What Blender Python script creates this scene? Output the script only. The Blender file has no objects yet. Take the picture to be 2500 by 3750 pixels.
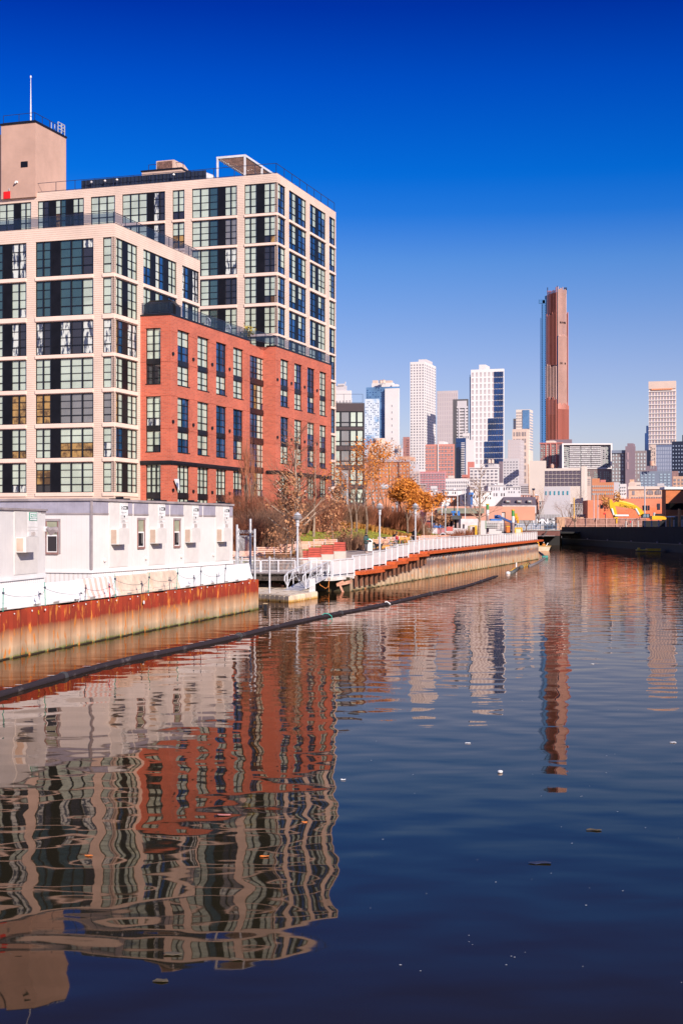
import bpy, bmesh, math, random
from mathutils import Vector, Matrix
# ------------------------------------------------------------------ camera, sky, sun, exposure
sc = bpy.context.scene
EYE = 4.5; F = 5208.0; HX = 1250.0; HY = 1930.0          # eye height, focal length and horizon of the photograph
cam = bpy.data.objects.new("camera", bpy.data.cameras.new("camera"))
sc.collection.objects.link(cam); sc.camera = cam
cam.location = (0, 0, EYE); cam.rotation_euler = (math.radians(90), 0, 0)
cam.data.sensor_fit = 'VERTICAL'; cam.data.sensor_height = 36; cam.data.sensor_width = 24; cam.data.lens = 50
cam.data.shift_y = (HY - 1875) / 3750.0
cam.data.clip_start = 0.5; cam.data.clip_end = 12000
SUN_EL = math.radians(27); SUN_DIR = Vector((.523, -.852, 0))     # horizontal direction towards the sun
w = bpy.data.worlds.new("World"); sc.world = w; w.use_nodes = True
nt = w.node_tree; nt.nodes.clear()
def wn(t): return nt.nodes.new(t)
sky = wn('ShaderNodeTexSky'); sky.sky_type = 'NISHITA'; sky.sun_disc = False
sky.sun_elevation = SUN_EL; sky.sun_rotation = math.atan2(SUN_DIR.x, SUN_DIR.y)
sky.air_density = 1.0; sky.dust_density = 0.6; sky.ozone_density = 3.0; sky.altitude = 0
gm = wn('ShaderNodeGamma'); gm.inputs[1].default_value = 1.0
hs = wn('ShaderNodeHueSaturation'); hs.inputs['Saturation'].default_value = 1.0
tc = wn('ShaderNodeTexCoord'); sx = wn('ShaderNodeSeparateXYZ')
cr = wn('ShaderNodeValToRGB')
els = cr.color_ramp.elements
els[0].position = 0.0; els[0].color = (0.36, 0.30, 0.35, 1)
els[1].position = 1.0; els[1].color = (0.14, 0.20, 0.34, 1)
for p, c in ((0.066, (.320, .280, .352, 1)), (0.109, (.262, .246, .341, 1)), (0.138, (.207, .225, .334, 1)), (0.182, (.113, .197, .341, 1)), (0.215, (.023, .143, .352, 1)),
             (0.24, (.002, .122, .355, 1)), (0.298, (0, .075, .319, 1)), (0.346, (0, .035, .241, 1)), (0.50, (.08, .15, .33, 1))):
    e = els.new(p); e.color = c
mx = wn('ShaderNodeMix'); mx.data_type = 'RGBA'; mx.blend_type = 'MULTIPLY'; mx.inputs[0].default_value = 1
bg = wn('ShaderNodeBackground'); bg.inputs[1].default_value = 0.12
sc2 = wn('ShaderNodeVectorMath'); sc2.operation = 'SCALE'; sc2.inputs['Scale'].default_value = 2.0
wo = wn('ShaderNodeOutputWorld')
L = nt.links.new
L(tc.outputs['Generated'], sx.inputs[0]); L(sx.outputs['Z'], cr.inputs[0])
L(sky.outputs[0], mx.inputs['A']); L(cr.outputs[0], mx.inputs['B']); L(mx.outputs['Result'], sc2.inputs[0]); L(sc2.outputs[0], bg.inputs[0]); L(bg.outputs[0], wo.inputs[0])
sun = bpy.data.objects.new("sun", bpy.data.lights.new("sun", 'SUN')); sc.collection.objects.link(sun)
sun.data.energy = 4.6; sun.data.angle = math.radians(0.53); sun.data.color = (1.0, 0.90, 0.79)
sd = Vector((SUN_DIR.x*math.cos(SUN_EL), SUN_DIR.y*math.cos(SUN_EL), math.sin(SUN_EL)))
sun.rotation_euler = sd.to_track_quat('Z', 'Y').to_euler()
sc.view_settings.view_transform = 'Standard'; sc.view_settings.look = 'None'
sc.view_settings.exposure = 0.5; sc.view_settings.gamma = 1
sc.render.resolution_x = 682; sc.render.resolution_y = 1024
sc.cycles.max_bounces = 6; sc.cycles.diffuse_bounces = 2; sc.cycles.glossy_bounces = 4; sc.cycles.transparent_max_bounces = 12

# ------------------------------------------------------------------ helpers
rnd = random.Random(7)
COL = sc.collection
TH = math.radians(-18.1)                                  # street grid of the left bank
def world(px, py, Y):
    return Vector(((px-HX)/F*Y, Y, EYE-(py-HY)/F*Y))
def on_water(px, py, z=0.0):
    Y = (EYE-z)*F/(py-HY); return Vector(((px-HX)/F*Y, Y, z))

class MB:
    def __init__(s): s.v = []; s.f = []; s.m = []; s.T = None
    def vert(s, p):
        s.v.append(tuple(p)); return len(s.v)-1
    def face(s, pts, m=0):
        b = len(s.v); s.v += [tuple(p) for p in pts]; s.f.append(tuple(range(b, b+len(pts)))); s.m.append(m)
    def hexa(s, c, m=0):            # c: 8 corners, bottom 4 ccw then top 4 ccw
        b = len(s.v); s.v += [tuple(p) for p in c]
        for q in ((3,2,1,0),(4,5,6,7),(0,1,5,4),(1,2,6,5),(2,3,7,6),(3,0,4,7)):
            s.f.append(tuple(b+i for i in q)); s.m.append(m)
    def box(s, x0, x1, y0, y1, z0, z1, m=0):
        s.hexa([(x0,y0,z0),(x1,y0,z0),(x1,y1,z0),(x0,y1,z0),(x0,y0,z1),(x1,y0,z1),(x1,y1,z1),(x0,y1,z1)], m)
    def bar(s, a, b, w, h=None, m=0, up=(0,0,1)):
        a = Vector(a); b = Vector(b); h = h or w
        d = (b-a).normalized(); u = Vector(up)
        if abs(d.dot(u)) > .98: u = Vector((0,1,0))
        r = d.cross(u).normalized(); u = r.cross(d).normalized()
        r = r*w/2; u = u*h/2
        s.hexa([a-r-u, a+r-u, b+r-u, b-r-u, a-r+u, a+r+u, b+r+u, b-r+u], m)
    def tube(s, pts, rad, n=6, m=0, cap=True):
        pts = [Vector(p) for p in pts]; k = len(pts)
        if not hasattr(rad, '__len__'): rad = [rad]*k
        rings = []; prev = None
        for i, p in enumerate(pts):
            d = (pts[min(i+1, k-1)]-pts[max(i-1, 0)])
            if d.length < 1e-9: d = Vector((0,0,1))
            d.normalize()
            if prev is None:
                u = Vector((0,0,1)) if abs(d.z) < .95 else Vector((1,0,0))
                r = d.cross(u).normalized()
            else:
                r = prev - d*prev.dot(d)
                r = r.normalized() if r.length > 1e-6 else d.orthogonal().normalized()
            prev = r; q = d.cross(r)
            b = len(s.v)
            for j in range(n):
                a = 2*math.pi*j/n
                s.v.append(tuple(p + (r*math.cos(a)+q*math.sin(a))*rad[i]))
            rings.append(b)
        for i in range(k-1):
            for j in range(n):
                a, b = rings[i]+j, rings[i]+(j+1) % n
                c, d = rings[i+1]+(j+1) % n, rings[i+1]+j
                s.f.append((a, b, c, d)); s.m.append(m)
        if cap:
            s.f.append(tuple(rings[0]+j for j in reversed(range(n)))); s.m.append(m)
            s.f.append(tuple(rings[-1]+j for j in range(n))); s.m.append(m)
    def lathe(s, c, prof, n=16, m=0):     # prof: (radius, z) from bottom to top about a vertical axis at c
        c = Vector(c); rings = []
        for r, z in prof:
            rings.append(len(s.v))
            for j in range(n):
                a = 2*math.pi*j/n; s.v.append((c.x+r*math.cos(a), c.y+r*math.sin(a), c.z+z))
        for i in range(len(prof)-1):
            for j in range(n):
                s.f.append((rings[i]+j, rings[i]+(j+1) % n, rings[i+1]+(j+1) % n, rings[i+1]+j)); s.m.append(m)
        s.f.append(tuple(rings[0]+j for j in reversed(range(n)))); s.m.append(m)
        s.f.append(tuple(rings[-1]+j for j in range(n))); s.m.append(m)
    def prism(s, poly, off, m=0):         # poly: list of points, off: extrusion vector
        off = Vector(off); P = [Vector(p) for p in poly]; n = len(P)
        s.face(list(reversed(P)), m); s.face([p+off for p in P], m)
        for i in range(n):
            s.face([P[i], P[(i+1) % n], P[(i+1) % n]+off, P[i]+off], m)
    def build(s, name, mats, parent=None, smooth=False, loc=None):
        me = bpy.data.meshes.new(name); me.from_pydata(s.v, [], s.f)
        if not isinstance(mats, (list, tuple)): mats = [mats]
        for q in mats: me.materials.append(q)
        if len(mats) > 1: me.polygons.foreach_set('material_index', s.m)
        if smooth: me.polygons.foreach_set('use_smooth', [True]*len(me.polygons))
        me.update()
        o = bpy.data.objects.new(name, me); COL.objects.link(o)
        if parent is not None: o.parent = parent
        if loc is not None: o.location = loc
        return o
def tag(o, label=None, cat=None, group=None, kind=None):
    if label: o['label'] = label
    if cat: o['category'] = cat
    if group: o['group'] = group
    if kind: o['kind'] = kind
    return o
def thing(name, label, cat, loc=(0,0,0), rz=0, group=None):
    o = bpy.data.objects.new(name, None); COL.objects.link(o); o.empty_display_size = .2
    o.location = loc; o.rotation_euler = (0, 0, rz)
    return tag(o, label, cat, group)
def copy_tree(o, loc=None, rz=None, label=None, parent=None, scale=None):
    c = o.copy(); COL.objects.link(c)
    if parent is not None: c.parent = parent
    if loc is not None: c.location = loc
    if rz is not None: c.rotation_euler = (0, 0, rz)
    if scale is not None: c.scale = scale
    if label: c['label'] = label
    for ch in KIDS.get(o.name, []) or [k for k in o.children]: copy_tree(ch, parent=c)
    return c
KIDS = {}
def text(s, name, O, A, U, size, mat, parent=None, ext=.01, spacing=1.0, bold=0.0):
    """writing: O lower left corner, A reading direction, U up"""
    cu = bpy.data.curves.new(name, 'FONT'); cu.body = s; cu.size = size; cu.extrude = ext; cu.offset = bold
    cu.space_character = spacing
    o = bpy.data.objects.new(name, cu); COL.objects.link(o)
    bpy.context.view_layer.update()
    me = bpy.data.meshes.new_from_object(o.evaluated_get(bpy.context.evaluated_depsgraph_get()))
    bpy.data.objects.remove(o); bpy.data.curves.remove(cu)
    A = Vector(A).normalized(); U = Vector(U).normalized(); N = A.cross(U)
    M = Matrix(((A.x, U.x, N.x, O[0]), (A.y, U.y, N.y, O[1]), (A.z, U.z, N.z, O[2]), (0,0,0,1)))
    me.transform(M); me.materials.clear(); me.materials.append(mat)
    r = bpy.data.objects.new(name, me); COL.objects.link(r)
    if parent is not None: r.parent = parent
    return r

# ------------------------------------------------------------------ materials
def mat(name, col, rough=.8, var=.12, scale=1.5, metal=0, bump=0, bscale=None, spec=.5, col2=None, thr=None, stretch=(1,1,1), coat=0):
    m = bpy.data.materials.new(name); m.use_nodes = True; t = m.node_tree; n = t.nodes; l = t.links.new
    b = n['Principled BSDF']; b.inputs['Roughness'].default_value = rough; b.inputs['Metallic'].default_value = metal
    b.inputs['Specular IOR Level'].default_value = spec
    if coat: b.inputs['Coat Weight'].default_value = coat
    tcn = n.new('ShaderNodeTexCoord'); mp = n.new('ShaderNodeMapping'); mp.inputs['Scale'].default_value = stretch
    l(tcn.outputs['Object'], mp.inputs[0])
    no = n.new('ShaderNodeTexNoise'); no.inputs['Scale'].default_value = scale; no.inputs['Detail'].default_value = 5
    no.inputs['Roughness'].default_value = .65
    l(mp.outputs[0], no.inputs[0])
    r = n.new('ShaderNodeValToRGB'); l(no.outputs[0], r.inputs[0])
    c2 = col2 if col2 else tuple(max(0, c*(1-2*var)) for c in col)
    c1 = col if col2 else tuple(min(1, c*(1+var)) for c in col)
    a, z = thr if thr else (.35, .65)
    r.color_ramp.elements[0].position = a; r.color_ramp.elements[1].position = z
    r.color_ramp.elements[0].color = (*c2, 1); r.color_ramp.elements[1].color = (*c1, 1)
    l(r.outputs[0], b.inputs['Base Color'])
    if bump:
        nb = n.new('ShaderNodeTexNoise'); nb.inputs['Scale'].default_value = bscale or scale*4; nb.inputs['Detail'].default_value = 4
        l(mp.outputs[0], nb.inputs[0])
        bu = n.new('ShaderNodeBump'); bu.inputs['Strength'].default_value = bump; bu.inputs['Distance'].default_value = .05
        l(nb.outputs[0], bu.inputs['Height']); l(bu.outputs[0], b.inputs['Normal'])
    m['_'] = 1
    return m
def lines(m, axis='Z', period=.15, depth=.02, dark=.72, duty=.25, strength=1.0):
    """grooves across a material, running level (axis Z) or upright (axis H)"""
    t = m.node_tree; n = t.nodes; l = t.links.new; b = n['Principled BSDF']
    tcn = n.new('ShaderNodeTexCoord'); sp = n.new('ShaderNodeSeparateXYZ'); l(tcn.outputs['Object'], sp.inputs[0])
    if axis == 'Z': src = sp.outputs['Z']
    else:
        ad = n.new('ShaderNodeMath'); ad.operation = 'ADD'; l(sp.outputs['X'], ad.inputs[0]); l(sp.outputs['Y'], ad.inputs[1]); src = ad.outputs[0]
    dv = n.new('ShaderNodeMath'); dv.operation = 'DIVIDE'; l(src, dv.inputs[0]); dv.inputs[1].default_value = period
    fr = n.new('ShaderNodeMath'); fr.operation = 'FRACT'; l(dv.outputs[0], fr.inputs[0])
    lt = n.new('ShaderNodeMath'); lt.operation = 'LESS_THAN'; l(fr.outputs[0], lt.inputs[0]); lt.inputs[1].default_value = duty
    mxx = n.new('ShaderNodeMix'); mxx.data_type = 'RGBA'; mxx.blend_type = 'MULTIPLY'
    old = b.inputs['Base Color'].links[0].from_socket
    l(lt.outputs[0], mxx.inputs[0]); l(old, mxx.inputs['A']); mxx.inputs['B'].default_value = (dark, dark*.97, dark*.95, 1)
    l(mxx.outputs['Result'], b.inputs['Base Color'])
    bu = n.new('ShaderNodeBump'); bu.inputs['Strength'].default_value = strength; bu.inputs['Distance'].default_value = depth
    l(fr.outputs[0], bu.inputs['Height']); l(bu.outputs[0], b.inputs['Normal'])
    return m
def brick(name, c1, c2, mort, scale=1.0, rough=.85):
    m = mat(name, c1, rough, .22, .28); t = m.node_tree; n = t.nodes; l = t.links.new; b = n['Principled BSDF']
    tcn = n.new('ShaderNodeTexCoord'); sp = n.new('ShaderNodeSeparateXYZ'); l(tcn.outputs['Object'], sp.inputs[0])
    ad = n.new('ShaderNodeMath'); ad.operation = 'ADD'; l(sp.outputs['X'], ad.inputs[0]); l(sp.outputs['Y'], ad.inputs[1])
    cb = n.new('ShaderNodeCombineXYZ'); l(ad.outputs[0], cb.inputs[0]); l(sp.outputs['Z'], cb.inputs[1])
    bt = n.new('ShaderNodeTexBrick'); l(cb.outputs[0], bt.inputs[0])
    bt.inputs['Scale'].default_value = scale; bt.inputs['Brick Width'].default_value = .42; bt.inputs['Row Height'].default_value = .14
    bt.inputs['Mortar Size'].default_value = .016; bt.inputs['Bias'].default_value = -.1
    bt.inputs['Color1'].default_value = (*c1, 1); bt.inputs['Color2'].default_value = (*c2, 1); bt.inputs['Mortar'].default_value = (*mort, 1)
    mxx = n.new('ShaderNodeMix'); mxx.data_type = 'RGBA'; mxx.blend_type = 'MIX'; mxx.inputs[0].default_value = .65
    old = b.inputs['Base Color'].links[0].from_socket
    l(old, mxx.inputs['A']); l(bt.outputs['Color'], mxx.inputs['B']); l(mxx.outputs['Result'], b.inputs['Base Color'])
    bu = n.new('ShaderNodeBump'); bu.inputs['Strength'].default_value = .4; bu.inputs['Distance'].default_value = .02
    l(bt.outputs['Fac'], bu.inputs['Height']); bu.invert = True; l(bu.outputs[0], b.inputs['Normal'])
    return m
def glassy(name, col, rough=.03, ior=1.9, var=.11, scale=.33, bump=.06):
    m = mat(name, col, rough, var, scale, bump=bump, bscale=.8)
    m.node_tree.nodes['Principled BSDF'].inputs['IOR'].default_value = ior
    return m
M = {}
M['siding'] = lines(mat('cream_siding', (.84, .635, .53), .75, .07, .22), 'Z', .19, .03, .80, .30)
M['band'] = mat('cream_band', (.85, .63, .53), .7, .04, .4)
M['brick'] = brick('red_brick', (.58, .125, .070), (.36, .065, .04), (.44, .22, .16))
M['black'] = mat('black_frame', (.010, .010, .014), .35, .2, 2)
M['blackpanel'] = mat('black_panel', (.006, .006, .009), .45, .2, 1, spec=.3)
M['blind'] = glassy('blind_behind_glass', (.50, .565, .47))
M['blind2'] = glassy('pale_blind_behind_glass', (.60, .63, .55))
M['dark'] = glassy('dark_room_glass', (.035, .03, .035), ior=1.75)
M['teal'] = glassy('teal_glass', (.045, .085, .09), ior=2.0)
M['blueg'] = mat('sky_painted_glass', (.05, .19, .44), .04, .3, .35, metal=.7, bump=.05, bscale=.5)  # sky reflection put into the pane as a blue metallic tint
M['grey'] = glassy('grey_room_glass', (.21, .20, .20))
M['warm'] = mat('warm_room_glass', (.42, .25, .09), .05, .3, 1.1, col2=(.10, .055, .03), thr=(.42, .58))
M['curtain'] = mat('curtain_glass', (.62, .64, .60), .05, .3, 2.5, col2=(.06, .07, .11), thr=(.46, .5), stretch=(1.5, 1.5, .3))
M['stucco'] = mat('tan_stucco', (.52, .325, .255), .9, .07, .25)
M['stucco2'] = mat('tan_stucco_light', (.60, .42, .34), .9, .05, .3)
M['rail'] = mat('dark_rail', (.02, .028, .06), .4, .1, 3)
M['railglass'] = mat('rail_glass', (.05, .07, .12), .05, .1, 1, spec=1)
M['red'] = mat('red_paint', (.75, .012, .012), .5, .05, 2)
M['white'] = mat('white_paint', (.80, .77, .76), .6, .05, .8)
M['whitem'] = mat('white_metal', (.66, .64, .66), .45, .08, 2)
M['galv'] = mat('galvanised_steel', (.52, .51, .53), .45, .1, 6, metal=.1)
M['alu'] = mat('aluminium', (.60, .59, .62), .42, .1, 4, metal=.1)
M['screen'] = lines(mat('corrugated_screen', (.022, .03, .055), .5, .15, .4), 'H', .5, .05, .6, .4)
M['concrete'] = mat('concrete', (.50, .45, .40), .9, .12, 1.2, bump=.2)
M['darkc'] = mat('dark_concrete', (.16, .15, .14), .9, .2, 1.0, bump=.2)
M['wood'] = mat('bench_wood', (.62, .30, .20), .7, .2, 4)
M['redwood'] = mat('red_wood', (.50, .075, .045), .6, .12, 3)
M['capwood'] = mat('orange_wood', (.60, .105, .02), .6, .2, 5)
M['orange'] = mat('orange_leaf', (.80, .30, .035), .8, .3, 1.5, col2=(.38, .10, .02), thr=(.35, .65))
M['brownleaf'] = mat('brown_leaf', (.50, .24, .11), .8, .3, 2, col2=(.26, .10, .05))
M['bark'] = mat('bark', (.23, .155, .115), .95, .25, 3)
M['barkl'] = mat('pale_bark', (.38, .27, .20), .95, .25, 3)
M['twig'] = mat('twig', (.30, .155, .095), .95, .2, 1, col2=(.17, .085, .055))
M['twigr'] = mat('red_twig', (.40, .14, .07), .95, .2, 1, col2=(.22, .08, .045))
M['straw'] = mat('straw_grass', (.74, .38, .10), .9, .2, 2, col2=(.50, .22, .06))
M['asphalt'] = mat('asphalt', (.22, .19, .18), .9, .2, 2)
M['blue'] = mat('blue_paint', (.02, .16, .50), .5, .15, 2)
M['yellow'] = mat('yellow_paint', (.80, .42, .01), .45, .1, 2)
M['green'] = mat('green_paint', (.08, .30, .07), .6, .1, 2)
M['teal_p'] = mat('teal_paint', (.03, .30, .22), .6, .1, 2)
# ------------------------------------------------------------------ ground and water
PILE0 = Vector((-11.48, 47.83, 0)); PDIR = Vector((.2265, .974, 0)); PN = Vector((.974, -.2265, 0))   # left sheet-pile wall
BK0 = Vector((.63, 99.7, 0)); BDIR = Vector((.2602, .9656, 0)); BN = Vector((.9656, -.2602, 0))       # promenade bulkhead
def pile_pt(t, off=0, z=0): p = PILE0 + PDIR*t + PN*off; p.z = z; return p
def bk_pt(t, off=0, z=0): p = BK0 + BDIR*t + BN*off; p.z = z; return p
def on_line(P, D, px):
    r = (px-HX)/F; return (r*P.y-P.x)/(D.x-r*D.y)
def bk_t(px): return on_line(BK0, BDIR, px)
BKEND = bk_t(1967)
water_m = bpy.data.materials.new('canal_water'); water_m.use_nodes = True
t = water_m.node_tree; n = t.nodes; l = t.links.new; n.clear()
tcn = n.new('ShaderNodeTexCoord'); out = n.new('ShaderNodeOutputMaterial')
def wave(sc_, det, stretch, rotz=0, dist=0.0):
    mp = n.new('ShaderNodeMapping'); mp.inputs['Scale'].default_value = stretch; mp.inputs['Rotation'].default_value = (0,0,rotz)
    l(tcn.outputs['Object'], mp.inputs[0]); q = n.new('ShaderNodeTexNoise'); q.inputs['Scale'].default_value = sc_
    q.inputs['Detail'].default_value = det; q.inputs['Roughness'].default_value = .45; q.inputs['Distortion'].default_value = dist
    l(mp.outputs[0], q.inputs[0]); return q
def mul(a, k):
    q = n.new('ShaderNodeMath'); q.operation = 'MULTIPLY'; l(a, q.inputs[0]); q.inputs[1].default_value = k; return q.outputs[0]
def add(a, b_):
    q = n.new('ShaderNodeMath'); q.operation = 'ADD'; l(a, q.inputs[0]); l(b_, q.inputs[1]); return q.outputs[0]
w1 = wave(.95, .3, (.9, 1.0, 1), .15, .15); w2 = wave(2.6, .5, (.6, 1.0, 1), -.2, .2); w3 = wave(.10, 1, (1, .6, 1), .2)
w4 = wave(.85, 1.8, (.38, 1.0, 1), .12, .3); w5 = wave(2.4, 1.5, (.5, 1.0, 1), .1)
# breeze patches: finer ripples farther up the canal
brz = wave(.03, 2, (1, .5, 1)); rp = n.new('ShaderNodeMapRange'); l(brz.outputs[0], rp.inputs[0])
rp.inputs[1].default_value = .40; rp.inputs[2].default_value = .62; rp.inputs[3].default_value = .45; rp.inputs[4].default_value = 1.0
spx = n.new('ShaderNodeSeparateXYZ'); l(tcn.outputs['Object'], spx.inputs[0])
far = n.new('ShaderNodeMapRange'); l(spx.outputs['Y'], far.inputs[0])
far.inputs[1].default_value = 18; far.inputs[2].default_value = 75; far.inputs[3].default_value = 0.05; far.inputs[4].default_value = 1.0
fm = n.new('ShaderNodeMath'); fm.operation = 'MULTIPLY'; l(rp.outputs[0], fm.inputs[0]); l(far.outputs[0], fm.inputs[1])
rip = n.new('ShaderNodeMath'); rip.operation = 'MULTIPLY'; l(add(w4.outputs[0], mul(w5.outputs[0], .28)), rip.inputs[0]); l(fm.outputs[0], rip.inputs[1])
WK = dict(a=.0150, b=.0016, c=.02, d=.018)
h = add(add(mul(w1.outputs[0], WK['a']), mul(w2.outputs[0], WK['b'])), add(mul(w3.outputs[0], WK['c']), mul(rip.outputs[0], WK['d'])))
bu = n.new('ShaderNodeBump'); bu.inputs['Strength'].default_value = 1; bu.inputs['Distance'].default_value = 1.0; l(h, bu.inputs['Height'])
gl = n.new('ShaderNodeBsdfGlossy'); gl.inputs['Roughness'].default_value = .022; gl.inputs['Color'].default_value = (.86,.70,.62,1); l(bu.outputs[0], gl.inputs['Normal'])
df = n.new('ShaderNodeBsdfDiffuse')
mn = wave(.08, 3, (1,1,1)); mr = n.new('ShaderNodeValToRGB'); l(mn.outputs[0], mr.inputs[0])
mr.color_ramp.elements[0].color = (.015, .013, .006, 1); mr.color_ramp.elements[1].color = (.022, .018, .008, 1); l(mr.outputs[0], df.inputs[0])
fr = n.new('ShaderNodeFresnel'); fr.inputs[0].default_value = 1.31; l(bu.outputs[0], fr.inputs['Normal'])
ms = n.new('ShaderNodeMixShader'); l(fr.outputs[0], ms.inputs[0]); l(df.outputs[0], ms.inputs[1]); l(gl.outputs[0], ms.inputs[2]); l(ms.outputs[0], out.inputs[0])
mb = MB(); mb.face([(-400,-200,0),(400,-200,0),(400,700,0),(-400,700,0)]); tag(mb.build('canal_water', water_m), kind='structure')

gm_ = mat('bare_ground', (.36, .27, .21), .95, .2, .05, bump=.1)
def poly_ground(name, pts, z, m, zs=None):
    bm = bmesh.new(); vs = [bm.verts.new((x, y, z)) for x, y in pts]; bm.faces.new(vs); bmesh.ops.triangulate(bm, faces=bm.faces[:])
    me = bpy.data.meshes.new(name); bm.to_mesh(me); bm.free(); me.materials.append(m)
    for p in me.polygons:
        if p.normal.z < 0: p.flip()
    o = bpy.data.objects.new(name, me); COL.objects.link(o); return tag(o, kind='structure')
e = pile_pt(30.9, -.3); bs = bk_pt(0, -.5); be = bk_pt(BKEND, -.5)
# one sheet to the horizon with the canal cut out of it
RB = 59.6
LE = [(-19.5,-300),(-19.5,-10),(-16.2,26),(pile_pt(0,-.45).x,PILE0.y),(e.x,e.y),(-7.2,80),(-9.5,104),(-1.2,104.2),(be.x,be.y),(26,215),(44,325),(52,392)]
mb = MB()
for i in range(len(LE)-1):
    (x0,y0),(x1,y1) = LE[i],LE[i+1]
    for k0, k1 in ((0,60),(60,600),(600,6000)): mb.face([(x0-k1,y0,1.5),(x0-k0,y0,1.5),(x1-k0,y1,1.5),(x1-k1,y1,1.5)])
for k0, k1 in ((0,60),(60,600),(600,6000)):
    for y0, y1 in ((-300,100),(100,392)): mb.face([(RB+.4+k0,y0,1.5),(RB+.4+k1,y0,1.5),(RB+.4+k1,y1,1.5),(RB+.4+k0,y1,1.5)])
for x0, x1 in ((-6000,-500),(-500,52),(52,60),(60,600),(600,6000)):
    for y0, y1 in ((392.0,900),(900,2500),(2500,9000)): mb.face([(x0,y0,1.5),(x1,y0,1.5),(x1,y1,1.5),(x0,y1,1.5)])
tag(mb.build('ground', gm_), kind='structure')
# trailer yard
poly_ground('yard_ground', [(-60,-10),(-20,-10),(-16.4,26),(pile_pt(0,-.5).x,PILE0.y),(e.x-.2,e.y-.3),(-7.4,80),(-9.6,100),(-60,110)], 1.62, mat('yard_gravel', (.50,.42,.36), .95, .2, 1.5, bump=.3))

# ------------------------------------------------------------------ park terrain: promenade, lawn mound
def bk_coords(x, y):
    d = Vector((x, y, 0))-BK0; return d.dot(BDIR), -d.dot(BN)        # along, inland
def sm(a, b, x):
    x = max(0, min(1, (x-a)/(b-a))); return x*x*(3-2*x)
def gz(x, y):
    t_, d = bk_coords(x, y)
    zp = 1.40 + 1.30*sm(-2, 36, t_) + .5*sm(45, 110, t_)
    m_ = (1.55*sm(8.5, 15.5, d)*sm(-14, 12, t_+d*.1) + .2*sm(26, 60, d))*(1-.85*sm(80, 100, t_))
    return zp + m_
def d_outside(x, y): return bk_coords(x, y)[1]
def park_mesh():
    mb = MB(); NX, NY = 84, 70; idx = {}
    for i in range(NX+1):
        for j in range(NY+1):
            d = .35 + (i/NX)**1.5*75; t_ = -6+(j/NY)**1.1*126
            p = BK0 + BDIR*t_ - BN*d
            # the corner behind the landing is cut back
            if t_ < 0: p = BK0 + BDIR*t_ - BN*(d+1.2)
            idx[i, j] = mb.vert((p.x, p.y, gz(p.x, p.y)+.0))
    for i in range(NX):
        for j in range(NY):
            mb.f.append((idx[i,j], idx[i,j+1], idx[i+1,j+1], idx[i+1,j])); mb.m.append(0)
            d = .35+((i+.5)/NX)**1.5*75; t_ = -6+((j+.5)/NY)**1.1*126
            lawn = d > 9.6 and d < 27 and 6 < t_ < 92
            pave = d < 8.6
            mb.m[-1] = 1 if lawn else (0 if pave else 2)
    return mb
pave_m = lines(mat('paving', (.46, .37, .33), .9, .12, .6, bump=.1), 'H', 1.2, .01, .8, .03, .2)
lawn_m = mat('lawn', (.25, .25, .022), .95, .2, .6, col2=(.20, .185, .03), thr=(.3, .62), bump=.6, bscale=6)
bed_m = mat('planting_bed', (.36, .19, .09), .95, .25, .8, col2=(.20, .11, .06), bump=.6, bscale=5)
tag(park_mesh().build('park_ground', [pave_m, lawn_m, bed_m], smooth=True), kind='structure')
# grass blades over the lawn
mb = MB()
for k in range(9000):
    d = 9.6+rnd.random()*17; t_ = 6+rnd.random()*84; p = BK0+BDIR*t_-BN*d; z = gz(p.x, p.y)
    a = rnd.random()*6.28; s_ = .05+.05*rnd.random(); hh = .06+.09*rnd.random()
    mb.face([(p.x-math.cos(a)*s_, p.y-math.sin(a)*s_, z-.02), (p.x+math.cos(a)*s_, p.y+math.sin(a)*s_, z-.02), (p.x+rnd.uniform(-.05,.05), p.y+rnd.uniform(-.05,.05), z+hh)])
tag(mb.build('lawn_grass', mat('grass_blade', (.30, .30, .025), .9, .25, .7, col2=(.20,.22,.02))), 'sunlit green grass covering the lawn behind the promenade', 'grass', kind='stuff')

# ------------------------------------------------------------------ facade toolkit
class Bld:
    def __init__(s, x, y, th=TH, z=0): s.o = Vector((x, y, 0)); s.th = th; s.c = math.cos(th); s.s = math.sin(th)
    def w2l(s, x, y):
        x -= s.o.x; y -= s.o.y; return (x*s.c+y*s.s, -x*s.s+y*s.c)
    def l2w(s, x, y): return (s.o.x+x*s.c-y*s.s, s.o.y+x*s.s+y*s.c)
class Face:
    """a wall plane in building coordinates; kind F faces the camera side (-y), R faces +x"""
    def __init__(s, b, kind, pos): s.b = b; s.k = kind; s.p = pos
    def a(s, px):
        r = (px-HX)/F; ox, oy = s.b.w2l(0, 0); dx, dy = s.b.w2l(r, 1.0); dx -= ox; dy -= oy
        if s.k == 'F': q = (s.p-oy)/dy; return ox+q*dx
        q = (s.p-ox)/dx; return oy+q*dy
    def Y(s, a):
        return (s.b.l2w(a, s.p) if s.k == 'F' else s.b.l2w(s.p, a))[1]
    def z(s, py, a=0): return EYE-(py-HY)/F*s.Y(a)
    def P(s, a, z, d=0): return (a, s.p+d, z) if s.k == 'F' else (s.p-d, a, z)
    def box(s, mb, a0, a1, z0, z1, d0, d1, m=0):
        P = s.P
        mb.hexa([P(a0,z0,d0), P(a1,z0,d0), P(a1,z0,d1), P(a0,z0,d1), P(a0,z1,d0), P(a1,z1,d0), P(a1,z1,d1), P(a0,z1,d1)], m)
    def quad(s, mb, a0, a1, z0, z1, d, m=0):
        P = s.P; mb.face([P(a0,z0,d), P(a1,z0,d), P(a1,z1,d), P(a0,z1,d)], m)
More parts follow.
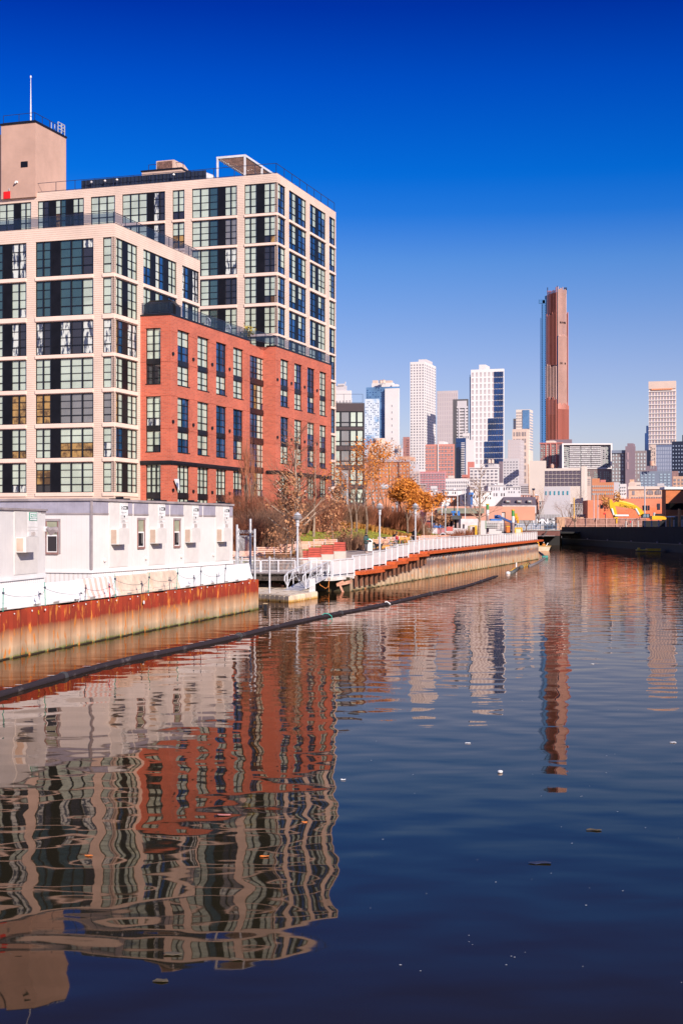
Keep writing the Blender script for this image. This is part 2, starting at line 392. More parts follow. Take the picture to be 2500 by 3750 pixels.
def grid_wall(mb, f, holes, a0, a1, z0, z1, rev=.3, mfun=None):
    """one wall surface with openings (a0,a1,z0,z1) and their reveals"""
    A = sorted({a0, a1, *[h[0] for h in holes if a0 < h[0] < a1], *[h[1] for h in holes if a0 < h[1] < a1]})
    Z = sorted({z0, z1, *[h[2] for h in holes], *[h[3] for h in holes]}); Z = [z for z in Z if z0 <= z <= z1]
    def hole(am, zm): return any(h[0] < am < h[1] and h[2] < zm < h[3] for h in holes)
    for i in range(len(A)-1):
        for j in range(len(Z)-1):
            am = (A[i]+A[i+1])/2; zm = (Z[j]+Z[j+1])/2
            if not hole(am, zm):
                f.quad(mb, A[i], A[i+1], Z[j], Z[j+1], 0, mfun(am, zm) if mfun else 0)
    P = f.P
    for (h0, h1, q0, q1) in holes:
        m = mfun(h0-.01, (q0+q1)/2) if mfun else 0
        mb.face([P(h0,q0,0), P(h0,q0,rev), P(h0,q1,rev), P(h0,q1,0)], m)
        mb.face([P(h1,q0,rev), P(h1,q0,0), P(h1,q1,0), P(h1,q1,rev)], m)
        mb.face([P(h0,q0,0), P(h1,q0,0), P(h1,q0,rev), P(h0,q0,rev)], m)
        mb.face([P(h0,q1,rev), P(h1,q1,rev), P(h1,q1,0), P(h0,q1,0)], m)
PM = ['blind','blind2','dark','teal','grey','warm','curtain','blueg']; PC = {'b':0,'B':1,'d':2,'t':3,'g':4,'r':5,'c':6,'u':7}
def window(root, f, a0, a1, z0, z1, segs, rec=.12, sash=.27, mid=(.51,.755), fr=.058, name='window'):
    """segs: list of (kind, width share); kind k = solid black panel, else a code of pane states from the top down"""
    fb = MB(); pb = MB(); pbs = []; tot = sum(w_ for _, w_ in segs); a = a0; H = z1-z0
    f.box(fb, a0, a1, z0, z0+fr, rec-.03, rec+.10, 0); f.box(fb, a0, a1, z1-fr, z1, rec-.03, rec+.10, 0)
    for k, w_ in segs:
        b = a+(a1-a0)*w_/tot
        if k == 'k':
            f.box(fb, a, b, z0+fr, z1-fr, rec-.02, rec+.08, 1)
        else:
            f.box(fb, a, a+fr, z0+fr, z1-fr, rec-.03, rec+.10, 0); f.box(fb, b-fr, b, z0+fr, z1-fr, rec-.03, rec+.10, 0)
            zs_ = z0+H*sash
            f.box(fb, a+fr, b-fr, zs_-fr*.6, zs_+fr*.6, rec-.02, rec+.09, 0)
            for mm in mid: f.box(fb, a+fr, b-fr, z0+H*mm-.022, z0+H*mm+.022, rec, rec+.09, 0)
            # panes: rows from the top
            edges = [z1-fr] + [z0+H*mm for mm in sorted(mid, reverse=True)] + [zs_, z0+fr]
            st = k if len(k) > 1 else k*len(edges)
            if f.k == 'R': st = st.replace('d', 'u').replace('t', 'u').replace('g', 'u')  # right faces: darker panes take the painted sky blue
            for i in range(len(edges)-1):
                f.quad(pb, a+fr, b-fr, edges[i+1], edges[i], rec+.06, PC[st[min(i, len(st)-1)]])
            pbs.append(pb); pb = MB()
        a = b
    w_o = fb.build(name, [M['black'], M['blackpanel']], root)
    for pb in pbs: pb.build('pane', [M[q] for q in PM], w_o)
    return w_o
def pick(r_):
    x = r_.random()
    return ('b' if x < .40 else 'bbbd' if x < .52 else 'B' if x < .58 else 'bbdd' if x < .66 else 't' if x < .77 else 'd' if x < .83 else 'g' if x < .89 else 'c' if x < .95 else 'bbrr')
def segs_from(px, f, spec, r_, fix=None):
    """spec: list of (kind, px0, px1): kind 'k' or number of panes"""
    out_ = []
    for q, (k, p0, p1) in enumerate(spec):
        w_ = f.a(p1)-f.a(p0)
        if k == 'k': out_.append(('k', w_))
        else:
            st = fix[q] if fix and fix[q] else pick(r_)
            for i in range(k):
                s1 = st if not isinstance(st, (list, tuple)) else st[i]
                if r_.random() < .12 and not fix: s1 = pick(r_)
                out_.append((s1, w_/k))
    return out_
def roof_rail(root, pts, h=1.05, panel=True, sp=2.2, name='roof_railing', gm=None):
    fb = MB(); gb = MB()
    for i in range(len(pts)-1):
        a = Vector(pts[i]); b = Vector(pts[i+1]); n_ = max(1, round((b-a).length/sp)); u = Vector((0,0,h))
        fb.bar(a+u, b+u, .05, .05); fb.bar(a+Vector((0,0,.12)), b+Vector((0,0,.12)), .05, .05)
        for k in range(n_+1):
            p = a.lerp(b, k/n_); fb.bar(p, p+u, .05)
        if panel:
            z_ = Vector((0,0,.2)); gb.face([a+z_, b+z_, b+u*.93, a+u*.93])
    r_ = fb.build(name, M['rail'], root)
    if gb.f: gb.build('glass_panel', M['railglass_t'], r_)
    return r_
g_ = bpy.data.materials.new('clear_rail_glass'); g_.use_nodes = True; tt = g_.node_tree
for q in list(tt.nodes): tt.nodes.remove(q)
o_ = tt.nodes.new('ShaderNodeOutputMaterial'); mxs = tt.nodes.new('ShaderNodeMixShader'); tr = tt.nodes.new('ShaderNodeBsdfTransparent'); pb_ = tt.nodes.new('ShaderNodeBsdfPrincipled')
tr.inputs[0].default_value = (.55,.6,.72,1); pb_.inputs['Base Color'].default_value = (.03,.05,.09,1); pb_.inputs['Roughness'].default_value = .04
mxs.inputs[0].default_value = .35; tt.links.new(tr.outputs[0], mxs.inputs[1]); tt.links.new(pb_.outputs[0], mxs.inputs[2]); tt.links.new(mxs.outputs[0], o_.inputs[0]); M['railglass_t'] = g_

# ------------------------------------------------------------------ near cream apartment wing
def siding_fun(holes_z):
    """cream band material between stacked openings, siding elsewhere"""
    return lambda a, z: 0
def make_cream(name, label, X0, Y0, depth_px, rowsy, cols_f, cols_r, topy, left_px, base_z, fixes=None, seed=1):
    b = Bld(X0, Y0); root = thing(name, label, 'apartment building', (X0, Y0, 0), TH)
    f = Face(b, 'F', 0); r = Face(b, 'R', 0); A0 = f.a(left_px); A1 = r.a(depth_px)
    zt = f.z(topy, 0); rz_ = random.Random(seed)
    rows = [(f.z(y1, 0), f.z(y0, 0)) for y0, y1 in rowsy]
    holesF, holesR = [], []; wins = []
    def add_cols(face, cols, holes, corner):
        for ci, (p0, p1, spec) in enumerate(cols):
            a0 = face.a(p0); a1 = face.a(p1)
            if corner and p0 == 'c': a0 = 0
            for ri, (z0, z1) in enumerate(rows):
                holes.append((a0, a1, z0, z1)); wins.append((face, ci, ri, a0, a1, z0, z1, spec))
    add_cols(f, cols_f, holesF, False); add_cols(r, cols_r, holesR, False)
    wall = MB()
    # the band between rows is plain board, the piers are clapboard
    fullF = [(h[0], h[1]) for h in holesF]; fullR = [(h[0], h[1]) for h in holesR]
    def mf(full):
        def g(a, z):
            if z > rows[0][1] or z < rows[-1][0]: return 0
            return 1 if any(x0 < a < x1 for x0, x1 in full) else 0
        return g
    grid_wall(wall, f, holesF, A0, 0, base_z, zt, .3, mf(fullF)); grid_wall(wall, r, holesR, 0, A1, base_z, zt, .3, mf(fullR))
    # back, left and roof
    wall.face([(A0,0,zt-.6),(0,0,zt-.6),(0,A1,zt-.6),(A0,A1,zt-.6)], 2)
    wall.face([(0,A1,base_z),(A0,A1,base_z),(A0,A1,zt),(0,A1,zt)]); wall.face([(A0,A1,base_z),(A0,0,base_z),(A0,0,zt),(A0,A1,zt)])
    # parapet inner faces
    wall.face([(A0,.35,zt),(0-.35,.35,zt),(-.35,.35,zt-.6),(A0,.35,zt-.6)]); wall.face([(-.35,.35,zt),(-.35,A1,zt),(-.35,A1,zt-.6),(-.35,.35,zt-.6)])
    wall.face([(A0,0,zt),(0,0,zt),(-.35,.35,zt),(A0,.35,zt)], 1); wall.face([(0,0,zt),(0,A1,zt),(-.35,A1,zt),(-.35,.35,zt)], 1)
    wall.build('wall', [M['siding'], M['band'], M['darkc']], root)
    # projecting string courses
    for i, (z0, z1) in enumerate(rows):
        mb_ = MB(); zz = z0; h_ = (rows[i][0]-rows[i+1][1]) if i+1 < len(rows) else .4
        for (x0, x1) in sorted(set(fullF)): f.box(mb_, x0+.01, x1-.01, zz-h_*.85, zz-.05, -.09, -.003)
        for (x0, x1) in sorted(set(fullR)): r.box(mb_, x0+.01, x1-.01, zz-h_*.85, zz-.05, -.09, -.003)
        mb_.build('floor_band', M['band'], root)
    for (face, ci, ri, a0, a1, z0, z1, spec) in wins:
        key = ('F' if face is f else 'R', ci, ri)
        segs = segs_from(None, face, spec, rz_, (fixes or {}).get(key))
        window(root, face, a0, a1, z0, z1, segs)
    return b, root, f, r, A0, A1, zt
near_rows = [(866.5,998),(1014,1147),(1167,1290),(1305,1419),(1436,1546),(1564,1674),(1691,1802)]
cf = [(-95,-20,[(2,-95,-62),('k',-62,-45),(2,-45,-20)]),
      (-8,98,[(1,-8,11),('k',11,42),(2,42,98)]),
      (131,343,[(2,131,186),('k',186,219),(3,219,343)]),
      (377,420.3,[(1,377,414),('k',414,420.3)])]
crr = [(421,505,[(2,421.5,454),('k',454,471.5),(2,471.5,505)]),
      (526,648,[(2,526,557),('k',557,573),(2,573,604),('k',604,620),(2,620,648)]),
      (668,730,[(2,668,695),('k',695,708),(2,708,730)])]
fx = {}
def S(*a): return list(a)
# states read from the photograph, column by column
fx['F',2,0] = S('t', None, ('t','t','cddd')); fx['F',2,1] = S('t', None, ('t','t','b')); fx['F',2,2] = S(('c','d'), None, ('c','d','c'))
fx['F',2,3] = S('b', None, 'b'); fx['F',2,4] = S(('r','r'), None, 'g'); fx['F',2,5] = S('b', None, 'bbrr'); fx['F',2,6] = S('brrd', None, 'bbbb')
fx['F',1,0] = S('t', None, 'c'); fx['F',1,1] = S('t', None, ('b','bbbc')); fx['F',1,2] = S('b', None, ('c','d')); fx['F',1,3] = S('b', None, 'b')
fx['F',1,4] = S('b', None, 'r'); fx['F',1,5] = S('b', None, ('bbbr','bbbr')); fx['F',1,6] = S('b', None, 'bbbc')
for i, q in enumerate(('b','b','c','b','g','bbcc','bbbb')): fx['F',3,i] = S(q, None)
for i, q in enumerate((('b','b'),('b','b'),('r','d'),('b','b'),('r','b'),('d','d'),('b','b'))): fx['R',0,i] = S(q, None, 'b' if i != 2 else 'c')
bN, nearB, nF, nR, nA0, nA1, nzt = make_cream('apartment_building', 'cream clapboard apartment wing with black framed windows, nearest and behind the white trailers',
    -20.08, 126.0, 733, near_rows, cf, crr, 817, -120, 1.5, fx, 3)
roof_rail(nearB, [(nA0, .2, nzt), (-.2, .2, nzt), (-.2, nA1, nzt)])

# ------------------------------------------------------------------ tall cream block behind
tall_rows = [(667,777),(788,886),(897,995.5),(1009,1107),(1120,1220.5),(1230,1328),(1339,1437),(1448,1546),(1557,1655),(1666,1764)]
tf_all = [(-60,-12,[(2,-60,-12)]),(-3,115,[(2,-3,52),('k',52,75),(2,75,115)]),(139,308,[(2,139,179),('k',179,203),(2,203,242),('k',242,267),(2,267,308)]),
    (333,422,[(3,333,422)]),(448,605,[(3,448,539),('k',539,562),(2,562,605)]),(632,676,[(2,632,676)]),
    (703,868,[(3,703,798),('k',798,823),(2,823,868)]),(895,1014,[(2,895,939),('k',939,966),(2,966,1011),('k',1011,1014)])]
tr_all = [(1016.5,1045,[(2,1016.5,1045)]),(1058.5,1121.5,[(2,1058.5,1086),('k',1086,1095),(2,1095,1121.5)]),
    (1134.5,1192.5,[(2,1134.5,1159),('k',1159,1168),(2,1168,1192.5)]),(1205.5,1227.5,[(2,1205.5,1227.5)])]
def make_tall():
    b = Bld(-7.08, 157.0); root = thing('apartment_building', 'tallest cream clapboard apartment block with rooftop pergola, rising behind the red brick wing', 'apartment building', (-7.08, 157, 0), TH)
    f = Face(b, 'F', 0); r = Face(b, 'R', 0); zt = f.z(634, 0); A0 = f.a(-70); A1 = r.a(1229.5)
    rows = [(f.z(y1, 0), f.z(y0, 0)) for y0, y1 in tall_rows]; rz_ = random.Random(11)
    # only openings that stand clear of the lower wings are cut
    holesF = []; holesR = []; wins = []
    for ci, (p0, p1, spec) in enumerate(tf_all):
        a0, a1 = f.a(p0), f.a(p1)
        for ri, (z0, z1) in enumerate(rows):
            lim = (1 if ci < 4 else 2 if ci < 6 else 5 if ci == 6 else 7)
            if ri < lim: holesF.append((a0, a1, z0, z1)); wins.append((f, ci, ri, a0, a1, z0, z1, spec))
    for ci, (p0, p1, spec) in enumerate(tr_all):
        a0, a1 = r.a(p0), r.a(p1)
        for ri, (z0, z1) in enumerate(rows):
            lim = (6, 7, 7, 10)[ci]
            if ri < lim: holesR.append((a0, a1, z0, z1)); wins.append((r, ci, ri, a0, a1, z0, z1, spec))
    wall = MB()
    fullF = sorted({(h[0], h[1]) for h in holesF}); fullR = sorted({(h[0], h[1]) for h in holesR})
    def mf(full):
        return lambda a, z: 0 if (z > rows[0][1]) else (1 if any(x0 < a < x1 for x0, x1 in full) else 0)
    grid_wall(wall, f, holesF, A0, 0, 2.5, zt, .3, mf(fullF)); grid_wall(wall, r, holesR, 0, A1, 2.5, zt, .3, mf(fullR))
    wall.face([(A0,0,zt-.5),(0,0,zt-.5),(0,A1,zt-.5),(A0,A1,zt-.5)], 2)
    wall.face([(0,A1,2.5),(A0,A1,2.5),(A0,A1,zt),(0,A1,zt)]); wall.face([(A0,A1,2.5),(A0,0,2.5),(A0,0,zt),(A0,A1,zt)])
    wall.face([(A0,0,zt),(0,0,zt),(-.35,.35,zt),(A0,.35,zt)], 1); wall.face([(0,0,zt),(0,A1,zt),(-.35,A1,zt),(-.35,.35,zt)], 1)
    wall.face([(A0,.35,zt),(-.35,.35,zt),(-.35,.35,zt-.5),(A0,.35,zt-.5)]); wall.face([(-.35,.35,zt),(-.35,A1,zt),(-.35,A1,zt-.5),(-.35,.35,zt-.5)])
    wall.build('wall', [M['siding'], M['band'], M['darkc']], root)
    for i in range(len(rows)-1):
        mb_ = MB(); h_ = rows[i][0]-rows[i+1][1]
        for (x0, x1) in fullF:
            if any(h[0] == x0 and h[2] == rows[i][0] for h in holesF): f.box(mb_, x0+.01, x1-.01, rows[i][0]-h_*.88, rows[i][0]-.04, -.10, -.003)
        for (x0, x1) in fullR:
            if any(h[0] == x0 and h[2] == rows[i][0] for h in holesR): r.box(mb_, x0+.01, x1-.01, rows[i][0]-h_*.88, rows[i][0]-.04, -.10, -.003)
        if mb_.f: mb_.build('floor_band', M['band'], root)
    for (face, ci, ri, a0, a1, z0, z1, spec) in wins:
        fixs = None
        if face is f and ci == 6: fixs = [('b','b','t'), None, pick(rz_)]
        if face is f and ci == 7: fixs = [('b','b'), None, ('d','d') if ri == 2 else ('bbbd','bbbr') if ri in (1, 3) else 'b', None]
        if face is f and ci in (3, 4): fixs = [('b','b','b')] + ([None, ('c','d')] if ci == 4 else [])
        if face is r:
            fixs = [('b','b') if k2 != 'k' else None for (k2, _, _) in spec]
            for q in range(len(fixs)):
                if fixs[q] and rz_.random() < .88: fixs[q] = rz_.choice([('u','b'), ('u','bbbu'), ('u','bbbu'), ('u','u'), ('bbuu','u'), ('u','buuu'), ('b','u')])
        window(root, face, a0, a1, z0, z1, segs_from(None, face, spec, rz_, fixs))
    roof_rail(root, [(A0, .2, zt), (-.2, .2, zt), (-.2, A1, zt)], 1.15, panel=False, sp=2.5)
    return b, root, f, r, A0, A1, zt
bT, tallB, tF, tR, tA0, tA1, tzt = make_tall()

# things on the tall roof (in world space, aligned with the grid)
def roofbox(mb, b, px0, pxc, px1, Yc, zb, zt, m=0):
    """box whose front face spans px0..pxc and right face pxc..px1, corner at distance Yc"""
    X = (pxc-HX)/F*Yc; bb = Bld(X, Yc); f = Face(bb, 'F', 0); r = Face(bb, 'R', 0)
    a0 = f.a(px0); a1 = r.a(px1); return bb, f, r, a0, a1
zr = tzt-.5
def stair_tower():
    Yc = 166; X = (131-HX)/F*Yc; bb = Bld(X, Yc); f = Face(bb, 'F', 0); r = Face(bb, 'R', 0); a0 = f.a(5); a1 = r.a(243); zt = EYE+(HY-448)/F*Yc
    root = thing('stair_bulkhead', 'tall tan stucco stair tower with a red door on the roof of the tallest block', 'roof tower', (X, Yc, zr), TH)
    mb_ = MB(); H = zt-zr; mb_.box(a0, 0, 0, a1, 0, H); mb_.box(a0-1.6, a0-.003, .5, a1, 0, H-.9); mb_.build('wall', M['stucco'], root)
    mb_ = MB(); mb_.box(a0-.1, .1, -.1, a1+.1, H+.002, H+.22); mb_.build('coping', M['black'], root)
    def A(px): return f.a(px)
    def Z(py): return EYE+(HY-py)/F*Yc-zr
    mb_ = MB(); f.box(mb_, A(78), A(103), Z(609), Z(588), -.04, .1)
    for i in range(5): z_ = Z(609)+.12+i*.13; f.box(mb_, A(79), A(102), z_, z_+.03, -.08, -.041)
    mb_.build('vent', M['black'], root)
    mb_ = MB(); f.box(mb_, A(15), A(39), 0.02, Z(693), -.06, .1); d_ = mb_.build('door', M['red'], root)
    mb_ = MB(); f.box(mb_, A(35), A(37), .9, 1.2, -.12, -.06); mb_.build('handle', M['galv'], d_)
    mb_ = MB(); f.box(mb_, A(62), A(67), Z(665), Z(658), -.3, 0); f.box(mb_, A(60), A(63), Z(668), Z(662), -.35, -.2); mb_.build('wall_lamp', M['white'], root)
    roof_rail(root, [(a0+.2, .2, H+.2), (-.2, .2, H+.2), (-.2, a1-.2, H+.2)], 1.0, False, 1.8)
    # ladder cage at the far corner
    mb_ = MB()
    for q in (0, .8, 1.6): mb_.bar((-.2, a1-q, H+.2), (-.2, a1-q, H+1.6), .08); mb_.bar((-1.1, a1-q, H+.2), (-1.1, a1-q, H+1.6), .08)
    for z_ in (.8, 1.2, 1.6): mb_.bar((-.2, a1, H+z_), (-.2, a1-1.6, H+z_), .07); mb_.bar((-1.1, a1, H+z_), (-.2, a1, H+z_), .07)
    mb_.build('ladder_cage', M['galv'], root)
    p = bb.l2w(f.a(104), .6); t_ = thing('antenna_mast', 'thin white antenna mast standing on top of the tan stair tower', 'antenna', (p[0], p[1], zt+.2))
    q = MB(); q.tube([(0,0,0),(0,0,2.0),(0,0,(448-282)/F*Yc)], [.11,.08,.03], 8); q.build('pole', M['galv'], t_)
    q = MB(); q.tube([(0,0,5.27),(0,0,5.5)], .09, 6); q.build('tip', M['white'], t_)
stair_tower()
def mech():
    Yc = 163; X = (664-HX)/F*Yc; bb = Bld(X, Yc); f = Face(bb, 'F', 0); r = Face(bb, 'R', 0)
    root = thing('elevator_bulkhead', 'low tan penthouse carrying vent hoods on the tallest roof', 'roof penthouse', (X, Yc, zr), TH)
    Z = lambda py: EYE+(HY-py)/F*Yc-zr
    mb_ = MB(); mb_.box(f.a(520), 0, 0, r.a(692), 0, Z(618)); mb_.build('wall', M['stucco2'], root)
    mb_ = MB(); mb_.box(f.a(520)-.1, .1, -.1, r.a(692)+.1, Z(618)+.002, Z(618)+.16); mb_.build('coping', M['black'], root)
    roof_rail(root, [(f.a(531), 1, Z(617)), (-.2, 1, Z(617))], 1.0, False, 1.6)
    # intake hood: wedge shaped box with a brown mesh mouth
    rr = thing('intake_hood', 'beige sheet metal intake hood with a brown mesh mouth on the low penthouse', 'vent hood', (X, Yc, zr+Z(618)+.16), TH)
    h0 = 0; h1 = Z(575)-Z(618)-.16; a0, a1 = f.a(566), f.a(631); d1 = 3.4
    mb_ = MB(); mb_.prism([(a0,.5,h0),(a0,.5,h1*.93),(a0,d1,h1*1.0),(a0,d1+1.5,h1*.6),(a0,d1+2.0,h0)], (a1-a0,0,0)); mb_.build('housing', M['stucco2'], rr)
    mb_ = MB(); mb_.box(a0+.2, a1-.2, .40, .48, h1*.1, h1*.82); mb_.build('mesh_screen', mat('rusty_mesh', (.20,.10,.08), .8, .3, 3), rr)
    mb_ = MB(); mb_.box(a1+.002, a1+.5, d1+.2, d1+1.2, h1*.2, h1*.5); mb_.build('side_vent', M['black'], rr)
    p = bb.l2w(1.7, 4.6); dd = thing('exhaust_duct', 'rounded silver exhaust duct beside the vent hood on the tallest roof', 'duct', (p[0], p[1], zr), TH)
    mb_ = MB(); mb_.tube([(0,0,0),(0,0,1.6),(-.25,0,2.1),(-.9,0,2.35),(-1.8,0,2.35)], [.8,.8,.82,.82,.82], 14); mb_.build('pipe', M['alu'], dd, True)
    mb_ = MB(); mb_.box(-1.2,-.9,-.9,.9,1.5,2.9); mb_.build('flange', M['stucco2'], dd)
    # corrugated screen wall along the roof edge
    s_ = thing('roof_screen', 'dark navy corrugated screen along the roof edge of the tallest block', 'screen wall', (-7.08, 157, zr), TH)
    mb_ = MB(); mb_.box(tF.a(285), tF.a(742), .9, 1.05, .1, 1.75); mb_.build('panel', M['screen'], s_)
    mb_ = MB()
    for px in range(300, 740, 26): mb_.box(tF.a(px), tF.a(px)+.12, .82, .9, .1, 1.7)
    mb_.build('posts', M['rail'], s_)
    for px in (297, 352, 400, 624): 
        q = world(px, 0, 158); l_ = thing('roof_lamp', 'small white globe lamp on the roof edge screen, %s' % {297:'leftmost, beside the roof planting', 352:'second from the roof planting', 400:'third from the roof planting', 624:'below the tan vent hood'}[px], 'lamp', (q.x, tF.Y(tF.a(px))+.2, tzt))
        mb_ = MB(); mb_.tube([(0,0,0),(0,0,.75)], .03, 5); mb_.build('stem', M['rail'], l_); mb_ = MB(); mb_.lathe((0,0,.75), [(.03,0),(.14,.08),(.14,.2),(.03,.28)], 8); mb_.build('globe', M['white'], l_)
mech()
def pergola():
    Yc = 160; X = (897-HX)/F*Yc; bb = Bld(X, Yc); f = Face(bb, 'F', 0); r = Face(bb, 'R', 0)
    root = thing('pergola', 'white framed pergola with brown slats on the corner of the tallest roof', 'pergola', (X, Yc, zr), TH)
    Z = lambda py: EYE+(HY-py)/F*Yc-zr
    a0 = f.a(797); a1 = 10.5; h_ = Z(570)
    m_ = MB()
    for (x, y) in ((a0,0),(0,0),(0,a1*.5),(0,a1),(a0,a1)):
        q = MB(); q.box(x-.09, x+.09, y-.09, y+.09, 0, h_-.12); q.build('post', M['whitem'], root)
    m_.bar((a0-.1,0,h_),(.1,0,h_), .2, .24); m_.bar((a0-.1,a1,h_),(.1,a1,h_), .2, .24); m_.bar((0,0.11,h_),(0,a1-.11,h_), .2, .24); m_.bar((a0,.11,h_),(a0,a1-.11,h_), .2, .24); m_.build('beam', M['whitem'], root)
    q = MB()
    for i in range(22):
        y = .4+i*(a1-.8)/21; q.box(a0+.15, -.15, y-.14, y+.14, h_-.06, h_)
    q.build('slats', mat('pergola_slats', (.42,.24,.19), .8, .2, 2), root)
    q = MB(); pts = [(a0+.2+(abs(a0)-.4)*k/12, .3+k*.6, h_-.25-.22*(k % 2)) for k in range(13)]; q.tube(pts, .015, 3)
    for p in pts: q.lathe((p[0],p[1],p[2]-.12), [(.02,0),(.07,.05),(.02,.12)], 5)
    q.build('string_lights', M['white'], root)
    # terrace furniture: a low planter wall
    mb_ = MB(); p = bb.l2w(-5, .4); t_ = thing('planter', 'white planter box under the pergola on the roof terrace', 'planter', (p[0],p[1],zr), TH); mb_.box(-.9,.9,-.3,.3,0,1.0); mb_.build('box', M['white'], t_); mb_ = MB(); mb_.box(-.8,.8,-.2,.2,1.0,1.02); mb_.build('soil', M['bark'], t_)
pergola()
# ------------------------------------------------------------------ red brick building, two stepped wings
def fz(py): return EYE+(HY-py)*.02495
def brick_wing(X0, Y0, pxl, pxr, label, colsF, colsR, bay=None, seed=5):
    b = Bld(X0, Y0); root = thing('brick_apartment_building', label, 'apartment building', (X0, Y0, 0), TH)
    f = Face(b, 'F', 0); r = Face(b, 'R', 0); A0 = f.a(pxl); A1 = r.a(pxr); zt = fz(1153); rz_ = random.Random(seed)
    grp = [(1198,1406,(1312,1330)),(1449,1655,(1558,1575)),(1699,1905,(1804,1823))]
    hF = [(f.a(p0), f.a(p1), fz(g[1]), fz(g[0])) for p0, p1 in colsF for g in grp]
    hR = [(r.a(p0), r.a(p1), fz(g[1]), fz(g[0])) for p0, p1 in colsR for g in grp]
    wall = MB(); grid_wall(wall, f, hF, A0, 0, 2.0, zt, .34); grid_wall(wall, r, hR, 0, A1, 2.0, zt, .34)
    dp = -16
    wall.face([(dp,A1,2),(dp,0,2),(dp,0,zt),(dp,A1,zt)]); wall.face([(0,A1,2),(dp,A1,2),(dp,A1,zt),(0,A1,zt)])
    if A0 > dp: wall.face([(dp,0,2),(A0,0,2),(A0,0,zt),(dp,0,zt)])
    wall.face([(dp,0,zt),(0,0,zt),(0,A1,zt),(dp,A1,zt)], 1)
    wall.build('wall', [M['brick'], M['darkc']], root)
    mb_ = MB()      # soldier course and coping
    f.box(mb_, A0-.05, .06, zt+.003, zt+.14, -.06, .3); r.box(mb_, .305, A1, zt+.003, zt+.14, -.06, .3); mb_.build('coping', M['black'], root)
    mb_ = MB(); z0, z1 = fz(1696), fz(1686)
    f.box(mb_, A0, .14, z0, z1, -.14, -.003); r.box(mb_, 0, A1, z0, z1, -.14, -.003); f.box(mb_, A0, .10, z0-.13, z0-.002, -.08, -.003); r.box(mb_, 0, A1, z0-.13, z0-.002, -.08, -.003); mb_.build('cornice', M['black'], root)
    mb_ = MB()      # thin relief joints at floor level
    for py in (1210, 1321, 1446, 1567):
        z_ = fz(py)
        for hh in (f, r):
            pts = sorted([(h[0], h[1]) for h in (hF if hh is f else hR)]); lo, hi = (A0, 0) if hh is f else (0, A1); cur = lo
            for (x0, x1) in sorted(set(pts)):
                if x0 > cur: hh.box(mb_, cur, x0, z_-.035, z_+.035, -.03, -.003)
                cur = x1
            if hi > cur: hh.box(mb_, cur, hi, z_-.035, z_+.035, -.03, -.003)
    mb_.build('brick_course', M['brick'], root)
    def unit(face, a0, a1, g, gi):
        tall = gi == 2; n_ = 3 if tall else 2
        zt_, zb_ = fz(g[0]), fz(g[1]); s1, s0 = fz(g[2][0]), fz(g[2][1])
        def st():
            if gi == 2: return rz_.choice(['b','b','bbbd','b'])
            return rz_.choice(['b','b','bbbd','bbdd','bddd','d','t','bbbd','bbbc','b','d'])
        a_ = st(); window(root, face, a0, a1, s1, zt_, [(a_, 1)]+[(a_ if rz_.random() < .7 else st(), 1)]*(n_-1), .2, mid=(.5,.76))
        a_ = st(); window(root, face, a0, a1, zb_, s0, [(a_, 1)]+[(a_ if rz_.random() < .7 else st(), 1)]*(n_-1), .2, sash=.33, mid=(.67,))
        q = MB(); face.box(q, a0+.005, a1-.005, s0+.003, s1-.003, .12, .3); q.build('spandrel', M['black'], root)
        q = MB(); face.box(q, a0+.02, a1-.02, zb_+.003, zb_+.08, -.05, .16); q.build('sill', M['black'], root)
    for p0, p1 in colsF:
        for gi, g in enumerate(grp): unit(f, f.a(p0), f.a(p1), g, gi)
    for p0, p1 in colsR:
        for gi, g in enumerate(grp): unit(r, r.a(p0), r.a(p1), g, gi)
    # round black wall vents beside each column
    for p0, p1 in colsR:
        for py in (1294, 1543, 1795):
            a = r.a(p0)-.85*1.3; z_ = fz(py); q = MB(); c = r.P(a, z_, -.05)
            q.tube([(c[0]-.05,c[1],c[2]),(c[0]+.08,c[1],c[2])], .17, 10); q.build('wall_vent', M['black'], root)
    return b, root, f, r, A0, A1, zt
b1, br1, b1F, b1R, b1A0, b1A1, b1z = brick_wing(-15.57, 129.95, 515, 915, 'red brick apartment wing left of the glazed bay, joined to the cream wing',
    [(534,589)], [(651,696),(724,766.5),(792,831),(854.5,892)], seed=5)
b2, br2, b2F, b2R, b2A0, b2A1, b2z = brick_wing(-7.04, 152.7, 977, 1212, 'red brick apartment wing right of the glazed bay, behind the bare tree',
    [], [(1027.7,1058.5),(1078,1107),(1125.5,1153),(1170.5,1196)], seed=9)
def bay():
    X0, Y0 = b1.l2w(-.35, b1A1); b = Bld(X0, Y0); root = thing('glazed_bay', 'tall glazed bay with black spandrels between the two red brick wings', 'window bay', (X0, Y0, 0), TH)
    r = Face(b, 'R', 0); A1 = r.a(979); r0 = random.Random(3); zt = fz(1153)-.15
    w_ = MB(); zs = [fz(y) for y in (1205, 1300, 1322, 1428, 1448, 1552, 1575, 1676, 1697, 1800, 1822, 1905)]
    hol = [(.05, A1-.12, zs[i+1], zs[i]) for i in range(0, 12, 2)]
    grid_wall(w_, r, hol, 0, A1, 2, zt, .3, lambda a, z: 0 if z > zs[0] else 1)
    w_.face([(-3,0,zt),(0,0,zt),(0,A1,zt),(-3,A1,zt)], 1)
    w_.build('wall', [M['brick'], M['black']], root)
    for h in hol:
        window(root, r, h[0], h[1], h[2], h[3], [('t',1.9),(r0.choice(['d','r','g']),.8),('b',1.1),(r0.choice(['b','bbbd']),.9),('g',.5)], .1, mid=(.5,.76))
bay()
roof_rail(br1, [(b1A0,.3,b1z+.14),(-.3,.3,b1z+.14),(-.3,b1A1,b1z+.14)], 1.1)
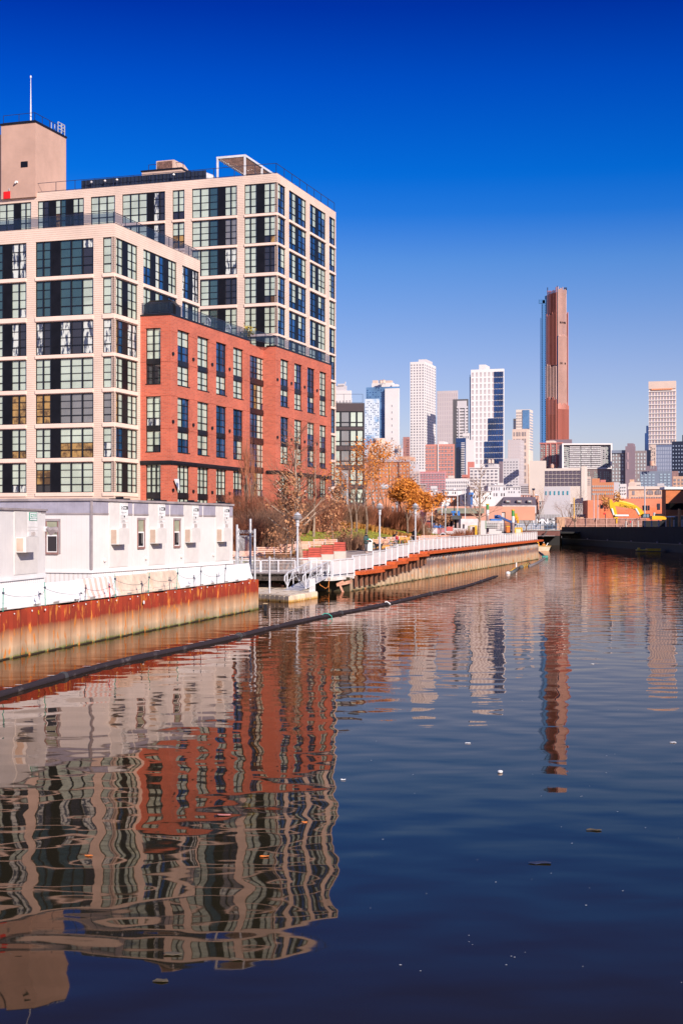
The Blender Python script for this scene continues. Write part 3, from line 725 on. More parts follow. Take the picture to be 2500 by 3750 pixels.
roof_rail(br2, [(-4.4,-3.5,b2z+.14),(-.9,-3.4,b2z+.14),(-.3,.3,b2z+.14),(-.3,b2A1,b2z+.14)], 1.1)
# terrace things on the brick roof
def terrace():
    p = b1.l2w(-1.6, 1.6); g = thing('covered_grill', 'black covered grill behind the glass rail on the brick roof corner', 'grill', (p[0],p[1],b1z), TH)
    q = MB(); q.prism([(-1.6,-.5,0),(-1.6,-.5,1.25),(-1.0,-.5,1.6),(1.0,-.5,1.6),(1.6,-.5,1.0),(1.6,-.5,0)], (0,1.1,0)); q.build('cover', M['black'], g)
    for k, px in enumerate((803, 876)):
        a = b1R.a(px); p = b1.l2w(-1.3, a); c = thing('terrace_chair', ['white round-backed terrace chair behind the rail, left of the pair on the brick roof', 'white round-backed terrace chair behind the rail, right of the pair on the brick roof'][k], 'chair', (p[0],p[1],b1z+.1), TH-.6, 'white terrace chairs')
        q = MB(); pts = [(-.45,0,.0)]+[(-.45*math.cos(t*math.pi/8), .1, .8+.45*math.sin(t*math.pi/8)) for t in range(9)]+[(.45,0,0)]; q.tube(pts, .05, 6)
        for s_ in (-.2, 0, .2): q.tube([(s_,.08,.45),(s_,.1,1.2)], .025, 4)
        q.build('backrest', M['white'], c); q = MB(); q.box(-.42,.42,-.7,.05,.40,.46); q.build('seat', M['white'], c)
        for s_ in (-.36,.36): q = MB(); q.box(s_-.03,s_+.03,-.68,-.62,0,.4); q.build('leg', M['white'], c)
    p = b2.l2w(-2.4, -2.2); c = thing('potted_plant', 'potted shrub at the rail corner of the right brick roof', 'plant', (p[0],p[1],b2z))
    q = MB(); q.lathe((0,0,0), [(.3,0),(.4,.6)], 10); q.build('pot', M['darkc'], c)
    q = MB(); 
    for k in range(160):
        a = Vector((rnd.gauss(0,.3), rnd.gauss(0,.3), .8+abs(rnd.gauss(0,.45)))); q.face([a, a+Vector((rnd.uniform(-.2,.2),rnd.uniform(-.2,.2),.1)), a+Vector((rnd.uniform(-.1,.1),rnd.uniform(-.1,.1),.3))])
    q.build('foliage', mat('shrub_yellow', (.35,.26,.04), .9, .3, 3), c)
terrace()
def wall_sign():
    a = b2R.a(1206); p = b2.l2w(0.1, a); z_ = EYE+(HY-1795)/F*b2R.Y(a)
    s_ = thing('wall_sign', 'small pale rectangular sign on the last brick pier at the right', 'sign', (p[0],p[1],z_), TH)
    q = MB(); q.box(-.08,0,-.45,.45,-.35,.35); q.build('board', mat('sign_lilac', (.55,.5,.55), .6), s_)
    for k, (px, py, X) in enumerate(((1020, 1794, b2R), (1115, 1799, b2R))):
        a = b2R.a(px); p = b2.l2w(.15, a); z_ = EYE+(HY-py)/F*b2R.Y(a)
        c = thing('security_camera', ['white security camera high on the brick corner pier, behind the bare tree', 'white security camera on a brick pier right of the bare tree trunk'][k], 'camera', (p[0],p[1],z_), TH)
        q = MB(); q.box(-.15,.1,-.1,.1,-.1,.1); q.build('mount', M['white'], c); q = MB(); q.tube([(.1,-.02,0),(.25,-.5,-.05)], .1, 8); q.build('body', M['white'], c)
    a = b1R.a(639); p = b1.l2w(.1, a); z_ = EYE+(HY-1773)/F*b1R.Y(a)
    c = thing('plastic_sheet', 'torn white plastic sheet caught on the brick corner above the trailers', 'sheet', (p[0],p[1],z_), TH)
    q = MB(); q.face([(.1,-.5,.45),(.14,.5,.5),(.2,.45,.1),(.1,-.3,.2)]); q.face([(.2,.45,.1),(.22,.5,-.6),(.14,.1,-.3),(.1,-.3,.2)]); o = q.build('sheet', M['whitem'], c)
    q = MB(); q.face([(.16,-.1,.16),(.18,.3,.05),(.18,.2,-.4),(.15,-.1,-.1)]); q.build('grey_patch', mat('grey_blue', (.15,.18,.3),.7), c)
wall_sign()

# ------------------------------------------------------------------ glass block to the right of the brick wings
def glass_block():
    Yc = 236; X = (1334-HX)/F*Yc; b = Bld(X, Yc, 0); root = thing('glass_apartment_building', 'dark framed glass apartment block with pale blinds, right of the red brick wings', 'apartment building', (X, Yc, 0), 0)
    f = Face(b, 'F', 0); r = Face(b, 'R', 0); A0 = f.a(1190); Z = lambda py: EYE+(HY-py)/F*Yc
    rows = [(1506,1564),(1574,1634),(1648,1706),(1718,1777),(1789,1843)]
    wall = MB(); hol = [(A0+.2, -.15, Z(y1), Z(y0)) for y0, y1 in rows]
    grid_wall(wall, f, hol, A0, 0, 2, Z(1476), .25); zt = Z(1476)
    wall.face([(A0,0,zt),(0,0,zt),(0,12,zt),(A0,12,zt)]); wall.face([(0,0,2),(0,12,2),(0,12,zt),(0,0,zt)]); wall.face([(A0,12,2),(A0,0,2),(A0,0,zt),(A0,12,zt)]); wall.face([(0,12,2),(A0,12,2),(A0,12,zt),(0,12,zt)])
    wall.build('wall', mat('brown_metal', (.055,.035,.04), .5, .1, .3), root)
    rz_ = random.Random(4)
    for h in hol:
        w_ = -.15-(A0+.2)
        pat = [('g',.17),('b',.2),('g',.24),('b',.175),('b',.175)]
        window(root, f, h[0], h[1], h[2], h[3], pat, .1, sash=.3, mid=(), fr=.14)
    roof_rail(root, [(A0,.3,zt),(-.3,.3,zt)], 1.5, False, 4)
glass_block()

# ------------------------------------------------------------------ skyline
GLASSM = {}
def tower(label, cat, px0, pxc, px1, ytop, Y, wallm, winm, nf, nr, rows, wf=.5, hf=.55, ybase=None, th=TH, ztop=None, side=None, inset=0, name='tower', y_first=None, winr=None, skipf=None, hz=None, nfr=None, wfr=None, extra=None, zbase=None, boxd=None):
    X = (pxc-HX)/F*Y; b = Bld(X, Y, th); root = thing(name, label, cat, (X, Y, 0), th)
    f = Face(b, 'F', 0); r = Face(b, 'R', 0); A0 = f.a(px0); A1 = r.a(px1) if px1 > pxc else (boxd or abs(A0)*.8)
    zt = EYE+(HY-ytop)/F*Y; zb = 1.0 if zbase is None else zbase
    q = MB(); q.box(A0, 0, 0, A1, zb, zt); wo_ = q.build('wall', wallm if not side else wallm, root)
    rr = random.Random(int(px0*7+ytop))
    zlow = EYE+(HY-(ybase or 1860))/F*Y; hz = hz or Y*.0014; z1 = zt-hz if y_first is None else EYE+(HY-y_first)/F*Y
    cnt = 0; rest = MB(); restr = MB(); sh = {}
    def put(face, a0, a1, n_, rows_, wf_, key, wm):
        nonlocal cnt
        if not n_: return
        ca = (a1-a0)/n_; cz = (z1-zlow)/rows_; ww = ca*wf_; wh = cz*hf
        if key not in sh:
            q = MB(); t_ = Face(b, face.k, 0)
            t_.box(q, -ww/2, ww/2, -wh/2, wh/2, -.12, .05)
            me = None; sh[key] = q
        for j in range(rows_):
            for i in range(n_):
                if skipf and skipf(face.k, i, j, rr): continue
                a = a0+ca*(i+.5); z = z1-cz*(j+.5)
                if cnt < 100:
                    if isinstance(sh[key], MB): o = sh[key].build('window', wm, root); sh[key] = o.data
                    else:
                        o = bpy.data.objects.new('window', sh[key]); COL.objects.link(o); o.parent = root
                    o.location = face.P(a, z, 0); cnt += 1
                else:
                    face.box(rest if face.k == 'F' else restr, a-ww/2, a+ww/2, z-wh/2, z+wh/2, -.12, .05)
    put(f, A0, 0, nf, rows, wf, 'F', winm)
    if px1 > pxc: put(r, 0, A1, nr, rows, wfr or wf, 'R', winr or winm)
    for q, mm in ((rest, winm), (restr, winr or winm)):
        if q.f: tag(q.build('window', mm, root), kind='stuff')
    if extra: extra(root, f, r, A0, A1, zt, Y)
    return b, root, f, r, A0, A1, zt
def T(n_, c, rough=.8, **k):
    if n_ not in GLASSM: GLASSM[n_] = mat(n_, c, rough, **k)
    return GLASSM[n_]
W = T('far_white', (.74,.68,.66), var=.05, scale=.02); W2 = T('far_white_grey', (.60,.55,.56), var=.05, scale=.02)
PK = T('far_pink_grey', (.55,.47,.47), var=.05, scale=.02); OB = T('far_orange_brick', (.62,.24,.12), var=.08, scale=.05); RB_ = T('far_red_brick', (.60,.20,.16), var=.08, scale=.05)
TN = T('far_tan', (.66,.50,.42), var=.06, scale=.03); BG = T('far_beige', (.72,.60,.52), var=.05, scale=.03); DG = T('far_dark_grey', (.11,.10,.11), var=.1, scale=.05); GR = T('far_grey', (.27,.245,.26), var=.1, scale=.05)
wg = T('far_window_grey', (.27,.25,.28), .15, var=.3, scale=.05); wd = T('far_window_dark', (.05,.05,.07), .1, var=.4, scale=.05); wb = T('far_window_blue', (.015,.055,.20), .08, var=.4, scale=.04, spec=1)
wl = T('far_window_light', (.50,.54,.55), .1, var=.15, scale=.05); wlg = T('far_window_blind', (.42,.47,.42), .2, var=.4, scale=.06); BLU = T('far_blue_glass', (.13,.26,.47), .1, var=.2, scale=.03, spec=1); BLD = T('far_deep_blue', (.010,.045,.17), .12, var=.4, scale=.05, spec=1)
NV = T('far_navy', (.012,.018,.045), .5, var=.2, scale=.05); PU = T('far_purple_grey', (.24,.17,.20), var=.06, scale=.05); BG2 = T('far_blue_grey', (.20,.23,.30), var=.08, scale=.05)
SK = 'skyscraper'
def tanks(px, py, Y, r_, h_, label, m_=None, legs=True):
    p = world(px, py, Y); t_ = thing('water_tank', label, 'water tank', (p.x, p.y, p.z)); q = MB()
    q.lathe((0,0,0), [(r_,0),(r_*1.02,h_*.7)], 12); q.build('drum', m_ or TN, t_); q = MB(); q.lathe((0,0,h_*.7+.01), [(r_*1.05,0),(.05,h_*.3)], 12); q.build('roof', T('far_tank_roof',(.45,.32,.28)), t_)
    q = MB()
    for sx_ in (-1,1):
        for sy in (-1,1): q.box(sx_*r_*.6-.15, sx_*r_*.6+.15, sy*r_*.6-.15, sy*r_*.6+.15, -h_*.5, 0)
    q.build('legs', GR, t_)
# far left: stepped white crown
def ex1(root, f, r, A0, A1, zt, Y):
    q = MB(); q.box(A0+3, -5, 2, A1-2, zt, zt+5.5); q.box(A0+5.5, -7.5, 3, A1-3, zt+5.5, zt+7.5); q.tube([(-8,6,zt+7),(-8,6,zt+10)], .6, 6); q.build('crown', W2, root)
tower('white stepped skyscraper crown just right of the cream block corner, behind the glass block', SK, 1218, 1284, 1287, 1430, 1500, W, W2, 0, 0, 1, extra=ex1)
tower('pale low white slab below the stepped crown, above the glass block roof', 'building', 1215, 1287, 1288, 1458, 1300, W, wg, 6, 0, 3, ybase=1480)
# blue glass tower with white panel
def ex2(root, f, r, A0, A1, zt, Y):
    P_ = lambda px: f.a(px)
    q = MB(); q.box(P_(1357), P_(1433), 3, 10, zt, zt+4); q.box(P_(1433)+.01, P_(1452), 1, 8, zt, zt+2.3); q.build('roof', W, root)
    q = MB(); q.box(P_(1359), P_(1375), 4, 9, zt+4, zt+7); q.box(P_(1402), P_(1428), 4, 9, zt+4, zt+6.4); q.build('penthouse', TN, root)
    q = MB(); q.box(P_(1413), P_(1462.5), -4, -.01, 1, EYE+(HY-1423)/F*Y); q.build('white_panel', W, root)
    q = MB(); z1 = EYE+(HY-1429)/F*Y
    for k in range(26):
        z_ = z1-14-k*6.2; q.box(P_(1437.5), P_(1440), -4.15, -4.01, z_-2, z_)
    q.build('slot_windows', wg, root)
tower('blue glass skyscraper with a blank white panel and water tanks on top', SK, 1340, 1461, 1463, 1415, 1350, BLU, wb, 12, 0, 34, wf=.45, hf=.35, ybase=1700, extra=ex2, skipf=lambda k,i,j,r_: r_.random() < .25)
tanks(1394, 1403, 1352, 1.5, 3.2, 'left rooftop water tank on the blue glass skyscraper'); tanks(1404, 1403, 1352, 1.8, 3.6, 'right rooftop water tank on the blue glass skyscraper')
tower('pixelated white and blue glass tower left of the blank white panel', SK, 1336, 1387, 1389, 1460, 1300, T('pixel_white', (.66,.72,.78), .3, var=.1, scale=.05, col2=(.25,.42,.65), thr=(.42,.5)), wb, 8, 0, 36, wf=.55, hf=.4, ybase=1700, skipf=lambda k,i,j,r_: r_.random() < .5)
def ex3(root, f, r, A0, A1, zt, Y):
    q = MB(); c = ((A0)/2-1, 8, zt); q.lathe(c, [(3.4,0),(3.4,1.1),(3.7,1.2),(3.7,3.9),(3.5,4.0)], 18); q.build('round_drum', TN, root)
    q = MB(); q.tube([(c[0]-1,c[1]-3.7,zt+1.8),(c[0]-1,c[1]-3.7,zt+3.2)], .22, 4); q.tube([(c[0]+1.7,c[1]-3.4,zt+1.8),(c[0]+1.7,c[1]-3.4,zt+3.2)], .22, 4); q.build('slots', wd, root)
tower('tan tower topped by a round drum, in front of the blue glass skyscraper', 'building', 1351, 1408, 1437, 1628, 800, BG, T('far_window_tan',(.40,.27,.2),.3), 5, 5, 11, wf=.5, hf=.55, ybase=1760, extra=ex3)
tower('small pale building with paired water tanks right of the round drum tower', 'building', 1443, 1470, 1475, 1642, 900, W2, wg, 3, 0, 5, ybase=1700)
tanks(1450, 1643, 898, .75, 2.0, 'left of two pale water tanks right of the round drum tower'); tanks(1461, 1642, 898, .85, 2.2, 'right of two pale water tanks right of the round drum tower')
tower('narrow reddish brown tower just left of the tall white tower', SK, 1475, 1497, 1500, 1600, 1000, T('far_redbrown',(.42,.20,.18)), wd, 4, 0, 16, ybase=1750, wf=.4, skipf=lambda k,i,j,r_: i < 2)
# orange brick housing
def ex4(root, f, r, A0, A1, zt, Y):
    q = MB(); q.box(A0-.3, .3, -.3, A1, zt, zt+.7); q.build('parapet', T('far_parapet',(.50,.42,.44)), root)
    q = MB(); q.box(f.a(1377), f.a(1420), 3, 12, zt+.7, zt+2.6); q.build('roof_house', W2, root)
    q = MB(); q.box(f.a(1443), f.a(1486), 3, 12, zt+.7, zt+2.0); q.build('tan_roof_house', T('far_peach',(.66,.38,.27)), root)
    q = MB(); q.box(f.a(1457), f.a(1460.5), -.25, -.01, 2, zt); q.build('dark_recess', T('far_recess',(.15,.05,.05)), root)
    q = MB(); q.box(f.a(1425.5), f.a(1427), -.25, -.01, 2, zt+1); q.build('drain_pipe', T('far_yellow',(.75,.42,.08)), root)
tower('broad orange brick housing block with small windows, behind the orange tree', 'apartment building', 1335, 1498, 1499, 1691, 480, OB, wl, 13, 0, 10, wf=.32, hf=.42, ybase=1830, extra=ex4, name='brick_housing_block', skipf=lambda k,i,j,r_: r_.random() < .2)
# tall white tower
def ex5(root, f, r, A0, A1, zt, Y):
    q = MB(); q.box(A0*.55, 0, 6, 26, zt, zt+2.5); q.build('roof_plant', W2, root)
tower('tallest slim white tower with a dense grid of small square windows, left of centre skyline', SK, 1501, 1553, 1595, 1324, 1150, W, wg, 5, 7, 38, wf=.42, hf=.5, ybase=1720, hz=1.5, wfr=.38, extra=ex5)
tower('plain pinkish grey slab tower between the slim white tower and the banded office tower', SK, 1599, 1675, 1676, 1430, 1400, PK, T('far_slit',(.48,.40,.42)), 9, 0, 16, wf=.30, hf=.7, ybase=1700)
tower('grey office tower with dark horizontal bands, left of the white latticed tower', SK, 1657, 1712, 1714, 1461, 1250, DG, W2, 0, 0, 1)
def bands(root, f, A0, zt):
    for k in range(34):
        q = MB(); z_ = zt-8-k*2.7; q.box(A0+3.5, -.1, -.5, -.01, z_, z_+1.7); q.build('floor_band', W2, root)
    q = MB()
    for px in (1678, 1701): q.box(f.a(px), f.a(px)+1.2, -1.0, -.5, 1, zt-8)
    q.box(A0+4, -1, -.3, -.01, zt-7, zt-1.5); q.build('white_fin', W2, root)
bands(bpy.data.objects[[o.name for o in COL.objects if o.get('label','').startswith('grey office tower')][0]], Face(Bld((1712-HX)/F*1250, 1250), 'F', 0), Face(Bld((1712-HX)/F*1250, 1250), 'F', 0).a(1657), EYE+(HY-1461)/F*1250)
def ex6(root, f, r, A0, A1, zt, Y):
    for y0, pl, pr_ in ((1626, 1572, 1662),):
        q = MB(); q.box(f.a(1602), f.a(1604.5), -.5, -.01, 2, zt); q.box(f.a(1601), f.a(1618), 3, 12, zt, zt+1.6); q.build('white_pipe', W, root)
    q = MB()
    for k in range(17): z_ = zt-1-k*.98; q.box(A0, 0, -.2, -.01, z_, z_+.11)
    q.build('floor_lines', W2, root)
tower('salmon red apartment slab with grey window columns, right of the slim white tower', 'apartment building', 1557, 1660, 1663, 1626, 700, T('far_salmon',(.66,.25,.19)), wg, 9, 0, 17, wf=.5, hf=.45, ybase=1850, extra=ex6, skipf=lambda k,i,j,r_: i in (3,) or r_.random() < .12)
tower('rose red apartment block with thin white floor lines, in front of the salmon slab', 'apartment building', 1537, 1629, 1632, 1726, 560, T('far_rose',(.58,.24,.25)), wg, 9, 0, 9, wf=.45, hf=.45, ybase=1830)
def rose(root, A0, zt):
    q = MB()
    for k in range(9): z_ = zt-.9-k*.92; q.box(A0, 0, -.2, -.01, z_, z_+.1)
    q.build('floor_lines', W2, root)
rose(bpy.data.objects[[o.name for o in COL.objects if o.get('label','').startswith('rose red')][0]], Face(Bld((1629-HX)/F*560, 560), 'F', 0).a(1537), EYE+(HY-1726)/F*560)
tower('pale stone building with a low roof, left of the rose red block', 'building', 1499, 1535, 1537, 1726, 600, T('far_pale_stone',(.60,.46,.42)), wg, 3, 0, 6, wf=.5, hf=.5, ybase=1790)
tower('blank grey block behind the pale stone building', 'building', 1500, 1530, 1534, 1698, 640, W2, wg, 0, 0, 1)
def ex7(root, f, r, A0, A1, zt, Y):
    q = MB(); q.box(f.a(1690), f.a(1704), -.01-3, -.01, 1, zt-6); q.build('side_wing', BLD, root)
    for k in range(36):
        q = MB(); z_ = zt-3-k*1.05; q.box(f.a(1694), f.a(1705), -4.6, -3.01, z_-.42, z_); q.build('balcony', W, root)
tower('deep blue tower with a column of white balconies on its right edge', SK, 1668, 1703, 1705, 1604, 850, BLD, wb, 5, 0, 22, wf=.6, hf=.4, ybase=1850, extra=ex7)
tower('plain white slab tower behind the white balconies', SK, 1700, 1734, 1736, 1611, 950, W, wg, 0, 0, 1)
tower('small white roof block above the balconied blue tower', 'building', 1693, 1717, 1719, 1586, 1050, W, wg, 3, 0, 3, ybase=1640)
tower('small red brick block below the white slab tower', 'building', 1711, 1734, 1736, 1691, 760, RB_, wd, 0, 0, 1)
# white latticed tower with dark blue right side; its stepped shade is drawn by dark panels
LT = T('far_lattice', (.80,.75,.73), var=.04, scale=.02); LW = T('far_lattice_glass', (.58,.50,.50), .2, var=.15, scale=.05)
def ex8(root, f, r, A0, A1, zt, Y):
    q = MB(); q.box(f.a(1747), f.a(1770), 6, 22, zt, zt+4.4); q.build('chimney_block', W, root)
    q = MB(); q.box(f.a(1710), f.a(1722), 8, 20, 1, zt-3); q.build('blue_side', BLU, root)
    # right-half glazing; the wider rows lower down paint the stepped shade
    cz = (zt-2-(EYE+(HY-1700)/F*Y))/16
    q = MB()
    for j in range(16):
        st = 1809 if j < 8 else 1787 if j < 12 else 1773
        p = st
        while p < 1841:
            z_ = zt-2-cz*(j+.9); w_ = 8.2 if (int((p-st)/12) % 2 == 0) else 5.6
            q.box(f.a(p), f.a(min(p+w_, 1842)), -.6, -.13, z_, z_+cz*.86); p += w_+1.9
    q.build('glazing_and_shade', BLD, root)
tower('white latticed tower with dark blue glazing and painted shade steps on its right half', SK, 1723, 1843, 1845, 1350, 1100, LT, LW, 8, 0, 16, wf=.5, hf=.72, ybase=1700, extra=ex8, skipf=lambda k,i,j,r_: i >= (6 if j < 8 else 4 if j < 12 else 3))
# beige pair
def ex9(root, f, r, A0, A1, zt, Y):
    q = MB(); q.box(f.a(1882), f.a(1935), -9, -.01, 1, EYE+(HY-1573)/F*Y); wing = q.build('lower_wing', TN, root)
    q = MB(); z0 = EYE+(HY-1573)/F*Y
    for i in range(5):
        for j in range(14):
            x = f.a(1884+i*10); q.box(x+.6, x+1.8+.6*(i%2), -9.15, -9.01, z0-6-j*5.6, z0-2.6-j*5.6)
    q.build('lower_windows', T('far_win_brown',(.30,.24,.24)), wing)
    q = MB(); q.box(f.a(1912), f.a(1937.5), -.5, -.01, EYE+(HY-1570)/F*Y, zt-.5); q.build('glazed_strip', BLU, root)
tower('beige and blue glass tower with a lower beige shoulder, right of the latticed tower', SK, 1888, 1938, 1950, 1499, 1200, BG, wg, 7, 4, 14, wf=.5, hf=.55, ybase=1650, extra=ex9, winr=BLU)
tower('thin dark tower edge left of the beige tower', SK, 1878, 1887, 1889, 1533, 1300, DG, wb, 2, 0, 20, ybase=1700)
tower('pinkish grey slab with few windows, below the beige tower', 'building', 1858, 1904, 1918, 1610, 800, PK, W2, 5, 6, 14, wf=.3, hf=.2, ybase=1790)
tower('white apartment slab with small square windows, below the pinkish grey slab', 'apartment building', 1842, 1897, 1899, 1679, 650, W2, wg, 5, 0, 10, wf=.42, hf=.38, ybase=1790)
tower('slim purple grey slab between the loft building and the white apartment slab', 'building', 1826, 1839, 1841, 1690, 760, PU, wg, 3, 0, 12, ybase=1790)
def ex10(root, f, r, A0, A1, zt, Y):
    q = MB(); q.box(f.a(1766), f.a(1808), 4, 9, zt, zt+1.5); q.build('penthouse', W2, root)
    q = MB(); q.box(A0-.25, .25, -.35, A1, zt-.3, zt+.02); q.box(A0-.2, .2, -.25, -.13, zt-5, zt-4.85); q.build('cornice', W, root)
tower('white ornate loft building with cornice and roof penthouse, centre of the skyline foot', 'building', 1719, 1823, 1826, 1711, 560, W, wg, 7, 0, 6, wf=.6, hf=.5, ybase=1790, extra=ex10)
tanks(1790, 1696, 562, .55, 1.8, 'left roof tank on the white ornate loft building'); tanks(1802, 1696, 562, .58, 1.8, 'right roof tank on the white ornate loft building')
tower('long low white building left of the ornate loft building', 'building', 1630, 1717, 1719, 1752, 540, W, wg, 13, 0, 3, wf=.42, hf=.5, ybase=1800)
# the supertall
def supertall():
    Y = 1900; X = (2030-HX)/F*Y; root = thing('supertall_tower', 'tallest bronze ribbed skyscraper with hoist mast on its left side', SK, (X, Y, 0), 0)
    k = Y/F; zz = lambda py: EYE+(HY-py)*k; xx = lambda px: (px-2030)*k
    br = T('far_bronze', (.50,.135,.09), .5, var=.15, scale=.02, stretch=(1,1,.1)); brl = T('far_bronze_light', (.60,.35,.29), .5, var=.12, scale=.02); drk = T('far_dark_blue_glass', (.025,.04,.11), .2, var=.3, scale=.02)
    q = MB()   # hexagon-like core in setbacks
    def hexp(x0, xm, x1, z0, z1, m=0):
        P0 = [(xx(x0), 22), (xx(x0)+4, 4), (xx(xm), -12), (xx(x1)-1, 0), (xx(x1), 22), (xx(xm), 40)]
        q.prism([(x, y, z0) for x, y in P0], (0,0,z1-z0), m)
    hexp(2002, 2032, 2074, zz(1150), zz(1075)); hexp(1999, 2033, 2078, zz(1340), zz(1150)); hexp(1995, 2034, 2080, zz(1520), zz(1340)); hexp(1993, 2034, 2083, 1, zz(1520))
    q.build('core', drk, root)
    fins = MB(); finl = MB(); r_ = random.Random(5)
    # ribs: left facet reddish, right facet paler
    def ribs(x0, x1, y0f, ptop, pbot, n_, tgt, dep):
        for i in range(n_):
            px = x0+(x1-x0)*(i+.5)/n_; yy = y0f(px); top = ptop+r_.uniform(-6, 6)
            w_ = (x1-x0)/n_*k*.5
            tgt.box(xx(px)-w_/2, xx(px)+w_/2, yy-dep, yy+3, zz(pbot), zz(top))
    def lf(x0, xm):
        return lambda px: 4-(px-x0)/(xm-x0)*16
    def rf(xm, x1):
        return lambda px: -12+(px-xm)/(x1-xm)*12
    ribs(2003, 2032, lf(2003,2032), 1062, 1150, 7, fins, 1.5); ribs(2000, 2032, lf(2000,2032), 1150, 1340, 8, fins, 1.5)
    ribs(1996, 2033, lf(1996,2033), 1340, 1520, 8, finl, 1.0); ribs(1994, 2033, lf(1994,2033), 1460, 1640, 9, fins, 1.5)
    ribs(2034, 2073, rf(2034,2073), 1058, 1235, 8, finl, 1.5); ribs(2036, 2078, rf(2036,2078), 1232, 1500, 9, finl, 1.5)
    ribs(2034, 2082, rf(2034,2082), 1480, 1640, 10, fins, 1.5); ribs(2074, 2079, rf(2034,2079), 1150, 1500, 1, fins, 2)
    fins.build('bronze_ribs', br, root); finl.build('pale_ribs', brl, root)
    q = MB()
    for px in (2004, 2040, 2066, 2070, 2073): q.bar((xx(px), 2, zz(1075)), (xx(px), 2, zz(1052 if px != 2040 else 1046)), 1.2)
    q.build('crown_masts', drk, root)
    q = MB()  # plant floor slots
    for py in (1181, 1330):
        for i in range(4): q.box(xx(2046+i*6), xx(2049+i*6), rf(2034,2078)(2047+i*6)-2.2, rf(2034,2078)(2047+i*6), zz(py+6), zz(py))
    q.build('plant_louvres', T('far_slot',(.05,.02,.02)), root)
    h_ = thing('construction_hoist', 'blue lattice construction hoist clinging to the left side of the supertall skyscraper', 'hoist', (X+xx(1985), Y-2, 0))
    q = MB(); hh = [1, zz(1095)]
    for px in (1978, 1983, 1994): q.box(xx(px)-xx(1985)-.7, xx(px)-xx(1985)+.7, 0, 1.4, 1, zz(1100 if px > 1978 else 1165))
    for j in range(64):
        z_ = zz(1640)+j*(zz(1105)-zz(1640))/64; q.box(xx(1981)-xx(1985), xx(1996)-xx(1985), 0, 1.2, z_, z_+1.0)
        if j % 2: q.bar((xx(1982)-xx(1985),.5,z_), (xx(1994)-xx(1985),.5,z_+3.2), .9)
    q.build('lattice', T('far_hoist_blue',(.04,.13,.33)), h_)
    q = MB(); q.box(xx(1971)-xx(1985), xx(1996)-xx(1985), -.5, 2, zz(1112), zz(1098)); q.box(xx(1984)-xx(1985), xx(1993)-xx(1985), -.5, 2, zz(1640), zz(1100)); q.build('car_tower', T('far_hoist_car',(.04,.15,.36)), h_)
supertall()
# buildings at the foot of the supertall
tower('wide low grey roof block at the foot of the supertall skyscraper', 'building', 2010, 2091, 2093, 1609, 900, PU, wg, 0, 0, 1)
tower('brown and red brick apartment block with glazed columns, left of the white framed block', 'apartment building', 1977, 2058, 2060, 1622, 620, T('far_brown_red',(.34,.18,.17)), wlg, 8, 0, 11, wf=.6, hf=.6, ybase=1715, skipf=lambda k,i,j,r_: r_.random() < .25)
def pil(root, f, A0, zt):
    q = MB()
    for px in (1996, 2012, 2034): q.box(f.a(px), f.a(px)+.5, -.4, -.13, 2, zt-.26)
    q.box(A0-.3, .3, -.4, -.13, zt-.25, zt+.2); q.build('red_pilaster', RB_, root)
    q = MB(); q.box(f.a(1995), f.a(2023), 2, 9, zt, zt+1.2); q.build('penthouse', BG, root)
def find(s_): return [o for o in COL.objects if o.get('label','').startswith(s_)][0]
pil(find('brown and red brick apartment'), Face(Bld((2058-HX)/F*620, 620), 'F', 0), Face(Bld((2058-HX)/F*620, 620), 'F', 0).a(1977), EYE+(HY-1622)/F*620)
tanks(2020, 1713, 600, .75, 1.8, 'pink water tank in front of the brown and red brick block', T('far_peach2',(.66,.36,.26)))
def framed():
    Y = 600; X = (2236-HX)/F*Y; th = math.radians(-3); b = Bld(X, Y, th); root = thing('framed_apartment_building', 'long apartment block with a thick white frame and rows of balconies', 'apartment building', (X, Y, 0), th)
    f = Face(b, 'F', 0); A0 = f.a(2058); Z = lambda py: EYE+(HY-py)/F*Y
    q = MB(); q.box(A0, 0, .01, 14, 1, Z(1625)); q.build('wall', T('far_mid_grey',(.36,.33,.33)), root)
    q = MB(); q.box(A0-.3, 0.3, -1.4, 0, Z(1629), Z(1624)); q.box(A0-.3, .3, -1.4, 0, Z(1717), Z(1713.5)); q.box(A0-.3, A0+.35, -1.4, 0, Z(1713.4), Z(1629.1)); q.box(-.35, .3, -1.4, 0, Z(1713.4), Z(1629.1)); q.build('white_frame', W, root)
    n_ = 11; cz = (Z(1632)-Z(1712))/n_; rr = random.Random(2); cnt = 0
    for j in range(n_):
        for (p0, p1) in ((2084,2122),(2126,2160),(2163,2198)):
            q = MB(); z_ = Z(1712)+j*cz+.1; q.box(f.a(p0), f.a(p1), -.5, -.01, z_, z_+.09); q.box(f.a(p0), f.a(p1), -.5, -.46, z_+.09, z_+.40); q.build('balcony', W2, root)
    for j in range(n_):
        for px in [2064,2069,2074,2079, 2207,2217,2222,2230]:
            q = MB(); z_ = Z(1712)+j*cz+.5; q.box(f.a(px)-.02, f.a(px+3.6), -.08, -.01, z_-.25, z_+.22); q.build('window', wlg if rr.random() < .7 else wd, root)
    rest = MB(); rest2 = MB()
    for j in range(n_):
        for i in range(20):
            px = 2085+i*5.7; z_ = Z(1712)+j*cz+.36; (rest if rr.random() < .55 else rest2).box(f.a(px), f.a(px+3.6), -.08, -.01, z_, z_+.45)
    tag(rest.build('window', wd, root), kind='stuff'); tag(rest2.build('window', wlg, root), kind='stuff')
framed()
tower('lower brick and glass apartment wing under the white framed block', 'apartment building', 2138, 2236, 2238, 1718, 590, T('far_brown_grey',(.26,.19,.18)), wlg, 14, 0, 9, wf=.6, hf=.6, ybase=1790, skipf=lambda k,i,j,r_: r_.random() < .3 or i in (3,9))
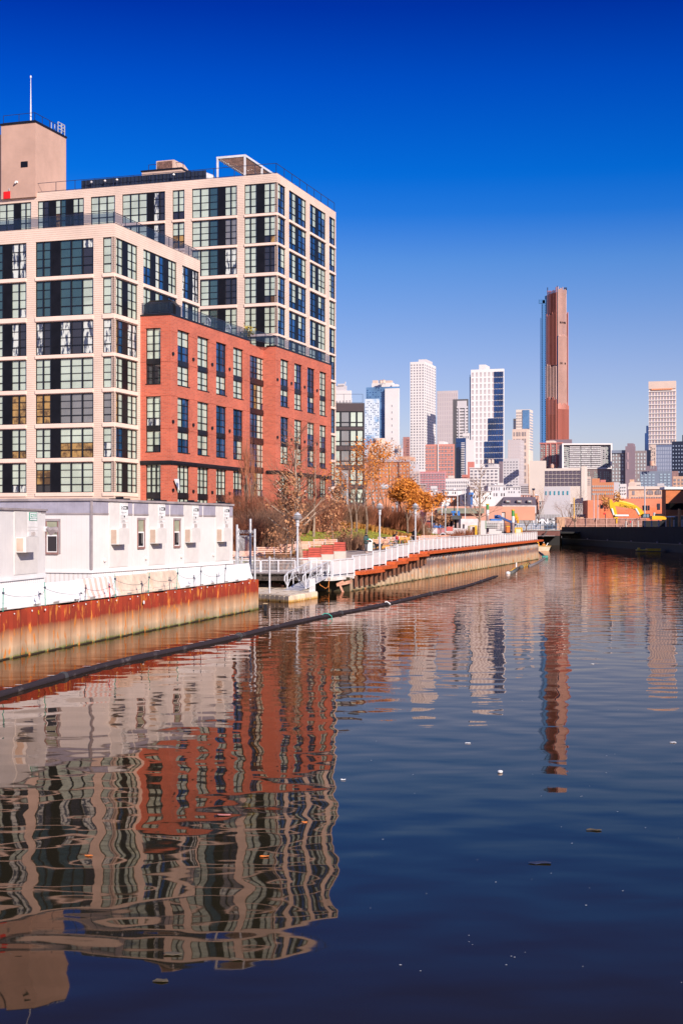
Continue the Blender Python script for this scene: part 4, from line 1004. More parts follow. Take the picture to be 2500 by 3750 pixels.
def ex11(root, f, r, A0, A1, zt, Y):
    q = MB(); q.box(f.a(2290), f.a(2325), -2, -.01, 1, EYE+(HY-1634)/F*Y); q.box(f.a(2296), f.a(2317), -1, 6, EYE+(HY-1634)/F*Y, EYE+(HY-1623)/F*Y); q.build('stair_shaft', PU, root)
    q = MB()
    for py in (1657, 1692): q.box(f.a(2296.5), f.a(2302), -2.2, -2.01, EYE+(HY-py-26)/F*Y, EYE+(HY-py)/F*Y)
    q.build('shaft_frame', T('far_pink_frame',(.45,.30,.32)), root)
    q = MB(); q.box(A0, f.a(2288), -.6, -.01, zt-.9, zt+.3); q.build('roof_band', BG2, root)
tower('grey apartment block with a purple stair shaft and pale windows', 'apartment building', 2238, 2364, 2366, 1650, 580, T('far_taupe',(.27,.22,.22)), wl, 11, 0, 10, wf=.5, hf=.6, ybase=1790, extra=ex11, skipf=lambda k,i,j,r_: i in (4,5,6) or r_.random() < .08)
# right tower
def ex12(root, f, r, A0, A1, zt, Y):
    q = MB(); q.box(A0-.2, .2, -.6, -.01, zt-5.2, zt+.1); q.build('crown_panel', TN, root)
    q = MB(); q.box(f.a(2384), f.a(2461), -.9, -.61, zt-6.0, zt-5.1); q.build('orange_band', T('far_orange',(.75,.30,.15)), root)
    q = MB()
    for j in range(13): z_ = zt-7.3-j*3.07; q.box(A0-.3, .3, -.6, -.13, z_, z_+.5)
    q.build('floor_band', W, root)
tower('tan office tower with a blank top panel, farthest right on the skyline', SK, 2374, 2472, 2474, 1395, 1000, T('far_tan_frame',(.70,.55,.48)), T('far_window_mauve',(.34,.30,.36),.15,var=.25,scale=.02), 9, 0, 13, wf=.5, hf=.75, ybase=1640, y_first=1432, extra=ex12)
tower('narrow deep blue glass tower left of the tan office tower', SK, 2359, 2373, 2375, 1616-30, 1050, BLD, wb, 2, 0, 20, ybase=1700)
tower('thin navy glass slab rising beside the tan office tower', SK, 2364, 2373, 2375, 1559, 1100, BLD, wb, 1, 0, 20, ybase=1700)
tower('grey glass office block with a fine grid below the tan office tower', 'office building', 2398, 2457, 2459, 1628, 900, T('far_grid_frame',(.14,.17,.27)), T('far_grid_glass',(.33,.36,.46),.1), 7, 0, 7, wf=.82, hf=.88, ybase=1735)
tower('pale patterned narrow building left of the gridded glass block', 'building', 2379, 2398, 2400, 1628, 850, TN, wd, 3, 0, 14, ybase=1715, skipf=lambda k,i,j,r_: r_.random() < .4)
tower('black narrow slab left of the pale patterned building', 'building', 2367, 2379, 2381, 1648, 800, NV, wb, 0, 0, 1)
tower('navy apartment tower with lit pale windows at the right edge', SK, 2458, 2500, 2530, 1616, 720, NV, T('far_window_pale_blue',(.30,.36,.48),.2), 4, 0, 8, wf=.38, hf=.35, ybase=1735, y_first=1626)
tower('tall navy edge tower cut off by the right border', SK, 2496, 2540, 2550, 1592, 800, NV, wb, 3, 0, 10, ybase=1735)
tower('blue grey mid rise with paired windows, below the gridded glass block', 'apartment building', 2341, 2454, 2456, 1725, 500, BG2, T('far_window_lightblue',(.36,.45,.52),.15), 8, 0, 5, wf=.6, hf=.55, ybase=1785, skipf=lambda k,i,j,r_: i == 4)
tower('mauve roof house behind the blue grey mid rise', 'building', 2364, 2402, 2404, 1706, 520, PU, wg, 0, 0, 1)
tanks(2385, 1705, 500, .8, 2.2, 'peach water tank beside the gridded glass block', T('far_peach2',(.66,.36,.26)))
tower('brownish block right of the blue grey mid rise', 'building', 2458, 2480, 2482, 1725, 480, T('far_brownish',(.30,.17,.16)), wd, 0, 0, 1)
tower('pale orange building with windows at the right edge below the navy tower', 'building', 2462, 2520, 2530, 1744, 440, T('far_pale_orange',(.62,.38,.27)), wg, 4, 0, 3, ybase=1790)
# beige school-like pair at 1935..2140
tower('blank beige tower block left of the gridded beige factory', 'building', 1937, 1996, 1998, 1687, 480, BG, wg, 0, 0, 1)
def ex13(root, f, r, A0, A1, zt, Y):
    q = MB(); q.box(f.a(2127), f.a(2140), -.3, 5, 2, EYE+(HY-1707)/F*Y); q.build('corner_pier', BG, root)
tower('beige factory with a large grid of dark windows, centre right', 'factory', 1993, 2126, 2128, 1714, 450, BG, T('far_window_plum',(.13,.10,.13),.15,var=.3), 9, 0, 4, wf=.86, hf=.86, ybase=1780, y_first=1722, extra=ex13)
tower('white low block with teal windows, behind the wooden utility poles', 'building', 1990, 2085, 2087, 1781, 400, W2, T('far_teal',(.05,.30,.38),.3), 6, 0, 1, wf=.3, hf=.7, ybase=1815, y_first=1795)
tower('long orange brick building with many windows, left of the white houses', 'building', 2166, 2245, 2247, 1766, 420, OB, wl, 11, 0, 3, wf=.45, hf=.5, ybase=1815)
tower('raised orange brick stair block on the long orange building', 'building', 2166, 2192, 2194, 1752, 424, OB, wg, 0, 0, 1)
tower('white stuccoed house with dark windows, right of the long orange building', 'house', 2268, 2290, 2292, 1772, 400, W, wd, 3, 0, 3, wf=.3, hf=.4, ybase=1815)
tower('taller white house joined to the orange building', 'house', 2246, 2262, 2264, 1766, 405, W2, wd, 0, 0, 1)
def ex14(root, f, r, A0, A1, zt, Y):
    q = MB(); q.box(f.a(2300), f.a(2325), -.3, 3, zt, EYE+(HY-1768)/F*Y); q.prism([(f.a(2301),.1,EYE+(HY-1768)/F*Y),(f.a(2324),.1,EYE+(HY-1768)/F*Y),(f.a(2318),.1,EYE+(HY-1763)/F*Y),(f.a(2307),.1,EYE+(HY-1763)/F*Y)], (0,2,0)); q.build('gable', TN, root)
    q = MB(); q.box(f.a(2302), f.a(2316), 1, 3, EYE+(HY-1768)/F*Y, EYE+(HY-1754)/F*Y); q.build('chimney', T('far_peach3',(.70,.42,.28)), root)
    q = MB(); q.box(A0-.2, .3, -.4, -.01, zt-.7, zt+.1); q.build('cornice', BG, root)
    for px in (2366, 2396):
        q = MB(); a0, a1 = f.a(px), f.a(px+23); z0, z1 = EYE+(HY-1811)/F*Y, EYE+(HY-1800)/F*Y
        q.prism([(a0,-.1,z0),(a1,-.1,z0),(a1,-.1,z1)]+[(a0+(a1-a0)*(1-t_/6), -.1, z1+.5*math.sin(math.pi*t_/6)) for t_ in range(1,6)]+[(a0,-.1,z1)], (0,.09,0)); q.build('arched_window', wg, root)
        q = MB()
        for s_ in (1/3, 2/3): q.box(a0+(a1-a0)*s_-.06, a0+(a1-a0)*s_+.06, -.16, -.11, z0, z1+.4)
        q.build('mullion', TN, root)
    for px in (2313,):
        q = MB(); q.box(f.a(px), f.a(px+9), -.1, -.01, EYE+(HY-1812)/F*Y, EYE+(HY-1797)/F*Y); q.build('window', wg, root)
    q = MB(); 
    for px in range(2310, 2430, 9): q.box(f.a(px), f.a(px+6), -.1, -.01, EYE+(HY-1825)/F*Y, EYE+(HY-1820)/F*Y)
    q.build('low_windows', wg, root)
tower('tan brick factory with arched triple windows, behind the excavator', 'factory', 2300, 2434, 2436, 1782, 400, T('far_tan_brick',(.68,.43,.30)), wg, 0, 0, 1, extra=ex14)
# ------------------------------------------------------------------ left bank: sheet piles, barriers, stakes, trailers
def zmat(name, stops, rough=.85, noise=.25, nscale=1.5, stretch=(1,1,1), spots=None):
    """colour by height (paint, tide marks and weed are in the steel itself) with a ragged edge"""
    m = bpy.data.materials.new(name); m.use_nodes = True; t = m.node_tree; n = t.nodes; l = t.links.new; b = n['Principled BSDF']; b.inputs['Roughness'].default_value = rough
    tcn = n.new('ShaderNodeTexCoord'); sp = n.new('ShaderNodeSeparateXYZ'); l(tcn.outputs['Object'], sp.inputs[0])
    mp = n.new('ShaderNodeMapping'); mp.inputs['Scale'].default_value = stretch; l(tcn.outputs['Object'], mp.inputs[0])
    no = n.new('ShaderNodeTexNoise'); no.inputs['Scale'].default_value = nscale; no.inputs['Detail'].default_value = 6; no.inputs['Roughness'].default_value = .7; l(mp.outputs[0], no.inputs[0])
    ma = n.new('ShaderNodeMath'); ma.operation = 'MULTIPLY_ADD'; l(no.outputs[0], ma.inputs[0]); ma.inputs[1].default_value = noise; l(sp.outputs['Z'], ma.inputs[2])
    sb = n.new('ShaderNodeMath'); sb.operation = 'SUBTRACT'; l(ma.outputs[0], sb.inputs[0]); sb.inputs[1].default_value = noise*.5
    hi = stops[-1][0]; dv = n.new('ShaderNodeMath'); dv.operation = 'DIVIDE'; l(sb.outputs[0], dv.inputs[0]); dv.inputs[1].default_value = hi
    r = n.new('ShaderNodeValToRGB'); l(dv.outputs[0], r.inputs[0]); e_ = r.color_ramp.elements
    e_[0].position = max(0, stops[0][0]/hi); e_[0].color = (*stops[0][1], 1); e_[1].position = 1; e_[1].color = (*stops[-1][1], 1)
    for z_, c in stops[1:-1]: q = e_.new(z_/hi); q.color = (*c, 1)
    n2 = n.new('ShaderNodeTexNoise'); n2.inputs['Scale'].default_value = 5; n2.inputs['Detail'].default_value = 4
    mp2 = n.new('ShaderNodeMapping'); mp2.inputs['Scale'].default_value = (1,1,.35); l(tcn.outputs['Object'], mp2.inputs[0]); l(mp2.outputs[0], n2.inputs[0])
    r2 = n.new('ShaderNodeValToRGB'); l(n2.outputs[0], r2.inputs[0]); r2.color_ramp.elements[0].position = .57; r2.color_ramp.elements[1].position = .66
    mxx = n.new('ShaderNodeMix'); mxx.data_type = 'RGBA'; l(r2.outputs[0], mxx.inputs[0]); l(r.outputs[0], mxx.inputs['A']); mxx.inputs['B'].default_value = (*(spots or (.62,.20,.03)), 1)
    mv = n.new('ShaderNodeMix'); mv.data_type = 'RGBA'; mv.blend_type = 'MULTIPLY'; mv.inputs[0].default_value = .55; l(mxx.outputs['Result'], mv.inputs['A'])
    n3 = n.new('ShaderNodeTexNoise'); n3.inputs['Scale'].default_value = 1.1; n3.inputs['Detail'].default_value = 5; l(mp.outputs[0], n3.inputs[0])
    r3 = n.new('ShaderNodeValToRGB'); l(n3.outputs[0], r3.inputs[0]); r3.color_ramp.elements[0].color = (.45,.42,.42,1); r3.color_ramp.elements[0].position = .3; r3.color_ramp.elements[1].color = (1,1,1,1); r3.color_ramp.elements[1].position = .6
    l(r3.outputs[0], mv.inputs['B']); l(mv.outputs['Result'], b.inputs['Base Color'])
    bu = n.new('ShaderNodeBump'); bu.inputs['Strength'].default_value = .4; bu.inputs['Distance'].default_value = .02; l(n2.outputs[0], bu.inputs['Height']); l(bu.outputs[0], b.inputs['Normal'])
    return m
rust = zmat('rusty_sheet_pile', [(.0,(.045,.05,.02)),(.05,(.16,.17,.04)),(.13,(.36,.28,.17)),(.40,(.55,.36,.22)),(.74,(.47,.24,.12)),(.96,(.32,.10,.04)),(1.04,(.30,.03,.008)),(1.7,(.38,.040,.01))], nscale=1.1, noise=.34, stretch=(1,1,.6))
def corrugated(mb, ptf, t0, t1, ztopf, per=1.42, dep=.34, zb=-1.2, m=0, lean=.14):
    """interlocked U-shaped piles: outer pan, flank, inner pan, flank"""
    prof = []; t_ = t0
    while t_ < t1:
        for ft, off in ((0, 0), (.38, 0), (.52, -dep), (.86, -dep)):
            tt_ = t_+ft*per
            if tt_ <= t1: prof.append((tt_, off))
        t_ += per
    for i in range(len(prof)-1):
        (a, oa), (b, ob) = prof[i], prof[i+1]; za, zb_ = ztopf(a), ztopf(b)
        p, q = ptf(a, oa), ptf(b, ob)
        mb.face([(p.x,p.y,zb),(q.x,q.y,zb),(q.x,q.y,zb_),(p.x,p.y,za)], m)
    return prof
def pile_left():
    root = thing('sheet_pile_wall', 'rust red corrugated sheet pile wall along the water in front of the white trailers', 'retaining wall', (0,0,0))
    mb_ = MB(); r_ = random.Random(2); st = {}
    def zt_(t_):
        k = round(t_/1.42); st.setdefault(k, r_.uniform(-.035,.035)); return 1.63+st[k]
    corrugated(mb_, lambda t_, o: pile_pt(t_, o), -26, 30.7, zt_, 1.42, .05)
    a = pile_pt(30.7, -.3 if True else 0); b = pile_pt(30.9, -6)
    mb_.face([(pile_pt(30.7,0).x, pile_pt(30.7,0).y, -1.2), (b.x,b.y,-1.2), (b.x,b.y,1.64), (pile_pt(30.7,0).x, pile_pt(30.7,0).y, 1.64)])
    # dark steel line just above the water
    for k in range(int(56/1.42)):
        t0 = -26+k*1.42
        for o0, (u0, u1) in ((.02, (0, .62)), (-.04, (.71, 1.33))):
            mb_.hexa([pile_pt(t0+u0,o0-.03,-.2), pile_pt(t0+u1,o0-.03,-.2), pile_pt(t0+u1,o0,-.2), pile_pt(t0+u0,o0,-.2), pile_pt(t0+u0,o0-.03,.045), pile_pt(t0+u1,o0-.03,.045), pile_pt(t0+u1,o0,.045), pile_pt(t0+u0,o0,.045)], 1)
    mb_.build('sheet_piles', [rust, mat('wet_steel', (.05,.035,.02), .5)], root)
    mb_ = MB(); r_ = random.Random(8)
    for k in range(34):
        t_ = -8+k*1.15+r_.uniform(-.2,.2); p = pile_pt(t_, .03, 1.63-r_.uniform(.05,.14)); mb_.tube([p, p+PN*.02], r_.uniform(.015,.04), 8)
    for t_ in (13.3,): p = pile_pt(t_, .03, 1.28); mb_.tube([p, p+PN*.02], .08, 8)
    mb_.build('bolt_plate', M['white'], root)
    text('R', 'painted_mark', pile_pt(2.9, .03, 1.38), PDIR, (0,0,1), .22, M['yellow'], root, .003)
pile_left()
BOFF = -.95
def barrier(px0, px1, h, m, label, lean=0, stripes=False, z0=1.62, group='road barriers behind the sheet pile wall'):
    P0 = pile_pt(0, BOFF); t0, t1 = on_line(P0, PDIR, px0), on_line(P0, PDIR, px1)
    p = pile_pt((t0+t1)/2, BOFF, z0); L_ = (t1-t0)/2-.03
    rz = math.atan2(PDIR.y, PDIR.x); root = thing('jersey_barrier', label, 'barrier', p, rz, group)
    prof = [(-.30,0),(-.30,.08),(-.20,.30),(-.10,h-.04),(-.06,h),(.06,h),(.10,h-.04),(.20,.30),(.30,.08),(.30,0)]
    mb_ = MB(); N = 14 if stripes else 1
    for i in range(N):
        a = -L_+2*L_*i/N; b = -L_+2*L_*(i+1)/N
        mb_.prism([(a, y, z) for y, z in reversed(prof)], (b-a, 0, 0), (i % 2)) if stripes else mb_.prism([(a, y, z) for y, z in reversed(prof)], (b-a,0,0), 0)
    mb_.build('body', [m, T('stripe_pink', (.84,.54,.46), .7)], root)
    if h > .6:
        mb_ = MB()
        for s_ in (-1, 1): mb_.box(s_*L_*.6-.25, s_*L_*.6+.25, -.31, -.24, .0, .07)
        mb_.build('fork_pocket', T('pocket_shadow', (.30,.27,.25)), root)
wb_ = T('barrier_white', (.82,.80,.79), .6, var=.05, scale=1.2); tb_ = mat('barrier_tan', (.72,.55,.43), .9, .12, 2, bump=.3)
bl = [(-190,-62,.78,wb_,'white barrier farthest left, cut off by the left border',0),(-60,146,.80,wb_,'white barrier below the small trailer, second from the left border',0),(152,281,.78,wb_,'white barrier left of the pink striped barrier',0),
      (285,420,.82,wb_,'pink and white striped barrier on the sheet pile wall',1),(427,538,.80,tb_,'bare tan concrete barrier right of the striped barrier',0),(544,640,.84,tb_,'second bare tan concrete barrier, left of the plain white ones',0),
      (646,735,.82,wb_,'plain white barrier just right of the tan barriers',0),(739,826,.82,wb_,'plain white barrier second from the right end',0),(832,908,.86,wb_,'white barrier at the right end of the row, past the last trailer',0)]
for p0, p1, h_, m_, lab, st_ in bl: barrier(p0, p1, h_, m_, lab, stripes=bool(st_))
stk = [(12,.82,'teal_p','green stake nearest the left border'),(148,.62,'galv','grey bent stake beside the second white barrier'),(167,.88,'teal_p','green stake under the corner of the small trailer'),(289,.45,'galv','short bent wire stake left of the striped barrier'),(312,.66,'rail','dark stake with a cloth knot before the striped barrier'),
    (403,.60,'red','red stake at the right end of the striped barrier'),(423,.98,'teal_p','green stake between the striped and tan barriers'),(521,.58,'rail','thin dark stake before the first tan barrier'),(543,.90,'teal_p','green stake between the two tan barriers'),
    (622,.62,'rail','bent dark stake before the second tan barrier'),(647,.98,'teal_p','green stake right of the second tan barrier'),(712,.60,'rail','short bent stake before the plain white barrier'),(734,.96,'rail','tall dark stake between plain white barriers'),(795,.55,'rail','short dark stake left of the last tall stake'),(822,1.0,'rail','tall dark stake beside the last white barrier')]
tops = []
for px, h_, mm, lab in stk:
    t_ = on_line(pile_pt(0,-.3), PDIR, px); p = pile_pt(t_, -.3, 1.60); r0 = random.Random(px); lean = r0.uniform(-.05,.08)*(2 if 'bent' in lab else 1)
    s_ = thing('metal_stake', lab, 'stake', p, 0, 'stakes along the sheet pile wall'); q = MB()
    q.tube([(0,0,0),(lean*.5,0,h_*.5),(lean,0,h_)], .017, 6); o_ = q.build('stake', M[mm], s_)
    q = MB(); q.tube([(lean*.8,0,h_*.74),(lean*.9,0,h_*.82)], .045, 6); q.build('knot', M['rail'], s_)
    tops.append((p+Vector((lean*.78,0,h_*.74)), h_))
q = MB(); prev = None
for p, h_ in tops:
    if prev is not None:
        a = prev; b = p; pts = []
        for k in range(7): s_ = k/6; c = a.lerp(b, s_); c.z -= .10*4*s_*(1-s_); pts.append(c)
        q.tube(pts, .007, 4, cap=False)
    prev = p
tag(q.build('sagging_cable', M['rail']), 'thin dark cable sagging from stake to stake along the sheet pile wall', 'cable')

# trailers -------------------------------------------------------------------
TW = lines(mat('trailer_white', (.74,.69,.665), .55, .03, .8), 'H', .24, .004, .965, .08, .3)
TWG = lines(mat('trailer_grey_white', (.70,.66,.64), .55, .03, .8), 'H', .24, .004, .965, .08, .3)
LAV = lines(mat('lavender_fascia', (.38,.35,.42), .35, .08, 1.5), 'H', .41, .006, .9, .05, .4)
TRIM = mat('trailer_trim', (.36,.30,.30), .5); HOOD = mat('unit_cream', (.66,.61,.58), .6, .04, 2); SKIRT = lines(mat('skirting', (.84,.80,.79), .5, .03, 1), 'H', .22, .03, .86, .35)
TANIN = mat('unit_tan_inside', (.46,.34,.27), .7)
WINF = mat('window_trim_brown', (.30,.16,.14), .6); SASHW = M['white']
def ac_column(root, f, a0, a1, z0, z1, sign):
    H = z1-z0; q = MB(); f.box(q, a0, a1, z0+.02*H, z1-.02, -.025, -.002); q.build('cover_panel', HOOD, root)
    w_ = a1-a0; q = MB(); ha0, ha1 = a0+.06*w_, a0+.62*w_; hz0, hz1 = z0+.36*H, z0+.59*H; D = .42
    P = f.P
    # hood: outer plate, top, right cheek, floor lip; the left cheek is a recessed tan grille
    f.box(q, ha0, ha1, hz0, hz1, -D, -.026); hd = q.build('air_conditioner', HOOD, root)
    q = MB(); f.box(q, ha0-.012, ha0-.002, hz0+.04, hz1-.04, -D*.72, -.05); q.build('coil_grille', TANIN, hd)
    q = MB(); f.box(q, ha1+.02, a1-.05, hz0+.02, hz1, -.06, -.026); q.build('service_panel', T('panel_grey',(.66,.63,.63),.5), root)
    q = MB(); b0, b1 = a0+.56*w_, a1-.02
    f.box(q, b0, b1, z0+.745*H, z1-.06, -.04, -.026); f.box(q, b0, b1, z0+.69*H, z0+.735*H, -.04, -.026); f.box(q, b0, b1, z0+.60*H, z0+.68*H, -.04, -.026); q.build('access_plate', T('plate_white',(.78,.74,.72),.5), root)
    q = MB()
    for k in range(7): c = b0+(b1-b0)*(.3+.4*k/6); f.box(q, c-.012, c+.012, z0+.61*H, z0+.67*H, -.055, -.041)
    q.build('vent', T('vent_shade',(.42,.36,.35)), root)
    if sign: sign(root, f, b0, b1, z0, z1, H)
def mobile_sign(num):
    def g(root, f, b0, b1, z0, z1, H):
        w_ = b1-b0; s0, s1 = z0+.83*H, z0+.93*H; q = MB()
        f.box(q, b0+.08*w_, b1-.03, z0+.795*H, z0+.945*H, -.052, -.041); sg = q.build('sign', T('sign_white',(.85,.84,.84),.5), root)
        # black banner with a round white emblem cut by white lettering
        q = MB(); x0, x1 = b0+.13*w_, b1-.06*w_
        zb0, zb1 = z0+.885*H, z0+.935*H
        f.box(q, x0, x1, zb0, zb1, -.058, -.053); q.build('banner', M['black'], sg)
        c = x0+.15*(x1-x0); q = MB(); pts = [f.P(c+.065*math.cos(t_*math.pi/8), (zb0+zb1)/2+.072*math.sin(t_*math.pi/8), -.059) for t_ in range(16)]
        q.prism(pts, tuple(Vector(f.P(0,0,-.004))-Vector(f.P(0,0,0)))); q.build('emblem', T('sign_white',(.85,.84,.84)), sg)
        q = MB(); q.prism([f.P(c-.03,(zb0+zb1)/2-.035,-.064), f.P(c+.04,(zb0+zb1)/2,-.064), f.P(c-.03,(zb0+zb1)/2+.035,-.064)], tuple(Vector(f.P(0,0,-.003))-Vector(f.P(0,0,0)))); q.build('emblem_mark', M['black'], sg)
        A = Vector(f.P(1,0,0))-Vector(f.P(0,0,0)); U = (0,0,1)
        text('Mobile', 'lettering', f.P(x0+.30*(x1-x0), zb0+.03, -.06), A, U, .125, T('sign_white',(.85,.84,.84)), sg, .002, .9, .004)
        text('800-523-7918', 'phone_number', f.P(x0, z0+.825*H, -.053), A, U, .095, T('ink_grey',(.25,.23,.23)), sg, .002, .95)
        text(num, 'unit_number', f.P(b0+.18*w_, z0+.695*H, -.042), A, U, .11, T('ink_grey',(.25,.23,.23)), root, .002, 1.05)
        q = MB(); cx = (b0+b1)/2+.02; f.box(q, cx-.05, cx+.05, z0+.765*H, z0+.79*H, -.05, -.041); q.build('label_square', M['black'], root)
    return g
def trailer_window(root, f, a0, a1, z0, z1, sh=True):
    q = MB(); f.box(q, a0-.07, a1+.10, z1, z1+.10, -.05, -.003); f.box(q, a1, a1+.10, z0-.06, z1-.003, -.03, -.003); q.build('window_surround', TRIM, root)
    q = MB(); f.box(q, a0-.05, a0, z0, z1-.003, -.045, .06); f.box(q, a1-.045, a1-.003, z0, z1-.003, -.045, .06); f.box(q, a0-.05, a1, z0-.09, z0-.003, -.07, .06); q.box; w_ = q.build('window', WINF, root)
    q = MB(); m_ = (z0+z1)/2+.05; f.box(q, a0+.003, a1-.05, m_-.03, m_+.03, -.03, .03)
    f.box(q, a0+.003, a0+.04, z0+.001, m_-.031, -.03, .03); f.box(q, a1-.085, a1-.05, z0+.001, m_-.031, -.03, .03); f.box(q, a0+.041, a1-.086, z0+.001, z0+.04, -.03, .03); q.build('sash', SASHW, w_)
    q = MB(); f.quad(q, a0+.003, a1-.05, m_+.031, z1-.003, -.008, 1); f.quad(q, a0+.04, a1-.086, z0+.04, m_-.031, -.008, 0); q.build('pane', [M['dark'], T('pane_olive',(.36,.36,.26),.08)], w_)
def long_trailers():
    X0, Y0 = -10.62, 60.5; b = Bld(X0, Y0, math.radians(-17.5)); f0 = Face(b, 'F', 0); r0 = Face(b, 'R', 0)
    a_edges = [0]+[r0.a(px) for px in (487, 621, 742, 853)]
    names = ['nearest office trailer of the long row with a window on its camera side', 'second office trailer of the long row, tall window on its left', 'third office trailer of the long row, narrow window on its left', 'farthest office trailer of the long row beside the chain link gate']
    nums = ['22998G', '229981', '22987', '22981']
    z0, z1, zs = 2.68, 5.62, 1.62
    for i in range(4):
        a0, a1 = a_edges[i]+.015, a_edges[i+1]-.015; wo = b.l2w(0, a0); root = thing('office_trailer', 'white %s' % names[i], 'trailer', (wo[0], wo[1], 0), math.radians(-17.5), 'office trailers joined in a row')
        bb = Bld(wo[0], wo[1], math.radians(-17.5)); f = Face(bb, 'F', 0); r = Face(bb, 'R', 0); w_ = a1-a0; A0 = -11.5
        q = MB(); q.box(A0, 0, 0, w_, z0, z1, 0); q.build('body', TW, root)
        q = MB(); q.box(A0, .03, -.03, w_, z0-.14, z0+.002, 0); q.build('bottom_rail', M['white'], root)
        q = MB(); q.box(A0+.05, -.04, .04, w_, zs-.3, z0-.141); q.build('skirting', SKIRT, root)
        q = MB(); q.box(A0-.1, .10, -.10 if i == 0 else 0, w_, z1+.002, z1+.10); q.build('roof_edge', TRIM, root)
        # lavender fascia panels on the end wall
        H = z1-z0; q = MB()
        f1 = [(0.02,.385),(.875,.985)] if i == 0 else [(.02,.40),(.885,.985)]
        for u0, u1 in f1: r.box(q, u0*w_, u1*w_, z1-.175*H, z1-.01, -.02, -.002)
        if i == 0: f.box(q, A0, -.02, z1-.175*H, z1-.01, -.02, -.002)
        q.build('fascia', LAV, root)
        q = MB()
        for u0, u1 in f1: r.box(q, u0*w_-.01, u1*w_+.01, z1-.20*H, z1-.176*H, -.035, -.002)
        if i == 0: f.box(q, A0, -.02, z1-.20*H, z1-.176*H, -.035, -.002); q.box(-.03, .06, -.06, -.001, z0, z1)
        q.build('trim', TRIM, root)
        ac_column(root, r, .41*w_, .865*w_, z0, z1, mobile_sign(nums[i]))
        if i in (1, 2): trailer_window(root, r, .12*w_, .29*w_, z0+.31*H, z1-.27*H)
        if i == 0: trailer_window(root, f, f.a(173), f.a(216), z0+.25*H, z1-.295*H)
        q = MB(); c = r.P(.29*w_ if i == 0 else .33*w_, z0+.13*H, -.04); q.lathe((c[0],c[1],c[2]-.07), [(.05,0),(.08,.05),(.08,.12),(.04,.16)], 8); q.build('outlet_cap', HOOD, root)
        # roof bracket at each joint
        q = MB(); q.box(-1.0, -.1, w_-.35, w_-.05, z1+.10, z1+.17); q.box(-.7, -.4, w_-.3, w_-.1, z1+.17, z1+.24); q.build('roof_clamp', M['black'], root)
long_trailers()
def small_trailer():
    X0, Y0 = (167-HX)/F*56.5, 56.5; dx = -11.76-(-12.35); th = math.radians(-90)+math.atan2(15, 2.05); b = Bld(X0, Y0, th)
    root = thing('office_trailer', 'small white office trailer with a green company sign at the left border', 'trailer', (X0, Y0, 0), th)
    r = Face(b, 'R', 0); L_ = -16; z0, z1 = 2.66, 5.13
    q = MB(); q.box(-3.2, 0, L_, 0, z0, z1); q.build('body', TWG, root)
    q = MB(); q.box(-3.2, .03, L_, .03, z0-.16, z0-.001); q.build('bottom_rail', M['white'], root)
    q = MB(); q.box(-3.15, -.04, L_, -.03, 1.4, z0-.161); q.build('skirting', SKIRT, root)
    q = MB(); q.box(-3.3, .08, L_, .08, z1+.002, z1+.08); q.box(.003, .03, -.5, .0, z1-.07, z1); q.build('roof_edge', TRIM, root)
    def sg(root, f, b0, b1, z0_, z1_, H):
        w_ = b1-b0; q = MB(); s0, s1, t0, t1 = b0+.10*w_, b1-.12*w_, z0_+.845*H, z0_+.975*H
        f.box(q, s0, s1, t0, t1, -.055, -.041); s_ = q.build('sign', T('sign_green',(.0,.27,.16),.5), root)
        wht = T('sign_white',(.85,.84,.84)); q = MB(); m_ = (s1-s0)*.07
        f.box(q, s0+m_, s1-m_, t0+(t1-t0)*.27, t1-(t1-t0)*.07, -.060, -.056); q.build('white_field', wht, s_)
        q = MB(); f.box(q, s0+2.2*m_, s1-2.2*m_, t0+(t1-t0)*.40, t1-(t1-t0)*.19, -.064, -.061); q.build('green_field', T('sign_green',(.0,.27,.16)), s_)
        q = MB(); f.box(q, s0+m_, (s0+s1)/2-.01, t0+(t1-t0)*.06, t0+(t1-t0)*.20, -.060, -.056); q.build('white_strip', wht, s_); q = MB(); f.box(q, (s0+s1)/2+.01, s1-m_, t0+(t1-t0)*.06, t0+(t1-t0)*.20, -.060, -.056); q.build('white_strip', wht, s_)
        A = Vector(f.P(1,0,0))-Vector(f.P(0,0,0))
        text('WILLSCOT', 'lettering', f.P(s0+2.6*m_, t0+(t1-t0)*.46, -.065), A, (0,0,1), (s1-s0)*.155, wht, s_, .002, .95, .003)
    a0, a1 = r.a(52), r.a(137)
    ac_column(root, r, a0, a1, z0, z1, sg)
    # twin floodlight on the far corner
    fl = thing('floodlight', 'twin grey floodlight on the corner of the small left trailer', 'floodlight', (X0, Y0, 4.42), th)
    q = MB(); q.box(0.0, .10, -.1, .1, -.10, .10); q.build('mount', M['galv'], fl)
    for s_ in (-1, 1):
        q = MB(); q.tube([(.08, s_*.05, 0),(.22, s_*.14+.02, -.02),(.34, s_*.26+.05, -.05-.08*(s_<0))], [.06,.10,.15], 10); q.build('lamp_head', T('flood_grey',(.30,.25,.26)), fl)
small_trailer()

